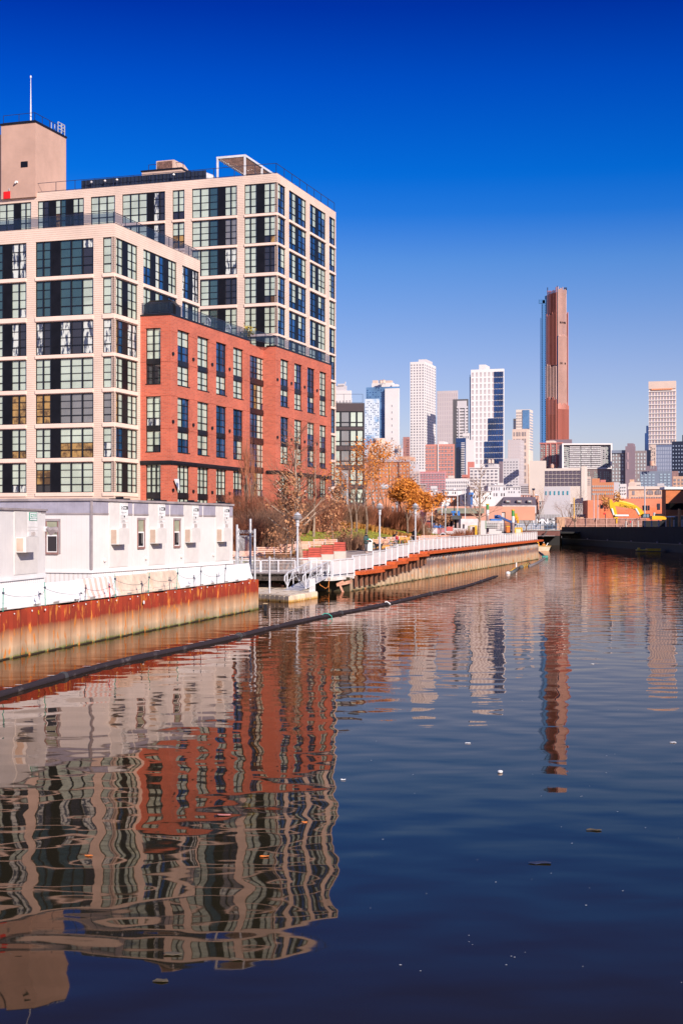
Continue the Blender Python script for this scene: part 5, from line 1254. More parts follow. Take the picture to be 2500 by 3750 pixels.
# ------------------------------------------------------------------ floating containment boom
BOOM = [(-160,2590),(0,2545),(398,2434),(800,2347),(1010,2296),(1202,2254),(1416,2212),(1560,2178),(1700,2148),(1822,2108)]
bm_m = mat('boom_rubber', (.030,.021,.026), .85, .3, 3, bump=.5, col2=(.13,.11,.11), thr=(.25,.42), spec=.2, stretch=(1,.4,1))
def boom():
    P = [on_water(px, py, .03) for px, py in BOOM]; pts = []
    for i in range(len(P)-1):
        a, b = P[i], P[i+1]; p0 = P[max(i-1,0)]; p3 = P[min(i+2,len(P)-1)]
        for k in range(10):
            t_ = k/10; pts.append(.5*((2*a)+(b-p0)*t_+(2*p0-5*a+4*b-p3)*t_*t_+(3*a-p0-3*b+p3)*t_**3))
    pts.append(P[-1]); r0 = random.Random(1)
    root = thing('containment_boom', 'long dark floating boom running diagonally across the canal', 'boom', (0,0,0))
    q = MB(); q.tube(pts, [.108+.010*math.sin(i*.9) for i in range(len(pts)-3)]+[.11,.07,.03], 10); q.build('float_tube', bm_m, root, True)
    q = MB(); q.tube([p+Vector((.02,-.13,-.0)) for p in pts[:-2]], .035, 6); q.build('seam', T('boom_seam',(.03,.022,.028)), root)
    q = MB()
    for i in (16, 33, 52, 60, 71, 84): p = pts[i]; d = (pts[i+1]-pts[i-1]).normalized(); q.tube([p-d*.09, p+d*.09], .15, 10)
    q.build('coupling', T('boom_coupling',(.05,.05,.055)), root)
    q = MB()
    for i in range(60):
        p = pts[r0.randrange(3,70)]+Vector((r0.uniform(-.06,.02), r0.uniform(-.05,.05), .128)); s_ = r0.uniform(.02,.06); q.face([p+Vector((-s_*2,-s_,0)), p+Vector((s_*2,-s_*.6,.0)), p+Vector((s_*2.4,s_,0)), p+Vector((-s_,s_*.8,0))])
    q.build('bird_droppings', M['white'], root)
    p = on_water(1202, 2252, .2); rr = thing('rope_loop', 'turquoise rope loop tied round the dark boom', 'rope', p); q = MB()
    q.tube([(-.30,0,.0),(-.2,.0,.08),(0,0,.06),(.16,0,-.06),(.18,-.02,-.2),(.0,-.1,-.2)], .02, 5); q.build('rope', mat('rope_turquoise',(.05,.42,.33)), rr)
    p = on_water(1416, 2208, .14); rr = thing('white_strap', 'small white strap on the boom below the orange capped bulkhead', 'strap', p); q = MB(); q.tube([(-.12,0,.05),(0,0,.08),(.12,0,.0),(.2,0,-.08)], .03, 5); q.build('strap', M['white'], rr)
boom()
def boom_far():
    for lab, pts, rad, mm, caps in (('short striped boom section with a white end float', [(1866,2100),(1878,2094),(1893,2082)], .20, T('boom_grey',(.10,.10,.095)), True),
                          ('short grey boom section with yellow straps', [(1905,2078),(1918,2072),(1934,2066)], .22, T('boom_grey',(.10,.10,.095)), False),
                          ('grey boom section curving back to the end of the bulkhead', [(1936,2074),(1965,2062),(1990,2046),(1995,2042),(1985,2030),(1968,2020)], .16, T('boom_grey2',(.16,.14,.15)), None)):
        P = [on_water(px, py, .04) for px, py in pts]; root = thing('boom_section', lab, 'boom', (0,0,0)); q = MB(); q.tube(P, rad, 10); q.build('float_tube', mm, root, True)
        if caps is not None:
            n_ = 5
            for k in range(1, n_): p = P[0].lerp(P[-1], k/n_); d = (P[-1]-P[0]).normalized(); q = MB(); q.tube([p-d*.05, p+d*.05], rad*1.12, 10); q.build('strap', M['yellow'], root)
        if caps: q = MB(); q.lathe(P[0]+Vector((-.2,0,-.2)), [(.05,.05),(.22,.18),(.20,.33),(.05,.4)], 10); q.build('white_float', M['white'], root)
    p = on_water(1889, 2085, 0); b_ = thing('marker_pole', 'short white marker pole standing in the water beside the bulkhead', 'pole', p); q = MB(); q.tube([(0,0,-.3),(0,0,.72)], .07, 8); q.build('pole', M['white'], b_)
    p = on_water(1994, 2042, .1); b_ = thing('boom_connector', 'teal connector knot at the bend of the far boom', 'connector', p); q = MB(); q.tube([(-.4,0,0),(.4,0,.05)], .28, 8); q.build('knot', T('teal_dull',(.05,.25,.22)), b_)
boom_far()
# ------------------------------------------------------------------ promenade bulkhead, cap, railing
bulk_m = zmat('grey_sheet_pile', [(.0,(.06,.055,.03)),(.05,(.20,.17,.08)),(.14,(.42,.30,.19)),(.8,(.44,.30,.21)),(1.15,(.22,.13,.11)),(1.5,(.17,.12,.12)),(1.75,(.38,.32,.30)),(2.6,(.42,.37,.36))], nscale=.7, noise=.5, stretch=(1.6,1.6,.22), spots=(.50,.19,.06))
STEP = [(1295,1369,1.38),(1369,1416.8,1.57),(1416.8,1459,1.82),(1459,1499,1.99),(1499,1538,2.24)]
ST = [(bk_t(a), bk_t(b), z) for a, b, z in STEP]
T6 = bk_t(1538)
def zcap(t_):
    for a, b, z in ST:
        if t_ < b: return z
    return 2.40+.35*(t_-T6)/(BKEND-T6)
def bulkhead():
    root = thing('promenade_bulkhead', 'grey brown sheet pile bulkhead with rust streaks under the promenade railing', 'retaining wall', (0,0,0))
    q = MB(); corrugated(q, lambda t_, o: bk_pt(t_, o+.1), -.5, BKEND+.2, lambda t_: zcap(t_)-.42-.16*((t_/1.5) % 1.0), 1.5, .30)
    a, b = bk_pt(BKEND+.2,.1), bk_pt(BKEND+1,-14); q.face([(a.x,a.y,-1),(b.x,b.y,-1),(b.x,b.y,2.3),(a.x,a.y,2.3)]); a, b = bk_pt(-.5,.1), bk_pt(-.5,-9)
    q.face([(b.x,b.y,-1),(a.x,a.y,-1),(a.x,a.y,1.0),(b.x,b.y,1.0)], 1); bq = q
    q = MB()
    N = int(BKEND/2)
    for k in range(N): t_ = k*2.0; c = zcap(t_); q.hexa([bk_pt(t_,-.35,-.5), bk_pt(t_+2,-.35,-.5), bk_pt(t_+2,-.25,-.5), bk_pt(t_,-.25,-.5), bk_pt(t_,-.35,c-.3), bk_pt(t_+2,-.35,c-.3), bk_pt(t_+2,-.25,c-.3), bk_pt(t_,-.25,c-.3)])
    q.build('backing_wall', T('dark_backing',(.05,.035,.03)), root)
    q = bq
    for k in range(int(BKEND/1.5)+1):
        t_ = k*1.5+.0; q.hexa([bk_pt(t_,.09,-.3), bk_pt(t_+.64,.09,-.3), bk_pt(t_+.64,.125,-.3), bk_pt(t_,.125,-.3), bk_pt(t_,.09,.05), bk_pt(t_+.64,.09,.05), bk_pt(t_+.64,.125,.05), bk_pt(t_,.125,.05)], 1)
    q.build('sheet_piles', [bulk_m, T('wet_steel2',(.05,.04,.02),.5)], root)
    # posts under the cap
    q = MB()
    for k in range(int((T6+3)/1.5)): t_ = .7+k*1.5; c = zcap(t_); q.hexa([bk_pt(t_,.12,c-1.1), bk_pt(t_+.16,.12,c-1.1), bk_pt(t_+.16,.30,c-1.1), bk_pt(t_,.30,c-1.1), bk_pt(t_,.12,c-.31), bk_pt(t_+.16,.12,c-.31), bk_pt(t_+.16,.30,c-.31), bk_pt(t_,.30,c-.31)])
    q.build('cap_bracket', T('bracket_brown',(.22,.09,.05)), root)
    # orange timber cap: stepped slabs, then a continuous beam
    labs = ['lowest', 'second', 'third', 'fourth', 'fifth']
    for i, (a, b, z) in enumerate(ST+[(T6, BKEND+1.6, None)]):
        n_ = 1 if z else 24; ov = .9 if (z is not None) else 0; pass
        q = MB()
        for k in range(n_):
            t0 = a+(b+ov-a)*k/n_; t1 = a+(b+ov-a)*(k+1)/n_; z0_ = z if z else zcap(max(t0,T6)); z1_ = z if z else zcap(max(t1,T6)); hh = .26
            q.hexa([bk_pt(t0,-.3,z0_-hh), bk_pt(t1,-.3,z1_-hh), bk_pt(t1,.62,z1_-hh), bk_pt(t0,.62,z0_-hh), bk_pt(t0,-.3,z0_-.02), bk_pt(t1,-.3,z1_-.02), bk_pt(t1,.62,z1_-.02), bk_pt(t0,.62,z0_-.02)])
        q.build('timber_cap', M['capwood'], root)
bulkhead()
g_ = bpy.data.materials.new('perforated_mesh'); g_.use_nodes = True; tt = g_.node_tree
for q in list(tt.nodes): tt.nodes.remove(q)
o_ = tt.nodes.new('ShaderNodeOutputMaterial'); mxs = tt.nodes.new('ShaderNodeMixShader'); tr = tt.nodes.new('ShaderNodeBsdfTransparent'); pb_ = tt.nodes.new('ShaderNodeBsdfPrincipled')
pb_.inputs['Base Color'].default_value = (.70,.66,.66,1); pb_.inputs['Roughness'].default_value = .5; mxs.inputs[0].default_value = .82
tt.links.new(tr.outputs[0], mxs.inputs[1]); tt.links.new(pb_.outputs[0], mxs.inputs[2]); tt.links.new(mxs.outputs[0], o_.inputs[0]); MESH = g_
def rail_section(name, label, P0, P1, h=1.06, nb=2, mesh=True, group='white railing sections', gap=.08):
    """one welded section: end posts, rails, intermediate posts and mesh infill"""
    root = thing(name, label, 'railing', (0,0,0), 0, group); P0 = Vector(P0); P1 = Vector(P1); u = Vector((0,0,1))
    q = MB(); q.bar(P0+u*h, P1+u*h, .09, .07); q.build('top_rail', M['whitem'], root)
    q = MB(); q.bar(P0+u*.10, P1+u*.10, .05, .05); q.build('bottom_rail', M['whitem'], root)
    for k in range(nb+1):
        p = P0.lerp(P1, k/nb); q = MB(); q.bar(p-u*.12, p+u*(h-.035), .085 if k in (0, nb) else .07, m=0); q.build('post', M['whitem'], root)
    if mesh:
        q = MB(); q.face([P0+u*.13, P1+u*.13, P1+u*(h-.09), P0+u*(h-.09)]); q.build('mesh_panel', MESH, root)
    else:
        q = MB(); L_ = (P1-P0).length; n_ = int(L_/.085)
        for k in range(1, n_): p = P0.lerp(P1, k/n_); q.bar(p+u*.12, p+u*(h-.05), .018)
        for z_ in (.35,.6,.85): q.bar(P0+u*z_, P1+u*z_, .012)
        q.build('bars', M['whitem'], root)
    return root
for i, (a, b, z) in enumerate(ST):
    rail_section('railing_section', 'white mesh railing section above the %s orange step from the landing' % ['lowest','second','third','fourth','fifth'][i], bk_pt(a+.06,-.1,z), bk_pt(b-.06,-.1,z+.02), 1.10, [3,2,2,2,2][i])
L6 = BKEND-T6; n6 = 8
for k in range(n6):
    a = T6+L6*k/n6+.05; b = T6+L6*(k+1)/n6-.05
    rail_section('railing_section', 'mesh railing section on the long orange beam, %s from its near end' % ['first','second','third','fourth','fifth','sixth','seventh','eighth and last'][k], bk_pt(a,-.1,zcap(a)), bk_pt(b,-.1,zcap(b)), 1.08, 5)

# ------------------------------------------------------------------ landing with gangway, floating dock
LZ = 1.06
A_ = world(640, 2120, 86); 
LP0 = Vector(((640-HX)/F*98.5, 98.5, LZ)); LP1 = Vector(((1218-HX)/F*97.6, 97.6, LZ)); LP2 = Vector(((1299-HX)/F*100.6, 100.6, 1.13))
def landing():
    root = thing('landing_deck', 'raised aluminium landing deck between the sheet pile wall and the promenade', 'deck', (0,0,0)); u = Vector((0,0,1))
    q = MB(); B0 = LP0+Vector((.4,7,0)); B1 = LP2+Vector((-2.5,4.5,.02)); B2 = LP2
    q.prism([LP0, LP1, B2, B1, B0], (0,0,.08)); q.build('deck_plate', lines(mat('deck_grey',(.48,.46,.46),.7), 'H', .15, .01, .8, .12), root)
    q = MB(); q.bar(LP0-u*.13, LP1-u*.13, .12, .24); q.build('edge_beam', T('beam_white',(.70,.64,.60),.5), root)
    q = MB(); q.bar(LP1-u*.13, LP2-u*.13, .12, .24); q.build('side_beam', T('beam_white',(.70,.64,.60),.5), root)
    q = MB()
    for px in (962, 975, 1020, 1032, 1140, 1148, 1200, 1208): x = LP0.lerp(LP1, (px-640)/578.0); q.tube([x+Vector((0,-.075,-.10)), x+Vector((0,-.06,-.10))], .03, 6); q.tube([x+Vector((0,-.075,-.17)), x+Vector((0,-.06,-.17))], .03, 6)
    q.build('bolt', T('bolt_dark',(.12,.10,.10)), root)
    for p in (LP1+Vector((-.5,3,0)), LP1+Vector((-3.2,3.4,0)), LP2+Vector((-.35,-.2,0)), LP2+Vector((-3.0,1,0))):
        q = MB(); q.box(p.x-.14,p.x+.14,p.y-.14,p.y+.14,-1.2,LZ-.05); q.build('support_post', T('black_pile',(.025,.022,.02)), root)
    # shore wall under the deck
    q = MB(); p = [Vector((-12.5,104.0,0)), Vector((1.0,104.0,0))]; q.face([(p[0].x,p[0].y,-1),(p[1].x,p[1].y,-1),(p[1].x,p[1].y,1.5),(p[0].x,p[0].y,1.5)]); q.build('abutment', T('abut',(.03,.025,.02)), root)
landing()
def along(P0, P1, s0, s1, **k): return P0.lerp(P1, s0)+Vector((0,0,.09)), P0.lerp(P1, s1)+Vector((0,0,.09))
fr_ = [(.53,.68),(.68,.80),(.80,.885)]
rail_section('railing_section', 'barred white railing on the landing, behind the chain link gate', *along(LP0, LP1, .36, .545), 1.06, 3, False)
rail_section('railing_section', 'barred white railing on the landing, left of the gangway', *along(LP0, LP1, .55, .765), 1.06, 2, False)
rail_section('railing_section', 'barred white railing on the landing, right of the gangway', *along(LP0, LP1, .865, .992), 1.06, 2, False)
rail_section('railing_section', 'mesh railing on the angled side of the landing, before the first orange step', *along(LP1, LP2, .01, .97), 1.08, 3, True)
B_ = Vector((-9,103.5,LZ+.1)); rail_section('railing_section', 'back railing of the landing, seen through the front one', B_, Vector((-1.8,103.4,LZ+.1)), 1.06, 4, False)
def gangway():
    root = thing('gangway', 'sloping aluminium gangway with hand rails down to the floating dock', 'gangway', (0,0,0)); u = Vector((0,0,1))
    Tt = Vector(((1168-HX)/F*97.5, 97.5, LZ+.05)); Bt = Vector(((1085-HX)/F*92.6, 92.6, .50)); d = (Bt-Tt); s = Vector((1,0,0))*.62
    s = Vector((-d.y, d.x, 0)).normalized()*-.62
    if s.x < 0: s = -s
    q = MB(); q.prism([Tt-s-u*.06, Bt-s-u*.06, Bt+s-u*.06, Tt+s-u*.06], (0,0,.07)); q.build('ramp', lines(mat('ramp_alu',(.52,.51,.55),.5,.05,2), 'H', .3, .01, .85, .1), root)
    q = MB(); E = Bt+d.normalized()*.9; E.z = .42; q.prism([Bt-s-u*.02, E-s-u*.02, E+s-u*.02, Bt+s-u*.02], (0,0,.03)); q.build('toe_plate', T('toe',(.42,.40,.42),.5), root)
    for sg, nm in ((-1,'hand_rail'),(1,'hand_rail')):
        a = Tt+s*sg; b = Bt+s*sg; q = MB(); H = u*1.02
        top = [a+u*.2-d*.04, a+u*.75-d*.07, a+H-d*.02, b+H-d*.02, b+H*.86+d*.10, b+H*.6+d*.11, b+u*.15]; q.tube(top, .045, 8)
        q.tube([a+u*.5, b+u*.5], .022, 6)
        for k in range(5):
            p0 = a.lerp(b, k/4.0); q.tube([p0, p0+H], .032 if k not in (0,4) else .05, 6)
            if k < 4: p1 = a.lerp(b, (k+1)/4.0); q.tube([p0+H*.96, p1+u*.06] if k % 2 else [p0+u*.06, p1+H*.96], .026, 6)
        q.build(nm, M['alu'], root)
gangway()
dock_m = zmat('dock_plastic', [(.0,(.50,.28,.06)),(.08,(.72,.44,.14)),(.16,(.84,.66,.46)),(.5,(.86,.72,.56))], .6, .12, 2, spots=(.80,.62,.42))
def dock():
    root = thing('floating_dock', 'cream plastic floating dock of ribbed cubes below the gangway', 'floating dock', (0,0,0))
    A = on_water(1061,2206); B = on_water(1161,2189); D = Vector((-7.3,90.6,0)); C = Vector((-4.55,97.3,0)); E = Vector((-9.5,96,0)); u = Vector((0,0,1)); ht = .40
    poly = [A, B, Vector((-2.2,93.6,0)), C, E, D]; q = MB(); q.prism([p-u*.15 for p in poly], (0,0,ht+.15)); q.build('body', dock_m, root)
    q = MB()
    for P, Q, n_ in ((A,B,10),(D,A,14)):
        for k in range(n_): p = P.lerp(Q, (k+.08)/n_); r_ = P.lerp(Q, (k+.92)/n_); nn = Vector(((Q-P).y, -(Q-P).x, 0)).normalized()*.045; q.prism([p-u*.12, r_-u*.12, r_+nn-u*.12, p+nn-u*.12], (0,0,ht+.07))
    q.build('ribs', dock_m, root)
    q = MB()
    for i in range(5):
        for j in range(4):
            p = A+(B-A)*(.15+i*.35)*.7+(D-A)*(.1+j*.24); q.box(p.x-.10,p.x+.10,p.y-.07,p.y+.07,ht,ht+.012)
    q.build('deck_pin', T('pin_dark',(.25,.17,.10)), root)
    q = MB()
    for k in range(4): p = D.lerp(A, .35+k*.17); q.tube([p+Vector((0,-.06,-.1)), p+Vector((0,-.06,.08))], .05, 6)
    q.build('bumper', M['black'], root)
    lad = thing('dock_ladder', 'white hooped boarding ladder at the right corner of the floating dock', 'ladder', B-Vector((.28,.25,0)))
    d2 = (B-A).normalized()
    for k, off in enumerate((-.55, -.05, .35)):
        q = MB(); c = d2*off; w2 = .13
        q.tube([c-d2*w2+u*.1, c-d2*w2+u*(1.05), c-d2*w2*.5+u*1.22, c+d2*w2*.5+u*1.22, c+d2*w2+u*1.05, c+d2*w2+u*(-.1 if k else .4)], .028, 6); q.build('hoop', M['white'], lad)
    q = MB()
    for z_ in (.2,.5,.8): q.tube([d2*-.05+u*z_, d2*.35+u*z_], .02, 5)
    q.build('rung', M['white'], lad)
    p = on_water(972, 2236, 0); s_ = thing('pile_stub', 'black square pile stub sticking out of the water before the floating dock', 'pile', p); q = MB(); q.box(-.09,.09,-.09,.09,-.4,.36); q.build('post', M['black'], s_); q = MB(); q.box(-.12,.12,-.12,.12,.36,.40); q.build('cap', T('cap_tan',(.45,.33,.2)), s_)
    p = on_water(954, 2222, 0); s_ = thing('pile_stub', 'low broken black pile stub left of the square one', 'pile', p); q = MB(); q.prism([(-.1,-.1,-.3),(.1,-.1,-.3),(.1,.1,-.3),(-.1,.1,-.3)], (0,.02,.4)); q.build('post', M['black'], s_)
    rp = thing('orange_rope', 'orange rope hanging in a loop under the landing deck', 'rope', (0,0,0)); q = MB()
    a = LP1+Vector((-1.1,-.1,-.05)); b = LP1+Vector((-.25,-.1,-.25)); q.tube([a, a+Vector((.25,0,-.5)), a+Vector((.62,0,-.72)), b+Vector((-.05,0,-.4)), b], .022, 5); q.tube([b+Vector((0,0,.2)), b, b+Vector((-.02,0,-.35)), b+Vector((0,.05,-.75))], .012, 5); q.build('rope', mat('rope_orange',(.75,.25,.05)), rp)
    # rubble shore beside the dock
    r_ = random.Random(6)
    q = MB()
    for k in range(420):
        x = r_.uniform(-9.5,-3.6); y = r_.uniform(97.9,103.8); z_ = max(-.05, (y-97.6)*.16+r_.uniform(-.1,.1)-(.25 if x > -4.4 else 0)); s_ = r_.uniform(.08,.22); c = Vector((x,y,z_)); pts = [c+Vector((r_.uniform(-s_,s_), r_.uniform(-s_,s_), r_.uniform(-s_*.6,s_*.6))) for _ in range(8)]
        q.hexa([c+Vector((-s_,-s_,-s_*.6)), c+Vector((s_,-s_*.8,-s_*.6)), c+Vector((s_*.9,s_,-s_*.6)), c+Vector((-s_,s_*.9,-s_*.6)), c+Vector((-s_*.7,-s_*.6,s_*.5)), c+Vector((s_*.6,-s_*.7,s_*.6)), c+Vector((s_*.7,s_*.6,s_*.5)), c+Vector((-s_*.6,s_*.7,s_*.6))])
    tag(q.build('rubble', mat('rubble_stone',(.50,.38,.30),.9,.3,3)), 'loose tan and grey rubble on the shore under the landing deck', 'rubble', kind='stuff')
    q = MB(); q.bar(world(1000,2138,99), world(1036,2148,98), .22, .2); tag(q.build('driftwood_beam', M['wood']), 'reddish timber lying on the rubble behind the gangway', 'timber')
    br = thing('timber_brace', 'broken timber bracing under the right end of the landing', 'timber frame', (0,0,0)); q = MB()
    q.bar(world(1232,2142,99), world(1285,2130,99), .14, .22); q.bar(world(1243,2140,98.6), world(1257,2172,98.6), .16, .14); q.bar(world(1232,2137,99), world(1256,2126,99.2), .12, .12); q.build('beams', M['wood'], br)
dock()
def gate():
    root = thing('chain_link_gate', 'tall grey chain link gate frame with curled wire between trailer and landing', 'gate', (0,0,0))
    zb = 1.5; poles = [(868,1921,81),(873,1936,82),(917,1900,80.5),(933,1937,80)]
    for px, pt, Y in poles:
        q = MB(); x = (px-HX)/F*Y; zt = EYE+(HY-pt)/F*Y; q.tube([(x,Y,zb),(x,Y,zt)], .065, 8); q.build('pole', M['galv'], root)
    q = MB()
    for py in (1963, 2039): q.bar(world(873,py,81), world(933,py,80.4), .05)
    q.build('cross_bar', M['galv'], root)
    q = MB()
    p0, p1 = world(875,1965,81), world(912,2037,80.7)
    for k in range(14):
        s_ = k/13
        q.tube([(p0.x+(p1.x-p0.x)*s_, 80.9, p0.z), (max(p0.x, p0.x+(p1.x-p0.x)*(s_-.75)), 80.9, p1.z+(p0.z-p1.z)*max(0,(.75-s_)/.75)*1.0)], .009, 3)
        q.tube([(p0.x+(p1.x-p0.x)*s_, 80.9, p0.z), (min(p1.x, p0.x+(p1.x-p0.x)*(s_+.75)), 80.9, p1.z+(p0.z-p1.z)*max(0,(s_-.25)/.75))], .009, 3)
    q.build('chain_link', M['galv'], root)
    q = MB(); pts = [world(870+k*1.0, 1948+7*math.sin(k*1.15), 81+.15*math.cos(k*1.15)) for k in range(62)]; q.tube(pts, .012, 3); q.build('razor_wire', M['galv'], root)
    root2 = thing('fence_post', 'white fence post standing before the landing railing, right of the gate', 'post', world(987,2150,88)); q = MB(); h_ = 88*112/F; q.tube([(0,0,-.5),(0,0,h_)], .06, 8); q.build('post', M['galv'], root2)
    root2 = thing('fence_post', 'short grey fence post left of the gate, behind the last trailer', 'post', world(886,2115,84)); q = MB(); q.tube([(0,0,-.5),(0,0,84*78/F)], .06, 8); q.build('post', M['galv'], root2)
gate()

# ------------------------------------------------------------------ lamps
def lamp(px, pytop, Y, zb, label, s=1.0):
    X = (px-HX)/F*Y; zt = EYE+(HY-pytop)/F*Y; H = zt-zb
    root = thing('promenade_lamp', label, 'street lamp', (X,Y,zb), 0, 'grey promenade lamps with layered hoods')
    q = MB(); q.lathe((0,0,0), [(.15,0),(.15,.12),(.10,.25),(.085,.4),(.065,H-1.12)], 12); q.build('pole', M['galv'], root, False)
    q = MB(); q.lathe((0,0,H-1.12), [(.10,0),(.12,.03),(.12,.2),(.10,.24),(.13,.30),(.14,.42),(.10,.46)], 12); q.build('collar', M['galv'], root)
    q = MB()
    for k, (r_, z_) in enumerate(((.24,.47),(.36,.555),(.37,.635),(.29,.71))): q.lathe((0,0,H-1.12+z_), [(r_*.7,0),(r_,.015),(r_*.75,.05)], 16)
    q.lathe((0,0,H-1.12+.80), [(.27,0),(.24,.04),(.08,.17),(.01,.22)], 16); q.build('hood', M['galv'], root)
    q = MB(); q.lathe((0,0,H-1.12+.46), [(.10,0),(.12,.1),(.12,.34)], 10); q.build('lens', T('lens_grey',(.45,.45,.47),.3), root)
lamp(1089,1869.6,99.5,LZ+.08,'grey layered hood lamp on the landing deck, nearest of the lamps')
lamp(1389.7,1836.5,118,2.0,'tall grey lamp beside the benches and the sleeping golden dog')
lamp(1520,1838,127,2.3,'grey lamp behind the person in the black padded coat')
lamp(1581,1839.7,190,3.0,'grey lamp right of the orange tree, before the red planter')
lamp(1630,1842,205,3.0,'grey lamp nearest the construction site, beside the silver bin')
lamp(1452,1832,200,4.0,'distant grey lamp half hidden left of the round orange tree')
lamp(1437,1851,230,4.0,'small distant grey lamp deeper in the shrubs')
lamp(1366,1831,210,4.2,'distant grey lamp hood behind the tall orange tree')
def cobra(px, py, Y, label, flip=1):
    p = world(px, py, Y); root = thing('street_light', label, 'street light', (p.x, Y, 3.0)); H = p.z-3
    q = MB(); q.tube([(0,0,0),(0,0,H)], [.12,.07], 8); q.build('pole', M['galv'], root)
    q = MB(); q.tube([(0,0,H-.1),(-.9*flip,0,H+.45),(-1.9*flip,0,H+.7)], .045, 6); q.build('arm', M['galv'], root); q = MB(); q.tube([(-1.7*flip,0,H+.68),(-2.3*flip,0,H+.74)], [.07,.14], 8); q.build('lamp_head', M['white'], root)
cobra(1271,1735,205,'grey street light with a curved arm before the glass block')
# ------------------------------------------------------------------ vegetation
def branchy(mb, tw, p, d, L_, r_, depth, rr, up=.15, spread=.55, tips=None, nseg=3, shrink=.72, split=(2,3)):
    pts = [p]; rads = [r_]; cur = p.copy(); dd = d.copy()
    for k in range(nseg):
        dd = (dd+Vector((rr.gauss(0,.10), rr.gauss(0,.10), up*.35))).normalized(); cur = cur+dd*L_/nseg; pts.append(cur.copy()); rads.append(r_*(1-.45*(k+1)/nseg))
    (mb if r_ > .035 else tw).tube(pts, rads, 6 if r_ > .06 else 3, cap=False)
    if tips is not None and depth <= 1: tips += pts[1:]
    if depth <= 0: return
    n_ = rr.randint(*split)
    for k in range(n_):
        s_ = rr.uniform(.45, 1.0) if k else 1.0; i = max(1, min(nseg, round(s_*nseg))); base = pts[i]
        ax = Vector((rr.gauss(0,1), rr.gauss(0,1), rr.gauss(0,.4))); ax = (ax-dd*ax.dot(dd)).normalized(); nd = (dd*math.cos(spread*rr.uniform(.6,1.2))+ax*math.sin(spread*rr.uniform(.6,1.2))+Vector((0,0,up))).normalized()
        branchy(mb, tw, base, nd, L_*shrink*rr.uniform(.8,1.15), rads[i]*.72, depth-1, rr, up, spread, tips, nseg, shrink, split)
def leaf_cloud(mb, tips, n_, size, rr, jit=.35, m=0):
    for k in range(n_):
        c = rr.choice(tips)+Vector((rr.gauss(0,jit), rr.gauss(0,jit), rr.gauss(0,jit*.8))); s_ = size*rr.uniform(.6,1.3)
        a = Vector((rr.gauss(0,1), rr.gauss(0,1), rr.gauss(0,1))).normalized(); b = a.orthogonal().normalized(); b = (b*math.cos(rr.random()*6)+a.cross(b)*math.sin(rr.random()*6)); c2 = a.cross(b)
        mb.face([c-b*s_*.5, c+c2*s_*.32, c+b*s_*.55, c-c2*s_*.32])
def tree(px, Y, h, label, kind='bare', rr=None, trunk=.16, leaf=None, nleaf=0, ls=.2, spread=.55, depth=5, clear=.25, bark='bark', group=None, zoff=0, jit=.35, twigs='twig', up=.15, lean=(0,0)):
    X = (px-HX)/F*Y; z = gz(X, Y)+zoff if Y < 225 else 3.0+zoff; rr = random.Random(int(px)*3+int(Y)); tips = []
    root = thing('tree', label, 'tree', (X,Y,z-.1), 0, group); tb = MB(); tw = MB()
    H0 = h*clear; pts = [Vector((0,0,0)), Vector((rr.gauss(0,.05)+lean[0]*.5, lean[1]*.5, H0*.5)), Vector((rr.gauss(0,.1)+lean[0], lean[1], H0))]; tb.tube(pts, [trunk*1.25, trunk, trunk*.85], 8)
    n0 = 4 if kind != 'column' else 7
    if kind == 'leader':          # central stem with side branches
        top = [pts[-1]]; cur = pts[-1].copy(); N = 10
        for k in range(N): cur = cur+Vector((rr.gauss(0,.07), rr.gauss(0,.07), (h-H0)/N)); top.append(cur.copy())
        tb.tube(top, [trunk*.85*(1-k/(N+1)) for k in range(N+1)], 6)
        for k in range(N):
            for j in range(4):
                a = rr.random()*6.28; d = Vector((math.cos(a), math.sin(a), rr.uniform(.35,.9))).normalized(); branchy(tb, tw, top[k].lerp(top[k+1], rr.random()), d, (h-H0)*.30*(1-k/N*.75)*rr.uniform(.7,1.2)*spread/.55, trunk*.34*(1-k/N*.7), 3, rr, .12, .6, tips, 3, .62)
    elif kind == 'column':
        for k in range(16):
            a = rr.random()*6.28; zz = H0+(h-H0)*.6*rr.random(); branchy(tb, tw, Vector((0,0,zz*.7)), Vector((math.cos(a)*.16, math.sin(a)*.16, 1)).normalized(), (h-zz)*.42, trunk*.4, 3, rr, .5, .22, tips, 3, .7)
        tb.tube([pts[-1], Vector((0,0,h*.9))], [trunk*.8,.02], 5)
    else:
        for k in range(n0):
            a = k*6.28/n0+rr.random(); d = Vector((math.cos(a)*spread, math.sin(a)*spread, .85)).normalized(); branchy(tb, tw, pts[-1] if k else pts[-1], d, (h-H0)*.36, trunk*.62, depth-1, rr, up, spread, tips)
    tb.build('trunk', M[bark], root)
    cr = tw.build('twigs', M[twigs], root) if tw.f else None
    if nleaf:
        lb = MB(); leaf_cloud(lb, tips, nleaf, ls, rr, jit); lb.build('crown', M[leaf], root)
    return root
tree(1098,108,10.6,'tall bare tree with wide grey limbs behind the landing lamp', 'leader', trunk=.20, bark='barkl', clear=.22, spread=.60)
tree(1046,107,7.0,'young oak holding brown leaves, left of the tall bare tree','leader',trunk=.09,leaf='brownleaf',nleaf=1500,ls=.20,spread=.30,clear=.16,jit=.22)
tree(1070,110,9.2,'slim oak with a few brown leaves in its top, behind the landing lamp','leader',trunk=.09,leaf='brownleaf',nleaf=420,ls=.20,spread=.26,clear=.30,jit=.25)
tree(1218,118,5.6,'low oak with drooping brown leaves behind the red planters','leader',trunk=.08,leaf='brownleaf',nleaf=1300,ls=.20,spread=.34,clear=.10,jit=.25)
tree(905,125,9.5,'upright columnar tree with reddish twigs, left of the glazed bay', 'column', trunk=.12, twigs='twigr', clear=.1)
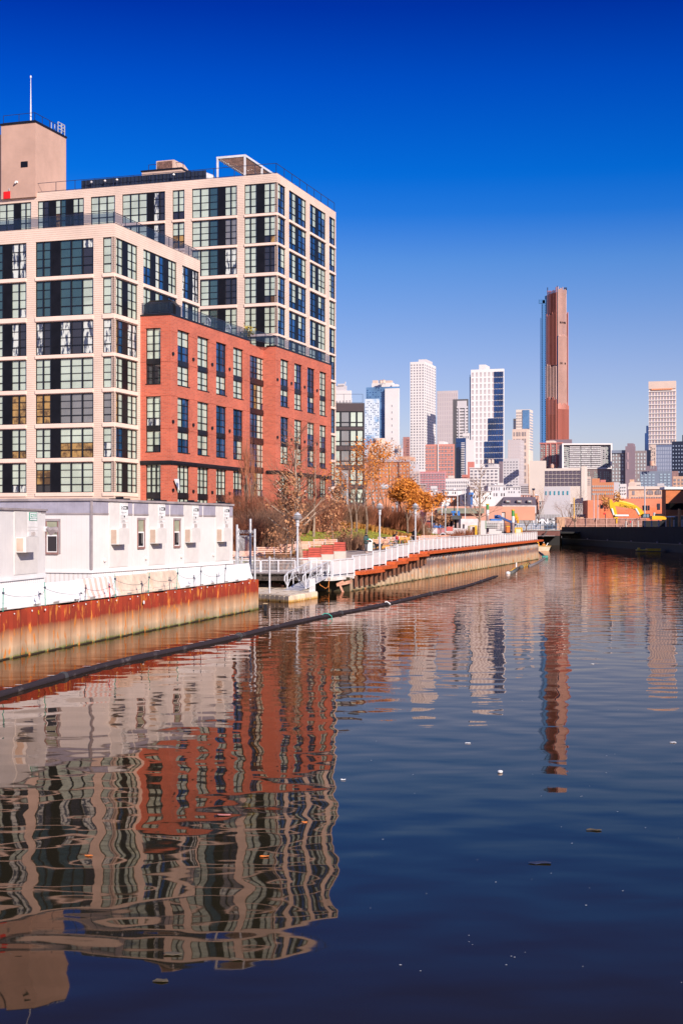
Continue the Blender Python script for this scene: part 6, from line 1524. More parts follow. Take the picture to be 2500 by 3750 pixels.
tree(920,126,8.8,'second columnar tree with reddish twigs, close behind the first', 'column', trunk=.10, twigs='twigr', clear=.1)
tree(1147,135,9.0,'thin bare tree on the lawn before the brick wing', 'leader', trunk=.11, bark='barkl', clear=.3, spread=.55)
tree(1285,150,10.4,'bare tree with fanned pale limbs before the glass block','bare',trunk=.10,bark='bark',depth=6,spread=.38,clear=.22,up=.22)
tree(1305,155,9.8,'second bare tree with reddish twigs before the glass block','bare',trunk=.11,twigs='twigr',depth=6,spread=.34,clear=.22,up=.25)
tree(1341,158,9.2,'tall thin tree keeping orange leaves, left of the benches','leader',trunk=.12,leaf='orange',nleaf=2600,ls=.22,spread=.92,clear=.30,jit=.32)
tree(1490,172,7.0,'round orange tree with dense leaves above a dark fork','bare',trunk=.13,leaf='orange',nleaf=9000,ls=.25,spread=.44,depth=5,clear=.24,jit=.34,twigs='twig')
tree(1549,165,6.0,'smaller orange tree right of the round orange tree','bare',trunk=.09,leaf='orange',nleaf=3400,ls=.22,spread=.40,depth=5,clear=.28,jit=.33,bark='barkl')
tree(1466,175,11.0,'slender bare tree rising above the round orange tree', 'leader', trunk=.09, clear=.2, spread=.45, twigs='twigr')
tree(1500,180,9.5,'slender bare tree right behind the round orange tree', 'leader', trunk=.09, clear=.2, spread=.6, twigs='twigr')
tree(1420,180,10.0,'bare reddish tree in front of the orange brick housing block', 'bare', trunk=.10, clear=.2, spread=.36, depth=6, up=.25, twigs='twigr')
tree(1380,190,11.0,'bare reddish tree left of the housing block drain pipe', 'bare', trunk=.10, clear=.2, spread=.36, depth=6, up=.25, twigs='twigr')
tree(1752,215,10.6,'bare tree with a pale trunk standing in the construction site', 'leader', trunk=.22, bark='barkl', clear=.22, spread=.5)
tree(1615,230,4.6,'small tree with peach leaves behind the far lamps','bare',trunk=.08,leaf='brownleaf',nleaf=700,ls=.26,spread=.6,depth=4,clear=.2)
tree(1925,330,9,'bushy bare tree beside the graffiti fence', 'bare', trunk=.14, clear=.12, spread=.7, depth=6, twigs='twig', zoff=.5)
tree(1968,345,10,'reddish bare tree behind the graffiti fence', 'bare', trunk=.14, clear=.12, spread=.45, depth=6, twigs='twigr', zoff=2)
tree(2105,380,12,'wide pinkish bare tree left of the excavator', 'bare', trunk=.2, clear=.15, spread=.8, depth=6, twigs='twig', zoff=1)
tree(2070,390,9.5,'broad bare tree behind the yellow hydrant post', 'bare', trunk=.2, clear=.15, spread=.8, depth=6, twigs='twig', zoff=1)
tree(2258,400,8.5,'small conifer coloured tree before the white house', 'bare', trunk=.2, clear=.1, spread=.5, depth=5, leaf='straw', nleaf=900, ls=.5, zoff=3)
def Yd(px, d):
    P0 = bk_pt(0, -d); return P0.y+BDIR.y*on_line(P0, BDIR, px)
def dlawn(px): return 17.5-(px-1205)/335*8.5
def shrub(px, Y, h, w_, label, twm='twig', n_=900, zoff=-.15, col=None):
    if px >= 1230 and h > 2.5 and px < 1560: Y2 = Yd(px, dlawn(px)+2.5); h *= Y2/Y*.72; w_ *= Y2/Y; Y = Y2
    X = (px-HX)/F*Y; z = gz(X, Y)+zoff; rr = random.Random(int(px*5+Y)); root = thing('shrub', label, 'shrub', (X,Y,z), 0, 'leafless shrubs in the park')
    q = MB()
    for k in range(n_):
        a = rr.random()*6.283; b = math.sqrt(rr.random())*w_*.35; p = Vector((math.cos(a)*b, math.sin(a)*b, 0)); o = Vector((math.cos(a), math.sin(a), 0))*rr.uniform(.05,.75)*w_*.5/h; hh = h*rr.uniform(.55,1.06)
        p1 = p+(o*.45+Vector((rr.gauss(0,.06),rr.gauss(0,.06),.5)))*hh*.95; p2 = p+(o+Vector((rr.gauss(0,.20),rr.gauss(0,.20),1)))*hh*.95; wd_ = rr.uniform(.012,.03); s_ = Vector((math.cos(a*3),math.sin(a*3),0))*wd_
        q.face([p-s_, p+s_, p1+s_*.8, p1-s_*.8]); q.face([p1-s_*.8, p1+s_*.8, p2])
        for j in range(5):
            t_ = (p if j > 2 else p1).lerp(p2 if j < 3 else p1, rr.uniform(.1,.9)); e2 = t_+Vector((rr.gauss(0,.5),rr.gauss(0,.5),rr.uniform(-.1,.5)))*h*.22; q.face([t_-s_*.5, t_+s_*.5, e2])
    q.build('stems', M[twm], root)
sh = [(880,112,3.4,3.6,'tall straw coloured shrub beside the last trailer','twigr'),(935,115,3.8,4.2,'broad brown shrub right of the chain link gate','twig'),(985,118,4.0,4.4,'dense brown shrub before the columnar trees','twig'),
  (1020,122,4.1,4.2,'brown shrub left of the young oak','twig'),(905,124,4.4,4.0,'reddish shrub under the columnar tree','twigr'),(1075,135,3.5,4.0,'brown shrub behind the tall bare tree','twig'),(1135,142,3.6,4.4,'low brown shrub at the foot of the brick wing','twigr'),
  (1180,146,3.8,4.4,'red brown shrub right of the thin bare tree','twigr'),(1235,148,4.2,4.6,'dark brown thicket left of the fanned bare trees','twig'),(1280,152,4.2,4.6,'dark brown thicket at the foot of the glass block','twig'),
  (1330,156,4.0,4.6,'red brown thicket behind the orange leaved tree','twigr'),(1380,160,3.8,4.8,'long red brown thicket behind the lawn, middle part','twigr'),(1430,164,3.7,4.8,'long red brown thicket behind the lawn, left of the round orange tree','twigr'),
  (1478,168,3.3,4.8,'red brown thicket right behind the round orange tree','twigr'),(1530,172,2.6,4.4,'low thicket right of the round orange tree','twig'),(1290,126,2.0,2.8,'low round leafless shrub between the red planters and the bin','twig'),
  (1262,128,1.5,2.0,'small brown shrub beside the top red planter','twig'),(1000,103,1.4,2.6,'low brown brush before the left bench','twig'),(1060,104,1.3,2.0,'sparse brush left of the red planters','twig'),
  (1600,150,1.5,3.0,'sparse straw brush behind the upper railing','twigr'),(1660,165,1.4,3.0,'sparse reddish brush near the silver bin','twigr'),(1700,185,1.6,3.0,'reddish brush before the yellow barriers','twigr')]
for i, (px, Y, h_, w_, lab, tm) in enumerate(sh): shrub(px, Y, h_, w_, lab, tm, 1350 if h_ > 3 else 450)
# ornamental grass clumps: one kind, copied
def grass_proto():
    rr = random.Random(3); q = MB()
    for k in range(260):
        a = rr.random()*6.283; b = rr.random()*.16; p = Vector((math.cos(a)*b, math.sin(a)*b, 0)); o = Vector((math.cos(a), math.sin(a), 0))*rr.uniform(.1,.5); h_ = rr.uniform(.5,.95); s_ = Vector((-math.sin(a), math.cos(a), 0))*.02
        p1 = p+o*.5+Vector((0,0,h_*.7)); p2 = p+o+Vector((0,0,h_*rr.uniform(.8,1.0))); q.face([p-s_, p+s_, p1+s_, p1-s_]); q.face([p1-s_, p1+s_, p2])
    return q
gp = None; ring = ['before the left benches','at the left foot of the lawn','along the top edge of the lawn']
ORD = ['first','second','third','fourth','fifth','sixth','seventh','eighth','ninth','tenth','eleventh','twelfth','thirteenth','fourteenth','fifteenth','sixteenth','seventeenth','eighteenth','nineteenth','twentieth','twenty-first','twenty-second','twenty-third','twenty-fourth','twenty-fifth','twenty-sixth']
cnt_ = {}
def nth(w_): cnt_[w_] = cnt_.get(w_, 0)+1; return ORD[cnt_[w_]-1]
def clump(px, Y, s_, where):
    global gp
    X = (px-HX)/F*Y; z = gz(X, Y)-.03
    if gp is None: gp = grass_proto().build('ornamental_grass', M['straw']); o = gp
    else: o = gp.copy(); COL.objects.link(o)
    o.location = (X, Y, z); o.scale = (s_, s_, s_); o.rotation_euler = (0,0,px*.37)
    tag(o, 'straw grass clump '+where+', '+nth(where)+' from the left', 'grass clump', 'ornamental grass clumps')
    return o
r_ = random.Random(12)
for k in range(34): clump(945+k*3.9+r_.uniform(-2,2), 106+r_.uniform(0,12), r_.uniform(.8,1.3), ['behind the left bench','between the columnar trees and the bench','at the left edge of the lawn'][0 if k < 11 else 1 if k < 22 else 2])
for k in range(26): clump(1205+k*13.2, Yd(1205+k*13.2, dlawn(1205+k*13.2))+r_.uniform(-.5,.5), r_.uniform(.75,1.0), 'in the row along the top of the lawn')
for k in range(14): clump(1450+k*14+r_.uniform(-5,5), 136+k*2.2, r_.uniform(.5,.9), 'in the sparse bed behind the upper railing')
# slim white tipped pickets around the beds
pk = None
def picket(px, Y, where):
    global pk
    X = (px-HX)/F*Y; z = gz(X, Y)
    if pk is None:
        pk = thing('garden_stake', '', 'stake', (X,Y,z), 0, 'white tipped stakes around the planting beds'); q = MB(); q.tube([(0,0,-.1),(0,0,.72)], .022, 5); q.build('stake', M['green'], pk); q = MB(); q.tube([(0,0,.721),(0,0,.95)], .03, 5); q.build('white_tip', M['white'], pk); o = pk
    else: o = copy_tree(pk, (X,Y,z), 0)
    o['label'] = 'white tipped garden stake '+where+', '+nth('s'+where)+' from the left'
for k, px in enumerate((1045,1108,1151,1200,1242)): picket(px, 116+k*1.2, 'on the lawn before the thin trees')
for k, px in enumerate((1297,1366,1399,1414,1430,1445,1460,1474,1487,1502)): picket(px, 127+k*1.0, 'behind the benches')
for k, px in enumerate((1534,1542,1551,1562,1570,1578,1586,1596,1605,1612,1620)): picket(px, 136+k*2.5, 'in the bed behind the upper railing')
# fallen leaves on lawn
q = MB()
for k in range(1500):
    d = 9.6+r_.random()*17; t_ = 4+r_.random()*60; p = BK0+BDIR*t_-BN*d; z = gz(p.x, p.y)+.1; a = r_.random()*6.28; s_ = .09
    q.face([(p.x+s_*math.cos(a), p.y+s_*math.sin(a), z), (p.x-s_*math.sin(a), p.y+s_*math.cos(a), z+.05), (p.x-s_*math.cos(a), p.y-s_*math.sin(a), z), (p.x+s_*math.sin(a), p.y-s_*math.cos(a), z+.03)])
tag(q.build('fallen_leaves', M['orange']), 'orange fallen leaves scattered over the lawn', 'leaves', kind='stuff')

# ------------------------------------------------------------------ planters, benches, bin
def planter(px0, px1, pt, pb, Y, label):
    p0 = world(px0, pb, Y); p1 = world(px1, pb, Y); zt = EYE-(pt-HY)/F*Y; zb = p0.z; w_ = p1.x-p0.x
    root = thing('slatted_planter', label, 'planter', (p0.x, Y, zb), math.radians(-3), 'red slatted seat blocks on the concrete steps'); H = zt-zb; n_ = 4; q = MB()
    for k in range(n_):
        z0 = H*k/n_+.015; z1 = H*(k+1)/n_-.015; u = .06*(k/n_); q.prism([(.0+.03*k*.4,0,z0),(w_-.03*k*.4,0,z0),(w_-.03*(k+1)*.4,0+.02,z1),(.03*(k+1)*.4,.02,z1)], (0,1.5,0))
    q.build('slats', M['redwood'], root)
    q = MB(); q.box(.08,w_-.08,.06,1.44,0,H-.03); q.build('core', T('core_dark',(.10,.02,.015)), root)
    q = MB(); zg = -(zb-1.3); q.box(-.02, w_+.02, -.1, 1.7, zg, -.002); q.build('concrete_base', T('step_concrete',(.58,.50,.44),.9,var=.06,scale=1.5), root)
planter(1080,1124.5,2017,2051,108.5,'lowest red slatted seat block on the concrete steps')
planter(1128,1173,2005,2041,110.5,'second red slatted seat block from the bottom of the steps')
planter(1174.5,1219,1995,2030,112.5,'third red slatted seat block from the bottom of the steps')
planter(1221,1263.5,1985,2019,114.5,'highest red slatted seat block on the steps, nearest the lawn')
planter(1552,1576,1913,1933,190,'distant red slatted seat block between two far lamps')
def bench(px, Y, rz, label, wide=1.9, mm=None, zf=None):
    X = (px-HX)/F*Y; z = gz(X,Y) if zf is None else zf; root = thing('park_bench', label, 'bench', (X,Y,z), rz, 'wooden slat benches along the promenade')
    q = MB()
    for k in range(3): q.box(-wide/2, wide/2, -.22+k*.15, -.11+k*.15, .43, .47)
    q.build('seat', mm or M['wood'], root)
    q = MB()
    for k in range(3): q.hexa([(-wide/2,.24+k*.03,.56+k*.14),(wide/2,.24+k*.03,.56+k*.14),(wide/2,.28+k*.03,.56+k*.14),(-wide/2,.28+k*.03,.56+k*.14),(-wide/2,.26+k*.03,.66+k*.14),(wide/2,.26+k*.03,.66+k*.14),(wide/2,.30+k*.03,.66+k*.14),(-wide/2,.30+k*.03,.66+k*.14)])
    q.build('backrest', mm or M['wood'], root)
    for x in (-wide/2+.05, 0, wide/2-.05):
        q = MB(); q.tube([(x,-.30,0),(x,-.24,.42),(x,-.26,.66),(x,.05,.68),(x,.2,.64)], .03, 6); q.build('arm_frame', M['galv'], root)
        q = MB(); q.tube([(x,.34,0),(x,.2,.45),(x,.34,.95)], .03, 6); q.build('leg', M['galv'], root)
pinkw = mat('pale_bench_wood', (.68,.36,.26), .7, .15, 4)
bench(862,103,.1,'pale slat bench half hidden by the last trailer and gate',2.4,pinkw,1.75)
bench(912,104,.12,'pale slat bench seen through the chain link gate',2.4,pinkw,1.8)
bench(1004,107,.14,'pale slat bench left of the young oak',2.6,pinkw,2.05)
bench(1082,111,.1,'pale slat bench right of the young oak, above the red seat blocks',2.4,pinkw,2.2)
bench(1132,114,.1,'pale slat bench before the lawn, left of the topmost red seat block',2.3,pinkw,2.4)
bench(1191,117,.05,'pale slat bench mostly hidden behind the red seat blocks',2.0,pinkw,2.55)
bench(1391,126,.25,'wooden slat bench behind the tall lamp, left of the seated people',1.9)
bench(1418,131,.3,'wooden slat bench where the black clothed person sits',1.7)
bench(1466,138,.3,'wooden slat bench behind the standing golden dog',1.5)
bench(1555,136,.1,'wooden bench behind the upper railing, right of the padded coat',2.6)
bench(1597,146,.1,'farther wooden bench behind the upper railing',3.0)
def bin_(px, Y, label, mm, s_=1.0):
    X = (px-HX)/F*Y; z = gz(X,Y); root = thing('litter_bin', label, 'litter bin', (X,Y,z)); q = MB(); q.box(-.28*s_,.28*s_,-.28,.28,.05,.80*s_); q.build('body', mm, root)
    q = MB(); pts = [(-.32*s_*math.cos(t_*math.pi/10), -.30, .78*s_+.32*s_*math.sin(t_*math.pi/10)) for t_ in range(11)]; q.prism([pts[i] for i in range(11)], (0,.6,0)); q.build('lid', mm, root)
    q = MB(); pts = [(-.22*s_*math.cos(t_*math.pi/10), -.302, .80*s_+.20*s_*math.sin(t_*math.pi/10)) for t_ in range(11)]; q.prism(pts, (0,-.01,0)); q.build('opening', M['black'], root)
bin_(1351,124,'white litter bin with a round black mouth behind the walker', M['white'])
bin_(1620,150,'silver topped litter bin beside the farther lamp', M['alu'], 1.1)

# ------------------------------------------------------------------ people and dogs
def skin(name, J, E, mat_, parent, sub=1, root_i=0):
    """J: list of (x,y,z,rx,ry) joints, E: edges"""
    me = bpy.data.meshes.new(name); me.from_pydata([j[:3] for j in J], E, []); o = bpy.data.objects.new(name, me); COL.objects.link(o)
    md = o.modifiers.new('s', 'SKIN'); sv = me.skin_vertices
    if not sv:
        import_layer = me.attributes
    bmx = bmesh.new(); bmx.from_mesh(me); lay = bmx.verts.layers.skin.verify(); bmx.verts.ensure_lookup_table()
    for i, j in enumerate(J): bmx.verts[i][lay].radius = (j[3], j[4] if len(j) > 4 else j[3]); bmx.verts[i][lay].use_root = (i == root_i)
    bmx.to_mesh(me); bmx.free(); md.use_smooth_shade = True; ss = o.modifiers.new('ss', 'SUBSURF'); ss.levels = sub; ss.render_levels = sub
    bpy.context.view_layer.update(); m2 = bpy.data.meshes.new_from_object(o.evaluated_get(bpy.context.evaluated_depsgraph_get())); bpy.data.objects.remove(o)
    m2.materials.clear(); m2.materials.append(mat_); r = bpy.data.objects.new(name, m2); COL.objects.link(r)
    if parent is not None: r.parent = parent
    return r
SKN = mat('skin', (.62,.34,.25), .6, .05, 4)
def loft(name, rings, mat_, parent, n=14):
    """rings: (x,y,z,rx,ry)"""
    q = MB(); R = []
    for x, y, z, rx, ry in rings:
        R.append(len(q.v)); q.v += [(x+rx*math.cos(2*math.pi*j/n), y+ry*math.sin(2*math.pi*j/n), z) for j in range(n)]
    for i in range(len(R)-1):
        for j in range(n): q.f.append((R[i]+j, R[i]+(j+1) % n, R[i+1]+(j+1) % n, R[i+1]+j)); q.m.append(0)
    q.f.append(tuple(R[0]+j for j in reversed(range(n)))); q.m.append(0); q.f.append(tuple(R[-1]+j for j in range(n))); q.m.append(0)
    return q.build(name, mat_, parent, True)
def hand_chain(J, E, wi, wrist, d, side):
    """palm and five fingers continuing a wrist joint"""
    w_ = Vector(wrist); d = Vector(d).normalized(); s = Vector((0,1,0)) if abs(d.y) < .8 else Vector((1,0,0)); s = (s-d*s.dot(d)).normalized(); b = d.cross(s)
    pi = len(J); J.append((*(w_+d*.05), .026, .016)); E.append((wi, pi))
    for k, (o, l_) in enumerate(((-.030,.062),(-.010,.072),(.010,.068),(.030,.055))):
        a = w_+d*.085+s*o; i0 = len(J); J.append((*a, .0095)); E.append((pi, i0)); J.append((*(a+d*l_*.6+b*.012), .0085)); E.append((i0, i0+1)); J.append((*(a+d*l_*.95+b*.035), .007)); E.append((i0+1, i0+2))
    a = w_+d*.04+s*(-.035*side); i0 = len(J); J.append((*a, .010)); E.append((pi, i0)); J.append((*(a+d*.03-s*.02*side+b*.01), .009)); E.append((i0, i0+1))
def head(parent, c, hair, facing=(0,-1), hairlen=.0, beanie=None):
    fx_, fy = facing
    def P(f_, s_, z_): return (c[0]+fx_*f_-fy*s_, c[1]+fy*f_+fx_*s_, c[2]+z_)
    q = MB(); 
    for s_ in (-.033,.033): p = P(.088, s_, .01); q.lathe((p[0],p[1],p[2]-.01), [(.004,0),(.011,.008),(.004,.018)], 6)
    q.build('eyes', M['black'], parent)
    q = MB(); a, b, d_ = P(.085,0,.005), P(.118,0,-.028), P(.09,0,-.03); e = P(.088,.015,-.03); g = P(.088,-.015,-.03); q.face([a,e,b]); q.face([a,b,g]); q.face([e,g,b]); q.build('nose', SKN, parent)
    q = MB(); p0, p1 = P(.094,-.024,-.062), P(.094,.024,-.062); q.bar(p0, p1, .008, .01); q.build('mouth', T('lips',(.42,.12,.10)), parent)
    m_ = beanie or hair; r_ = []
    for z_, r in ((-.02 if not hairlen else -hairlen, .10),(.0,.108),(.05,.108),(.09,.088),(.125,.045)): r_.append((c[0]-fx_*.022, c[1]-fy*.022, c[2]+z_, r*(.9 if not beanie else .98), r*.95))
    loft('beanie' if beanie else 'hair', r_, m_, parent, 12)
def person_stand(px, Y, label, coatm, legm, hairm, beanie=None, z=None, rz=0, coatlen=.86, extra=None, arm='front'):
    X = (px-HX)/F*Y; z = gz(X,Y) if z is None else z; root = thing('person', label, 'person', (X,Y,z), rz); s = -1
    J = [(0,0,.93,.13,.10),(0,0,1.12,.12,.09),(0,0,1.34,.15,.10),(0,0,1.45,.055),(0,0,1.52,.062),(0,-.01,1.60,.082,.095),(0,-.005,1.66,.07,.08)]; E = [(0,1),(1,2),(2,3),(3,4),(4,5),(5,6)]
    for sg in (-1, 1):
        i = len(J); J += [(sg*.10,0,.86,.085),(sg*.11,.0,.48,.058),(sg*.12,.03*sg,.09,.038),(sg*.13,-.10+.03*sg,.03,.035,.03)]; E += [(0,i),(i,i+1),(i+1,i+2),(i+2,i+3)]
        i = len(J); J += [(sg*.20,0,1.38,.055),(sg*.25,.02,1.10,.042)]; w_ = (sg*.10,-.22,1.02) if arm == 'front' else (sg*.26,-.12,.86); J.append((*w_,.027)); E += [(2,i),(i,i+1),(i+1,i+2)]
        dd = Vector(w_)-Vector((sg*.25,.02,1.10)); hand_chain(J, E, i+2, w_, dd, sg)
    skin('body', J, E, SKN, root)
    loft('coat', [(0,.0,coatlen-.12,.24,.19),(0,0,coatlen,.23,.18),(0,0,1.02,.19,.145),(0,0,1.2,.20,.15),(0,0,1.36,.22,.15),(0,0,1.43,.15,.12),(0,0,1.48,.09,.09)], coatm, root)
    for sg in (-1, 1):
        sh_ = Vector((sg*.20,0,1.38)); el = Vector((sg*.27,.02,1.10)); w_ = Vector((sg*.13,-.19,1.03)) if arm == 'front' else Vector((sg*.26,-.10,.90)); q = MB(); q.tube([sh_+Vector((-sg*.06,0,.02)), sh_, el, w_], [.07,.085,.068,.055], 10); q.build('sleeve', coatm, root, True)
        q = MB(); q.tube([(sg*.10,0,.88),(sg*.11,0,.48),(sg*.12,.03*sg,.12)], [.105,.075,.06], 10); q.build('trouser_leg', legm, root, True)
        q = MB(); q.tube([(sg*.12,.05+.03*sg,.05),(sg*.13,-.08+.03*sg,.045),(sg*.13,-.15+.03*sg,.035)], [.05,.05,.035], 8); q.build('shoe', T('shoe_pale',(.60,.45,.40)), root, True)
    head(root, (0,-.005,1.62), hairm, (0,-1), .0, beanie)
    if extra: extra(root)
    return root
blk = T('cloth_black',(.012,.012,.016),.8); grnc = T('cloth_green_grey',(.045,.075,.075),.8); hairb = T('hair_dark',(.03,.018,.012)); gold = mat('golden_fur',(.66,.33,.09),.85,.3,9,col2=(.45,.20,.05)); dkf = T('fur_black',(.015,.012,.012),.8)
def bag(root):
    q = MB(); q.tube([(-.12,-.20,1.16),(.0,-.215,1.12),(.16,-.17,1.22)], [.03,.055,.03], 8); q.build('teal_pouch', T('pouch_teal',(.0,.35,.25)), root)
    loft('scarf', [(0,0,1.42,.14,.14),(0,-.01,1.50,.12,.13),(0,0,1.555,.09,.10)], blk, root)
person_stand(1340,122,'person in a dark green hooded coat with a teal pouch, walking on the promenade', grnc, T('trouser_grey',(.10,.09,.10)), hairb, beanie=blk, z=gz(2.1,122), rz=.9, coatlen=.90, extra=bag)
def fur(root): loft('fur_hood', [(0,.03,1.36,.16,.15),(0,.03,1.44,.19,.18),(0,.04,1.50,.13,.14)], T('fur_hood',(.03,.022,.02)), root)
person_stand(1517,136,'person with long hair in a black padded coat standing before the lamp', blk, blk, hairb, z=2.66, rz=-.8, coatlen=.80, extra=fur)
def person_sit(px, Y, label, topm, legm, hairm, rz, zs, lean=.35, small=1.0, hat=None):
    X = (px-HX)/F*Y; root = thing('person', label, 'person', (X,Y,zs-.45), rz); root.scale = (small,)*3; L = lean
    J = [(0,0,.52,.13,.12),(0,-L*.35,.72,.12,.10),(0,-L*.8,.95,.14,.10),(0,-L,1.05,.055),(0,-L*1.15,1.13,.06),(0,-L*1.3,1.21,.082,.095),(0,-L*1.33,1.27,.07)]; E = [(0,1),(1,2),(2,3),(3,4),(4,5),(5,6)]
    for sg in (-1, 1):
        i = len(J); J += [(sg*.10,-.05,.52,.085),(sg*.12,-.46,.50,.06),(sg*.12,-.42,.10,.04),(sg*.12,-.55,.03,.035)]; E += [(0,i),(i,i+1),(i+1,i+2),(i+2,i+3)]
        i = len(J); J += [(sg*.19,-L*.85,.96,.055),(sg*.24,-L-.12,.72,.042),(sg*.12,-L-.34,.66,.027)]; E += [(2,i),(i,i+1),(i+1,i+2)]; hand_chain(J, E, i+2, (sg*.12,-L-.34,.66), (-sg*.1,-.22,-.06), sg)
    skin('body', J, E, SKN, root)
    q = MB(); q.tube([(0,.0,.46),(0,-L*.35,.72),(0,-L*.8,.95),(0,-L*1.02,1.06)], [.19,.18,.20,.09], 12); q.build('jacket', topm, root, True)
    for sg in (-1, 1):
        q = MB(); q.tube([(sg*.14,-L*.8,.97),(sg*.20,-L*.85,.95),(sg*.25,-L-.12,.72),(sg*.14,-L-.30,.67)], [.06,.08,.065,.05], 10); q.build('sleeve', topm, root, True)
        q = MB(); q.tube([(sg*.10,0,.52),(sg*.12,-.46,.51),(sg*.12,-.43,.12)], [.11,.085,.06], 10); q.build('trouser_leg', legm, root, True)
        q = MB(); q.tube([(sg*.12,-.38,.05),(sg*.12,-.60,.04)], [.055,.04], 8); q.build('shoe', M['white'], root, True)
    head(root, (0,-L*1.3,1.22), hairm, (0,-1), 0, hat)
person_sit(1437,134.5,'person in black leaning forward on the bench to pet a dog', blk, blk, hairb, .75, gz(4.8,134.5)+.5, .42)
person_sit(1454,134,'child in a red jacket and dark cap beside the black clothed person', T('cloth_red',(.55,.05,.06)), blk, hairb, -.5, gz(5.2,134)+.5, .2, .86, hat=blk)
def dog(px, Y, z, rz, label, fm, lying=False, s=1.0, sit=False):
    X = (px-HX)/F*Y; root = thing('dog', label, 'dog', (X,Y,z), rz); root.scale = (s,)*3
    if lying:
        J = [(-.35,0,.16,.13,.12),(-.1,0,.18,.14,.13),(.2,0,.20,.15,.14),(.38,0,.28,.09),(.5,0,.34,.075),(.62,0,.30,.04),(-.5,0,.14,.08),(-.68,.12,.06,.035),(-.85,.2,.05,.02)]; E = [(0,1),(1,2),(2,3),(3,4),(4,5),(0,6),(6,7),(7,8)]
        for sg in (-1,1):
            i = len(J); J += [(.25,sg*.14,.10,.05),(.48,sg*.13,.04,.032),(.60,sg*.12,.035,.03)]; E += [(2,i),(i,i+1),(i+1,i+2)]
            i = len(J); J += [(-.42,sg*.16,.10,.08),(-.18,sg*.2,.05,.04),(-.34,sg*.22,.035,.03)]; E += [(0,i),(i,i+1),(i+1,i+2)]
    else:
        J = [(-.34,0,.50,.12,.13),(-.08,0,.48,.115,.12),(.22,0,.49,.14,.15),(.36,0,.62,.085),(.46,0,.72,.075,.08),(.60,0,.69,.036),(-.46,0,.56,.05),(-.60,0,.70,.035),(-.62,0,.84,.028),(-.54,0,.92,.02)]; E = [(0,1),(1,2),(2,3),(3,4),(4,5),(0,6),(6,7),(7,8),(8,9)]
        for sg in (-1,1):
            i = len(J); J += [(.24,sg*.08,.36,.055),(.23,sg*.08,.20,.032),(.24,sg*.08,.03,.028),(.29,sg*.08,.022,.028)]; E += [(2,i),(i,i+1),(i+1,i+2),(i+2,i+3)]
            i = len(J); J += [(-.34,sg*.09,.36,.075),(-.27,sg*.09,.27,.045),(-.42,sg*.09,.17,.028),(-.40,sg*.09,.03,.026),(-.34,sg*.09,.022,.028)]; E += [(0,i),(i,i+1),(i+1,i+2),(i+2,i+3),(i+3,i+4)]
    skin('body', J, E, fm, root)
    hx_, hz_ = (.48,.36) if lying else (.44,.74); q = MB()
    for sg in (-1,1): q.prism([(hx_-.04,sg*.06,hz_+.02),(hx_+.04,sg*.065,hz_+.02),(hx_+.02,sg*.10,hz_-.10)], (0,sg*.015,0))
    q.build('ears', fm, root)
    q = MB(); nx = .655 if lying else .64; q.lathe((nx,0,hz_-.085 if lying else hz_-.07), [(.005,0),(.018,.012),(.005,.03)], 6); q.build('nose', M['black'], root)
dog(1474,134,gz(5.8,134)+.1,3.3,'golden dog standing with a raised tail beside the seated people', gold, s=1.25)
dog(1407,126,gz(3.8,126)+.02,.35,'golden dog lying down behind the stepped railing, right of the tall lamp', gold, True, 1.25)
dog(1384,125,gz(3.2,125)+.02,2.6,'black dog at the foot of the tall lamp', dkf, False, .9)
# ------------------------------------------------------------------ far end of the canal: bridge, yard, fences
def bx(mb, px0, px1, py0, py1, Y, dep=1.0, m=0, Yoff=0):
    """box spanning picture columns px0..px1 and rows py0 (top) .. py1 at distance Y"""
    mb.box((px0-HX)/F*Y, (px1-HX)/F*Y, Y, Y+dep, EYE-(py1-HY)/F*Y, EYE-(py0-HY)/F*Y, m)
def simple(name, label, cat, part, parts, group=None):
    """parts: list of (partname, material, [(px0,px1,py0,py1,Y,dep), ...])"""
    X = 0; root = thing(name, label, cat, (0,0,0), 0, group)
    for pn, mm, bs_ in parts:
        q = MB()
        for b_ in bs_: bx(q, *b_)
        q.build(pn, mm, root)
    return root
conc = T('far_concrete',(.38,.35,.34),.9); gal = M['whitem']; brn = T('far_timber_brown',(.22,.10,.075),.8,var=.2,scale=.8)
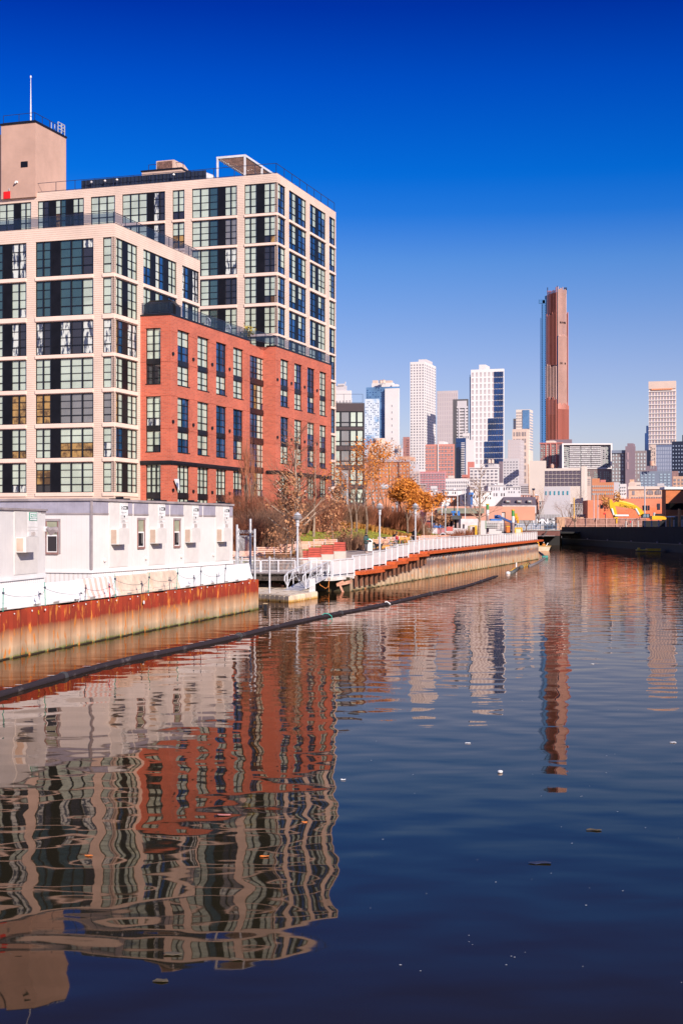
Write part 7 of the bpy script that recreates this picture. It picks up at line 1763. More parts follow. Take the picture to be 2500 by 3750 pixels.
# right bank wall; deep shade is put into its near-black colours
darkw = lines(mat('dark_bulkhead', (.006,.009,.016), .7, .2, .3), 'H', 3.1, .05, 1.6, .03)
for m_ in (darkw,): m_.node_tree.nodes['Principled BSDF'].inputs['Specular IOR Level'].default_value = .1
def right_bank():
    root = thing('dark_bulkhead', 'dark steel bulkhead wall lining the right side of the canal', 'retaining wall', (0,0,0)); zt = 4.55
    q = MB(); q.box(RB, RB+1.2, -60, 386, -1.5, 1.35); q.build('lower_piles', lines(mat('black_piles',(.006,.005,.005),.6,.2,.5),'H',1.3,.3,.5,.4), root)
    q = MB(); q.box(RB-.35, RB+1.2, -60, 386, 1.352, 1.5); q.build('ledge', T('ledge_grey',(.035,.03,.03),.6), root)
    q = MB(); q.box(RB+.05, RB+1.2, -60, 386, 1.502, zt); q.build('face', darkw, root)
    # return wall facing the camera at the far end, catching the sun
    q = MB(); q.box(58.6, RB-.002, 386, 388, -1.5, 3.6); q.box(58.6, 66, 388.2, 391, 2, 7.2); q.build('end_wall', T('tan_timber',(.60,.34,.21),.8,var=.1,scale=.6), root)
    q = MB()
    for y in (250, 268, 292, 318, 344, 370): q.tube([(RB-.2,y,1.5),(RB-.2,y,1.75)], .18, 6)
    q.build('ledge_bolt', T('bolt_pale',(.45,.30,.28)), root)
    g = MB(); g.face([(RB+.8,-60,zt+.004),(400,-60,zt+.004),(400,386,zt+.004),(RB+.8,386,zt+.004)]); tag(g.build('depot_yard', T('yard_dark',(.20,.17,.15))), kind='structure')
    # timber fence sections on the bank
    n_ = 8; y0, y1 = 22, 0
    for i in range(n_):
        ya, yb = y0-(y0-y1)*i/n_, y0-(y0-y1)*(i+1)/n_
        s_ = thing('timber_fence', 'brown timber fence bay on the right bank, %s from its left end' % ['first','second','third','fourth','fifth','sixth','seventh','eighth'][i], 'fence', (60.2+i*2.75, 383, zt), math.radians(90), 'brown timber fence bays on the right bank')
        q = MB(); q.box(0, .12, yb-ya+.2, -.2, 0, 2.15); q.build('boards', lines(mat('fence_boards',(.34,.17,.13),.9,.2,1),'H',.9,.01,.75,.06) if i == 0 else bpy.data.materials['fence_boards'], s_)
        q = MB(); q.box(-.25,.0-.003,-.18,.18,0,2.35); q.build('post', T('post_pink',(.50,.28,.22)), s_)
        q = MB(); q.box(-.14,-.003,yb-ya+.2,-.2,2.16,2.32); q.box(-.14,-.003,yb-ya+.2,-.2,.55,.75); q.build('rail', T('post_pink',(.50,.28,.22)), s_)
    sc_ = thing('green_screen_fence', 'dark green screened fence on the right bank beside the excavator', 'fence', (RB+1.2, 265, zt)); q = MB(); q.box(0,.15,-60,0,0,1.9); q.build('screen', T('screen_green',(.012,.05,.045),.8), sc_)
    q = MB(); q.box(-.05,.2,-60,-.0,1.9,2.0); q.build('top_rail', M['rail'], sc_)
    text('C', 'lettering', (RB+1.14, 260, zt+.4), (0,-1,0), (0,0,1), 1.5, T('ink_pale',(.30,.33,.34)), sc_, .01); text('X', 'lettering', (RB+1.14, 257.5, zt+.4), (0,-1,0), (0,0,1), 1.5, T('ink_mauve',(.28,.16,.2)), sc_, .01)
    for k in range(9):
        y = 300-k*6.2; b_ = thing('bollard', 'short pale bollard on the edge of the dark bulkhead, %s from the left' % ['first','second','third','fourth','fifth','sixth','seventh','eighth','ninth'][k], 'bollard', (RB+.3, y, zt), 0, 'bollards on the dark bulkhead'); q = MB(); q.tube([(0,0,0),(0,0,1.15)], .16, 8); q.build('post', T('bollard_pale',(.50,.46,.44)), b_); q = MB(); q.lathe((0,0,1.15), [(.17,0),(.1,.08)], 8); q.build('cap', T('bollard_pale',(.50,.46,.44)), b_)
    h_ = thing('mooring_rail', 'low rail of orange posts with a white bar on the dark bulkhead', 'rail', (RB+.4, 262, zt)); 
    for dy in (0, -3.5, -9): q = MB(); q.box(-.2,.2,dy-.2,dy+.2,0,2.0 if dy > -5 else 3.2); q.build('post', T('post_orange',(.60,.27,.10)), h_)
    q = MB(); q.tube([(-.1,1,1.8),(-.1,-6,1.8)], .12, 6); q.build('bar', M['galv'], h_)
right_bank()
# depot building on the right bank: its sunlit brick gable is cut by the roof's shadow
def depot():
    root = thing('brick_depot', 'orange brick depot with a white coping at the right border', 'depot', (0,0,0)); bm_ = brick('depot_brick', (.62,.17,.05), (.50,.12,.035), (.45,.25,.15))
    Y = 320; x0 = (2436-HX)/F*Y; q = MB(); q.box(x0, x0+60, Y, Y+4, 2, EYE+(HY-1792)/F*Y); q.build('wall', bm_, root)
    q = MB(); q.box(x0-.4, x0+60, Y-.5, Y+4.5, EYE+(HY-1791.9)/F*Y, EYE+(HY-1783)/F*Y); q.build('coping', M['white'], root)
    mblk = T('matt_black',(.004,.004,.004),.9,spec=.1); c_ = thing('canopy', 'black flat canopy projecting before the brick depot at the right border', 'canopy', (0,0,0)); q = MB(); bx(q, 2451,2620,1843,1866,312,4); q.build('roof', mblk, c_); q = MB(); bx(q, 2560,2566,1866,1930,313,.4); q.build('post', mblk, c_)
    # tall warehouse outside the frame on the right bank: it throws the shade over bank, wall and water edge
    wz = thing('warehouse', 'tall warehouse on the right bank beyond the frame', 'warehouse', (0,0,0)); q = MB(); q.box(RB+9, RB+50, 150, 250, 4.5, 26); q.box(RB+14, RB+50, 20, 149.9, 4.5, 20); q.box(85.2, 130, 251, 312, 4.5, 21.4); q.build('wall', conc, wz)
    q = MB(); q.box(RB+8.7, RB+50.3, 149.7, 250.3, 26.01, 26.6); q.build('roof', M['black'], wz)
depot()
# red orange painted wall behind the excavator, with windows
def red_wall():
    Y = 398; root = thing('painted_brick_wall', 'long low orange red brick building behind the excavator', 'building', (0,0,0)); m_ = brick('painted_brick',(.66,.20,.10),(.58,.17,.09),(.62,.28,.18))
    q = MB(); bx(q, 2150,2262,1832,1912,Y,8); bx(q, 2262.1,2438,1826,1912,Y,8); q.build('wall', m_, root)
    q = MB(); bx(q, 2196,2300,1866,1905,Y-.06,.05); bx(q, 2300.5,2437,1858,1905,Y-.06,.05); q.build('painted_band', T('paint_red_orange',(.72,.17,.07),.8), root)
    for (a, b, c, d) in ((2351,2377,1851,1869),(2404,2415,1844,1867),(2197,2206,1849,1862)): q = MB(); bx(q, a,b,c,d,Y-.15,.08); q.build('window', wd, root)
    for (a, b, c, d) in ((2351,2377,1851,1869),): q = MB(); bx(q, 2359,2360,c,d,Y-.25,.08); bx(q, 2368,2369,c,d,Y-.25,.08); q.build('window_bars', RB_, root)
red_wall()
def excavator():
    Y = 305; X = (2385-HX)/F*Y; k = Y/F; root = thing('excavator', 'yellow excavator with a raised folded arm on the right bank', 'excavator', (X, Y, 4.55)); x = lambda px: (px-2385)*k; z = lambda py: EYE+(HY-py)*k-4.55
    yl = mat('machine_yellow',(.80,.42,.0),.4,.08,1)
    q = MB(); q.prism([(x(2386),0,z(1903)),(x(2442),0,z(1903)),(x(2442),0,z(1893)),(x(2420),0,z(1890)),(x(2386),0,z(1889))], (0,2.6,0)); q.build('deck', yl, root)
    q = MB(); q.prism([(x(2347),.0,z(1897)),(x(2378),.0,z(1897)),(x(2378),.0,z(1881)),(x(2353),.0,z(1881))], (0,1.1,0)); cb = q.build('cab', M['black'], root)
    q = MB(); q.prism([(x(2351),-.01,z(1895)),(x(2364),-.01,z(1895)),(x(2364),-.01,z(1883)),(x(2355),-.01,z(1883))], (0,-.03,0)); q.prism([(x(2366),-.01,z(1895)),(x(2374),-.01,z(1895)),(x(2374),-.01,z(1883)),(x(2366),-.01,z(1883))], (0,-.03,0)); q.build('cab_glass', T('cab_glass',(.20,.26,.32),.1), cb)
    q = MB(); q.box(x(2401),x(2425),.3,2.2,z(1891),z(1881)); q.build('engine_cover', M['black'], root)
    q = MB(); q.tube([(x(2396),.8,z(1890)),(x(2396),.8,z(1877))], .28, 8); q.build('air_filter', M['galv'], root)
    q = MB(); q.box(x(2360),x(2440),-.4,.5,0,z(1907)); q.box(x(2360),x(2440),2.2,3.1,0,z(1907)); q.build('crawler_track', M['black'], root)
    w_ = .9; q = MB()   # boom: bent box girder
    bp = [(2244,1845),(2254,1837),(2296,1841),(2330,1850),(2351,1866),(2362,1882),(2352,1890),(2342,1888),(2332,1869),(2318,1862),(2280,1857),(2247,1851)]
    q.prism([(x(a),.9,z(b)) for a, b in reversed(bp)], (0,w_,0)); bo = q.build('boom', yl, root)
    q = MB(); sp_ = [(2232,1830),(2240,1828),(2248,1844),(2256,1862),(2262,1893),(2266,1898),(2250,1898),(2250,1893),(2238,1868),(2233,1852)]; q.prism([(x(a),.75,z(b)) for a, b in reversed(sp_)], (0,1.2,0)); q.build('stick', yl, root)
    q = MB(); q.tube([(x(2268),1.2,z(1836)),(x(2296),1.2,z(1842)),(x(2322),1.2,z(1850))], .33, 8); q.build('stick_cylinder', yl, root)
    q = MB(); q.tube([(x(2328),.75,z(1862)),(x(2340),.75,z(1884))], .24, 8); q.build('boom_cylinder', M['alu'], root)
    q = MB(); q.tube([(x(2240),.6,z(1862)),(x(2247),.6,z(1886))], .2, 8); q.tube([(x(2252),.6,z(1888)),(x(2302),.6,z(1888))], .22, 8); q.build('bucket_cylinder', M['white'], root)
    q = MB(); q.prism([(x(2258),1,z(1893)),(x(2262),1,z(1893)),(x(2262),1,z(1917)),(x(2258),1,z(1917))], (0,.5,0)); q.build('breaker', yl, root)
    A = Vector((x(2308)-x(2270),0,z(1856)-z(1848))); U = Vector((-A.z,0,A.x)); text('KOMATSU', 'lettering', (x(2268),.885,z(1853)), A, U, .72, T('ink_brown',(.12,.06,.01)), bo, .006, 1.0, .008)
excavator()
simple('pipe_rack', 'sloping dark stair frame with a red disc beside the excavator', 'stair frame', None, [('frame', T('frame_mauve',(.20,.12,.13)), [(2268+i*9, 2270+i*9, 1925-i*4, 1927-i*4+8, 296, .3) for i in range(9)]+[(2270,2345,1900,1902,296.4,.3)])])
q = MB(); p = world(2308,1911,295); q.tube([p, p+Vector((0,-.1,0))], .22, 12); o = q.build('red_disc', M['red']); tag(o, 'round red sign hanging on the sloping frame by the excavator', 'sign')
simple('kayak_float', 'yellow work raft floating at the foot of the dark bulkhead', 'raft', None, [('hull', M['yellow'], [(2370,2417,2011,2017,262,2.2)]), ('deck_rail', T('raft_orange',(.75,.33,.02)), [(2364,2417,2008.5,2011,262.2,.4)]), ('bow', M['yellow'], [(2330,2369.8,2012.5,2016,262.4,1.2)]), ('outboard', M['yellow'], [(2334,2342,2006,2012.4,262.8,.6)])])
# fence with graffiti at the far end
def graffiti_fence():
    Y = 400; root = thing('corrugated_fence', 'grey corrugated fence with white graffiti lettering at the far bank', 'fence', (0,0,0)); gm2 = lines(mat('fence_grey',(.34,.32,.33),.7,.08,.4),'H',.8,.04,.85,.4)
    q = MB(); bx(q, 1900,2050,1884,1925,Y,.3); q.build('panel', gm2, root)
    A, U = (1,0,0), (0,0,1); wt = T('graffiti_white',(.80,.78,.80),.7); bk = T('graffiti_black',(.08,.08,.12),.7)
    k = Y/F
    text('LMNC', 'graffiti_outline', world(1949,1921,Y-.06), A, U, 31*k, bk, root, .01, .82, .06*31*k); text('LMNC', 'graffiti', world(1949,1921,Y-.10), A, U, 31*k, wt, root, .01, .82, .02*31*k)
    text('GO', 'graffiti_outline', world(2006,1921,Y-.06), A, U, 33*k, bk, root, .01, .85, .06*33*k); text('GO', 'graffiti', world(2006,1921,Y-.10), A, U, 33*k, wt, root, .01, .85, .02*33*k)
    text('BERLIN', 'graffiti_small', world(1962,1901,Y-.06), A, U, 9*k, T('graffiti_mauve',(.20,.15,.22)), root, .01, 1.1, .01*9*k)
    Y = 402; r2 = thing('corrugated_fence', 'lower grey fence with pink lettered graffiti behind the timber bays', 'fence', (0,0,0)); q = MB(); bx(q, 2051,2268,1884,1900,Y,.3); bx(q, 2268.2,2360,1880,1900,Y,.3); q.build('panel', gm2, r2)
    text('ZANSR', 'graffiti_outline', world(2071,1897,Y-.06), A, U, 14*k, T('graffiti_red',(.55,.12,.10)), r2, .01, .95, .05*14*k); text('ZANSR', 'graffiti', world(2071,1897,Y-.10), A, U, 14*k, T('graffiti_pink',(.85,.66,.62)), r2, .01, .95, .01*14*k)
    q = MB(); bx(q, 2046,2068,1884,1892,Y-.15,.05); q.build('teal_paint', T('far_teal2',(.10,.42,.48)), r2)
    sg = thing('arrow_sign', 'white one way arrow sign on the grey fence beside the excavator arm', 'sign', (0,0,0)); q = MB(); p = lambda a, b: world(a, b, 398)
    q.prism([p(2207,1890.5),p(2217,1890.5),p(2217,1892),p(2223,1889.5),p(2217,1887),p(2217,1888.5),p(2207,1888.5)][::-1], (0,.1,0)); q.build('arrow', M['white'], sg); q = MB(); q.bar(p(2215,1880), p(2215,1900), .2); q.build('pole', M['rail'], sg); q = MB(); bx(q, 2210,2228,1881,1885,398,.1); q.build('street_plate', M['black'], sg); q = MB(); bx(q, 2209,2215,1878,1883.5,397.8,.1); q.build('red_plate', M['red'], sg)
graffiti_fence()
def bridge():
    Y = 345; root = thing('canal_bridge', 'low road bridge with a pale railing closing the far end of the canal', 'bridge', (0,0,0))
    q = MB(); bx(q, 1880,2049,1943,1962,Y,9); q.build('girder', T('girder_brown',(.16,.06,.05),.8), root)
    q = MB(); bx(q, 1830,2049,1940,1942.8,Y-.2,9.4); q.build('deck_edge', conc, root)
    q = MB(); 
    for py in (1918,1923.5,1929,1935): bx(q, 1830,2046,py,py+1.3,Y-.1,.1)
    q.build('rail', T('rail_blue',(.16,.24,.36)), root)
    for px in range(1832,2048,17): q = MB(); bx(q, px,px+1.4,1916,1940,Y-.2,.12); q.build('rail_post', T('rail_blue',(.16,.24,.36)), root)
    q = MB(); bx(q, 1880,1944,1918,1939,Y+.6,.1); bx(q, 1946,1980,1921,1939,Y+.6,.1); q.build('jersey_panel', T('panel_lilac',(.55,.52,.58)), root)
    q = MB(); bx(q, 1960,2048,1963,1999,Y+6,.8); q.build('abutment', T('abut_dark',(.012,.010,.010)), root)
    q = MB(); q.prism([world(1984,1966,Y-2), world(1990,1966,Y-2), world(2004,1944,Y-2), world(2000,1944,Y-2)], (0,1,0)); q.build('brace', T('brace',(.10,.07,.07)), root)
    # dark soffit of the far cutting
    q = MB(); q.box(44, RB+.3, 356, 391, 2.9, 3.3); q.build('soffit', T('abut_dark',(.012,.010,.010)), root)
bridge()
# skiff with two workers
def skiff():
    Y = 268; p = world(1990,2014,Y); k = Y/F; root = thing('skiff', 'small cream work skiff with yellow gear at the far end of the canal', 'boat', (p.x,Y,0)); m_ = T('hull_cream',(.66,.50,.36),.6)
    q = MB(); q.prism([(-1.15,0,-.1),(.9,0,-.1),(1.25,0,.85),(-1.35,0,.85)], (0,4.2,0)); q.build('hull', m_, root); q = MB(); q.box(-1.45,1.35,-.1,4.3,.851,.95); q.build('gunwale', T('hull_trim',(.70,.40,.12)), root)
    q = MB(); q.box(-2.4,-1.5,.3,1.4,-.1,1.0); q.build('outboard_motor', M['black'], root)
    q = MB(); q.prism([(-1.0,.8,.95),(-.75,.8,.95),(-.9,.8,1.7),(-1.15,.8,1.65)], (0,.3,0)); q.build('gear_bag', M['yellow'], root); q = MB(); q.prism([(.5,.8,.95),(.65,.8,.95),(.95,.8,1.5),(.85,.8,1.55)], (0,.1,0)); q.build('oar', M['white'], root)
    for px, lab, cm in ((1967,'worker in a white helmet and red life vest on the left of the skiff', T('vest_red',(.70,.03,.02))),(1989,'worker in a white helmet and orange vest sitting in the skiff', T('vest_orange',(.70,.25,.04)))):
        person_sit(px, Y+1.5, lab, cm, blk, hairb, 0, .75 if px > 1980 else .95, .15, 1.0, hat=M['white'])
skiff()

# ------------------------------------------------------------------ construction site on the left bank beyond the park
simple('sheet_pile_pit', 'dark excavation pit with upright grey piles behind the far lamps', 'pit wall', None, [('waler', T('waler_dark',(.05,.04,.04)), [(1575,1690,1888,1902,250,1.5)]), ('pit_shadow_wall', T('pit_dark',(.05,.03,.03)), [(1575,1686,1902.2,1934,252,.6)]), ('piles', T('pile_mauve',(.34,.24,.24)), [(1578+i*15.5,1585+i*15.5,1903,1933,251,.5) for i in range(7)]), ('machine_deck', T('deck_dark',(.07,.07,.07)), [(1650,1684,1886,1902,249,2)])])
simple('tarp_covered_load', 'big white tarpaulin covered stack in the construction site', 'tarpaulin', None, [('tarpaulin', T('tarp_white',(.66,.58,.58),.8), [(1686,1749,1900,1920,240,4),(1700,1750,1920.1,1936,240,4)])])
simple('blue_drill_rig', 'blue drill rig machinery left of the bare construction site tree', 'machine', None, [('body', M['blue'], [(1583,1622,1924,1932,235,2),(1586,1590,1916,1924,235,1),(1610,1613,1915,1924,235,1)]), ('arm', M['blue'], [(1652,1668,1871,1878,245,1),(1656,1662,1878,1888,245,1),(1676,1683,1871,1888,245,1)])])
simple('blue_mast', 'tall blue drilling mast before the white low buildings', 'mast', None, [('mast', M['blue'], [(1722,1730,1804,1848,262,1)]), ('head', M['blue'], [(1716,1733,1803,1812,261,1.4)]), ('base', T('mast_grey',(.25,.2,.3)), [(1721,1728,1848,1860,262,1)])])
def stack(px, py0, py1, Y, label):
    X = (px-HX)/F*Y; zt = EYE+(HY-py0)/F*Y; zb = EYE+(HY-py1)/F*Y; w_ = (11/F*Y)/2*1.0; root = thing('striped_pile', label, 'pile', (X,Y,zb)); H = zt-zb
    for nm, a, b, m_, rr in (('lower_section', -2, .12, T('pile_mauve',(.34,.24,.24)), .9),('white_section', .12, .55, M['white'], 1),('green_section', .55, .93, M['green'], 1),('yellow_cap', .93, 1.0, M['yellow'], 1.15)):
        q = MB(); q.lathe((0,0,0), [(w_*rr, max(a*H,-3)+.003),(w_*rr, b*H)], 14); q.build(nm, m_, root)
stack(1784,1845,1893,250,'green and white striped pile left of the blue machinery'); stack(1877,1866,1920,255,'green and white striped pile beside the orange excavator arm')
simple('yellow_barrier_frame', 'yellow and olive barrier frame beside the bare construction tree', 'barrier', None, [('top_bar', M['yellow'], [(1721,1746,1924,1928,222,.3)]), ('posts', M['yellow'], [(1738,1746,1928.2,1958,222,.4),(1706,1710,1942,1962,222,.4)]), ('olive_panel', T('olive',(.36,.30,.18)), [(1713,1720.8,1925,1960,222,.6),(1729,1737,1930,1958,222.6,.4)])])
simple('cage_stack', 'stack of white framed steel cages behind the railing', 'cage', None, [('frame', M['white'], [(1778,1831,1908+i*5.5,1909.6+i*5.5,238,.3) for i in range(5)]+[(1779+i*8,1780.6+i*8,1908,1936,238.4,.3) for i in range(7)]), ('backing', T('cage_shadow',(.35,.28,.28)), [(1778,1831,1908,1936,239.2,.3)]), ('green_post', M['green'], [(1776.5,1778,1906,1938,237.6,.4)])])
simple('blue_excavator', 'blue machine arm and body amid the construction site', 'machine', None, [('body', M['blue'], [(1795,1836,1900,1907,246,2),(1812,1832,1886,1899,246.5,1.5)])])
q = MB(); q.bar(world(1818,1889,246), world(1870,1912,247), .4, .35); tag(q.build('blue_machine_boom', T('blue_dark',(.02,.06,.22),.5)), 'dark blue sloping boom in the construction site', 'boom arm')
simple('orange_excavator', 'orange yellow excavator arm behind the striped pile', 'excavator', None, [('arm', T('machine_orange',(.80,.34,.02)), [(1884,1893,1880,1896,262,1),(1888,1897,1892,1906,262.2,1),(1893,1899,1904,1916,262.4,1)]), ('body', T('machine_mauve',(.20,.14,.18)), [(1880,1896,1902,1914,264,2)])])
simple('orange_barrel', 'orange barrel with a yellow lid at the end of the promenade', 'barrel', None, [('drum', T('barrel_orange',(.62,.16,.03)), [(1853,1866,1929,1950,215,.8)]), ('lid', M['yellow'], [(1852.5,1866.5,1926,1928.8,214.9,1)])])
simple('yellow_door_frame', 'yellow framed pale door panel behind the far end of the railing', 'door', None, [('frame', M['yellow'], [(1884,1911,1932,1936,214,.3),(1884,1888,1936.2,1975,214,.3),(1907,1911,1936.2,1975,214,.3)]), ('panel', T('panel_pale',(.72,.60,.42)), [(1888.2,1906.8,1936.2,1972,214.1,.2)])])
simple('red_container', 'low red container beside the farther lamp', 'container', None, [('body', T('cont_red',(.55,.12,.10)), [(1634,1657,1929,1945,212,3)])])
simple('site_wall', 'long pink brick retaining wall behind the construction site', 'wall', None, [('wall', T('pink_wall',(.60,.30,.22),.9,var=.1,scale=.1), [(1560,1836,1854,1906,300,2)]), ('green_slope', T('olive_grey',(.22,.22,.17),.9), [(1600,1772,1861,1880,299,.5)])])
simple('brick_garage', 'long low salmon brick garage building behind the striped piles', 'garage', None, [('wall', T('salmon_wall',(.66,.30,.20),.9,var=.06,scale=.2), [(1780,1958,1855,1905,310,6)]), ('door', M['black'], [(1815,1849,1875,1905,309.8,.1)]), ('door_leaf', T('leaf_grey',(.55,.48,.46)), [(1817,1846,1878,1905,309.6,.1)]), ('parapet', T('parapet_pale',(.62,.52,.48)), [(1838,1950,1851,1854.8,310,6)])])
def dormer_house():
    Y = 330; root = thing('slate_roof_building', 'long grey slate roofed building with small dormers behind the salmon garage', 'building', (0,0,0)); q = MB(); p = lambda a, b, y: world(a, b, y)
    a, b = world(1836,1851,Y), world(1962,1851,Y); c, d = world(1842,1820,Y+8), world(1958,1820,Y+8); q.face([a,b,d,c]); q.face([b, b+Vector((0,16,0)), d]); q.face([a+Vector((0,16,0)), a, c]); q.face([b+Vector((0,16,0)), a+Vector((0,16,0)), c, d]); q.build('roof', T('slate',(.17,.13,.15),.7,var=.1,scale=.4), root)
    for px in (1851, 1892, 1930): q = MB(); bx(q, px,px+16,1832,1840,Y+1.5,4); q.build('dormer', T('dormer',(.36,.25,.22)), root); q = MB(); bx(q, px+3,px+13,1834,1839,Y+1.35,.1); q.build('dormer_window', wl, root)
    q = MB(); bx(q, 1836,1962,1851,1880,Y,16); q.build('wall', W2, root)
dormer_house()
for i, (a, b, t_, bt, Y, m_, lab) in enumerate([(1720,1752,1790,1860,330,W,'white gabled low building left of the centre yard'),(1755,1800,1800,1860,335,W,'white flat roofed shed behind the bare construction tree'),(1786,1850,1778,1860,345,W2,'cream rendered low building with few windows'),
    (1690,1722,1812,1862,338,W,'small white shed with a dark doorway beside the blue mast'),(1626,1690,1795,1862,350,W,'long white low building behind the black road signs'),(1500,1575,1800,1860,352,T('far_salmon2',(.70,.33,.22)),'salmon coloured low building right of the round orange tree'),
    (1573,1612,1800,1862,356,W2,'plain white low house right of the salmon building'),(1720,1905,1783,1830,380,W2,'long pale parapet block behind the white sheds'),(1870,1940,1812,1850,390,T('far_salmon3',(.62,.33,.28)),'salmon low block above the slate roof'),(1948,1972,1815,1885,412,T('brick_stack',(.60,.30,.20)),'square brick chimney stack behind the graffiti fence'),
    (1972,2050,1836,1890,425,T('grey_shed',(.40,.36,.36)),'grey shed with a shallow roof behind the graffiti fence'),(2050,2160,1846,1890,425,T('grey_shed2',(.36,.31,.31)),'low grey shed behind the wide bare tree'),(1500,1560,1775,1802,400,T('roof_mauve',(.36,.24,.22)),'row of mauve house roofs above the salmon building')]):
    rw = random.Random(i); nw = max(3, int((b-a)/9)); hr = bt-t_
    extra_ = [('window', wd if rw.random() < .5 else wg, [(a+(b-a)*(k+.25)/nw, a+(b-a)*(k+.62)/nw, t_+hr*rr_, t_+hr*(rr_+.13), Y-.1, .05)]) for k in range(nw) for rr_ in (.08, .34) if rw.random() < .75]
    c_ = a+(b-a)*rw.uniform(.2,.7); extra_ += [('roof_house', W2, [(c_, c_+rw.uniform(5,10), t_-6, t_-1.9, Y+2, 3)]), ('roof_vent', GR, [(c_-6, c_-4, t_-4, t_-1.9, Y+1, .6)])]
    simple('low_building', lab, 'building', None, extra_+[('wall', m_, [(a,b,t_,bt,Y,10)]), ('parapet', W2 if m_ is not W2 else W, [(a-.6,b+.6,t_-1.8,t_-.05,Y-.3,10.6)])])
simple('cornice_house', 'white and orange house with a dark bracketed cornice', 'house', None, [('wall', W, [(1616,1648,1818,1860,345,8)]), ('orange_wall', OB, [(1648.2,1690,1818,1860,345,8)]), ('cornice', T('cornice_mauve',(.20,.11,.11)), [(1610,1690,1815,1818,344.5,9)]), ('brackets', T('cornice_mauve',(.20,.11,.11)), [(1615+i*7,1618+i*7,1818.1,1821,344.6,.3) for i in range(11)]), ('window', wl, [(1656,1662,1824,1831,344.8,.1)]), ('window', wl, [(1681,1686,1824,1831,344.8,.1)])])
def pole(px0, py0, px1, py1, Y, r_, mm, name, label, cat='pole', ins=False):
    p0, p1 = world(px0,py0,Y), world(px1,py1,Y); root = thing(name, label, cat, p0); q = MB(); q.tube([(0,0,-1), p1-p0], r_, 8); q.build('shaft', mm, root)
    if ins: q = MB(); t_ = p1-p0; q.tube([t_, t_+Vector((0,0,.5))], r_*1.8, 8); q.build('cap', M['rail'], root)
wpole = T('pole_wood',(.66,.42,.30),.8)
pole(1939,1884,1933,1700,406,.20,wpole,'utility_pole','tall pale wooden utility pole left of the graffiti lettering')
pole(1957,1884,1952,1795,406,.24,wpole,'utility_pole','wooden utility pole with a dark cap, second from the left','pole',True)
pole(2021,1884,2010,1790,407,.26,wpole,'utility_pole','leaning wooden utility pole behind the graffiti fence')
pole(2061,1884,2053,1803,407,.22,wpole,'utility_pole','leaning wooden utility pole left of the wide bare tree')
pole(1910,1922,1910,1874,402,.12,M['white'],'white_post','white post left of the graffiti fence')
pole(1996,1884,1996,1855,406,.26,M['yellow'],'yellow_post','plain yellow post rising behind the graffiti fence')
pole(2033,1884,2031,1856,406,.24,M['yellow'],'yellow_post','yellow post with a green lower band beside the leaning pole')
pole(2100,1884,2100,1823,370,.13,M['yellow'],'traffic_signal','yellow traffic signal before the wide bare tree','traffic signal')
pole(2359,1882,2359,1781,350,.16,M['galv'],'flag_pole','tall thin grey pole before the tan brick factory')
pole(2173,1890,2173,1808,380,.10,M['galv'],'thin_pole','thin grey pole left of the orange long building')
pole(2187,1890,2187,1810,382,.10,M['galv'],'thin_pole','second thin grey pole near the orange long building')
pole(1617,1870,1617,1800,290,.10,M['whitem'],'thin_mast','thin white mast left of the black road signs')
pole(1674,1888,1674,1800,280,.10,M['whitem'],'thin_mast','thin white mast right of the black road signs')
pole(1702,1890,1702,1785,285,.08,M['whitem'],'thin_mast','thin white mast left of the blue drilling mast')
for px, lab in ((1631,'black street signal pole with side arm, left of the two'),(1663,'black street signal pole with side arm, right of the two')):
    r0 = thing('signal_pole', lab, 'signal pole', world(px,1870,290)); q = MB(); h_ = 290*41/F; q.tube([(0,0,-1),(0,0,h_)], .11, 6); q.tube([(0,0,h_*.78),(290*16/F,0,h_*.76)], .08, 5); q.build('pole', M['black'], r0); q = MB(); q.box(290*14/F,290*16.5/F,-.2,.2,h_*.58,h_*.76); q.build('signal_head', M['black'], r0)
# shaft building hat: round metal fan house behind the shrubs
hp = world(1425,1785,260); r0 = thing('vent_stack', 'brick vent stack with a grey metal hood behind the orange leaves', 'vent stack', (hp.x, 260, 3)); q = MB(); H = hp.z-3; q.box(-.6,.6,-.5,.5,0,H-.5); q.build('stack', OB, r0); q = MB(); q.tube([(-1.6,0,H+.1),(1.6,0,H+.1)], .45, 8); q.build('hood', M['alu'], r0)
# ------------------------------------------------------------------ litter floating on the water
lit = [(1830,2829,.10,'pale round floating cup in the open water','w'),(818,2986,.20,'pink plastic sheet floating among the building reflections','p'),(323,3134,.10,'small orange leaf floating near the left edge','o'),(967,3137,.09,'small orange leaf floating in the brick reflection','o'),
   (1972,3160,.26,'dark blue plastic strip floating at the lower right','b'),(2175,3040,.18,'thin dark floating twig at the right','k'),(628,3495,.16,'brown floating leaf litter below the reflected roof','k'),(592,3592,.14,'brown floating scrap near the bottom','k'),(868,3515,.12,'brown leaf scrap floating left of centre bottom','k'),
   (1295,2612,.26,'flat brown plank floating right of the brick reflection','k'),(2167,2432,.10,'small pink float in the far open water','w'),(2462,2719,.12,'small white float at the right border','w'),(1712,2722,.09,'white scrap floating left of the tower reflection','w'),(1255,2856,.09,'tiny white scrap beside the reflected building corner','w'),(1115,3012,.08,'tiny red scrap floating in the brick reflection','o')]
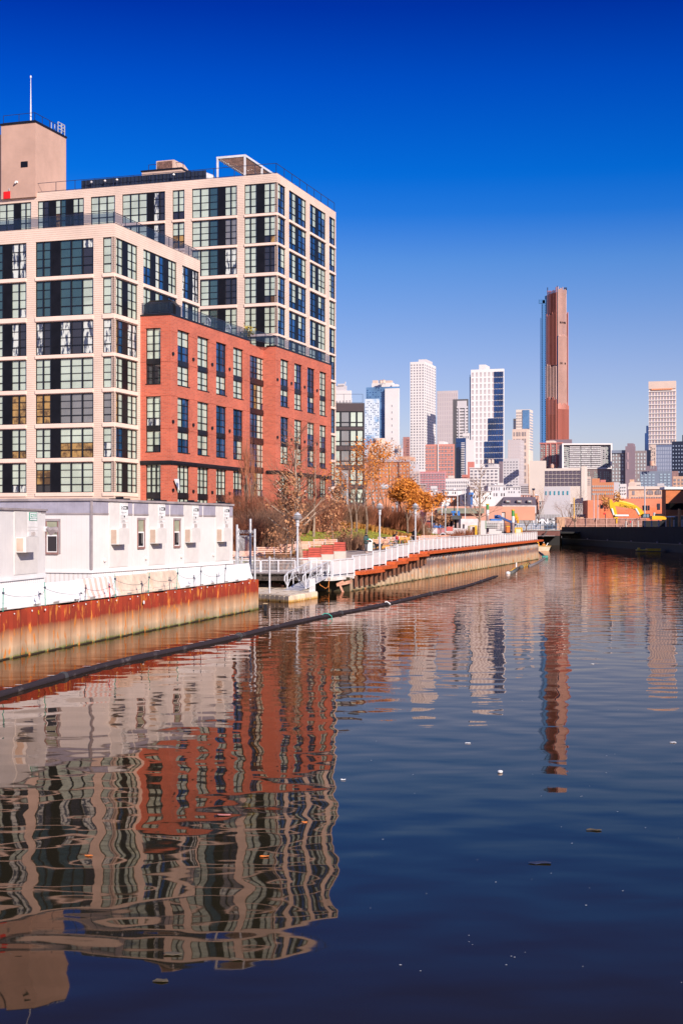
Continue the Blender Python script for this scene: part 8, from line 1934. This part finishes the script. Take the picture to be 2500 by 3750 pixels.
for px, py, s_, lab, c in lit:
    p = on_water(px, py, .004); rr = random.Random(px); s_ *= .62; m_ = {'w':M['white'],'p':T('lit_pink',(.62,.24,.22)),'o':T('lit_orange',(.75,.20,.03)),'b':T('lit_blue',(.02,.03,.08)),'k':T('lit_brown',(.10,.075,.045))}[c]
    q = MB(); n_ = 9; pts = [(s_*rr.uniform(.7,1.2)*math.cos(2*math.pi*k/n_), s_*.5*rr.uniform(.6,1.2)*math.sin(2*math.pi*k/n_), rr.uniform(0,.012)) for k in range(n_)]
    if 'cup' in lab: q.lathe((0,0,-.01), [(.02,0),(.045,.015),(.05,.035),(.03,.05)], 10)
    else: q.prism(pts, (0,0,.006))
    tag(q.build('floating_litter', m_, loc=p), lab, 'litter')
q = MB(); rr = random.Random(9)
for k in range(70):
    px = rr.uniform(1250,2500); py = rr.uniform(2350,3600); p = on_water(px, py, .006); s_ = rr.uniform(.005,.014)
    q.face([p+Vector((-s_,-s_*.6,0)), p+Vector((s_,-s_*.4,0)), p+Vector((s_*.6,s_,0)), p+Vector((-s_*.8,s_*.6,0))])
tag(q.build('water_specks', M['white']), 'tiny pale specks scattered on the open water surface', 'specks', kind='stuff')
# ------------------------------------------------------------------ small blocks packed between the towers' feet
for i, (a, b, t_, Y, m_, lab) in enumerate([(1466,1482,1716,520,TN,'small tan block between the housing block and the pale stone building'),(1640,1662,1742,548,BG,'small beige block rising behind the long low white building'),
    (1690,1712,1738,552,RB_,'little red brick block left of the ornate loft building'),(1826,1843,1768,470,W,'narrow white block right of the ornate loft building'),(1900,1936,1771,470,PK,'pinkish low block left of the blank beige block'),
    (1846,1868,1781,450,OB,'small orange brick block below the white apartment slab'),(1876,1899,1776,455,W2,'pale grey block below the white apartment slab'),(2142,2162,1745,500,TN,'small tan block left of the raised orange stair block'),
    (2196,2216,1757,440,RB_,'red roof block behind the long orange building'),(2324,2344,1766,430,BG,'pale beige block left of the blue grey mid rise'),(2405,2430,1770,425,W2,'light roof block behind the tan brick factory'),(1576,1600,1780,430,W,'white block above the plain white low house')]):
    tower(lab, 'building', a, b-1, b, t_, Y, m_, wg if i % 2 else wd, max(2, int((b-a)/5)), 0, 4, wf=.5, hf=.45, ybase=t_+34)
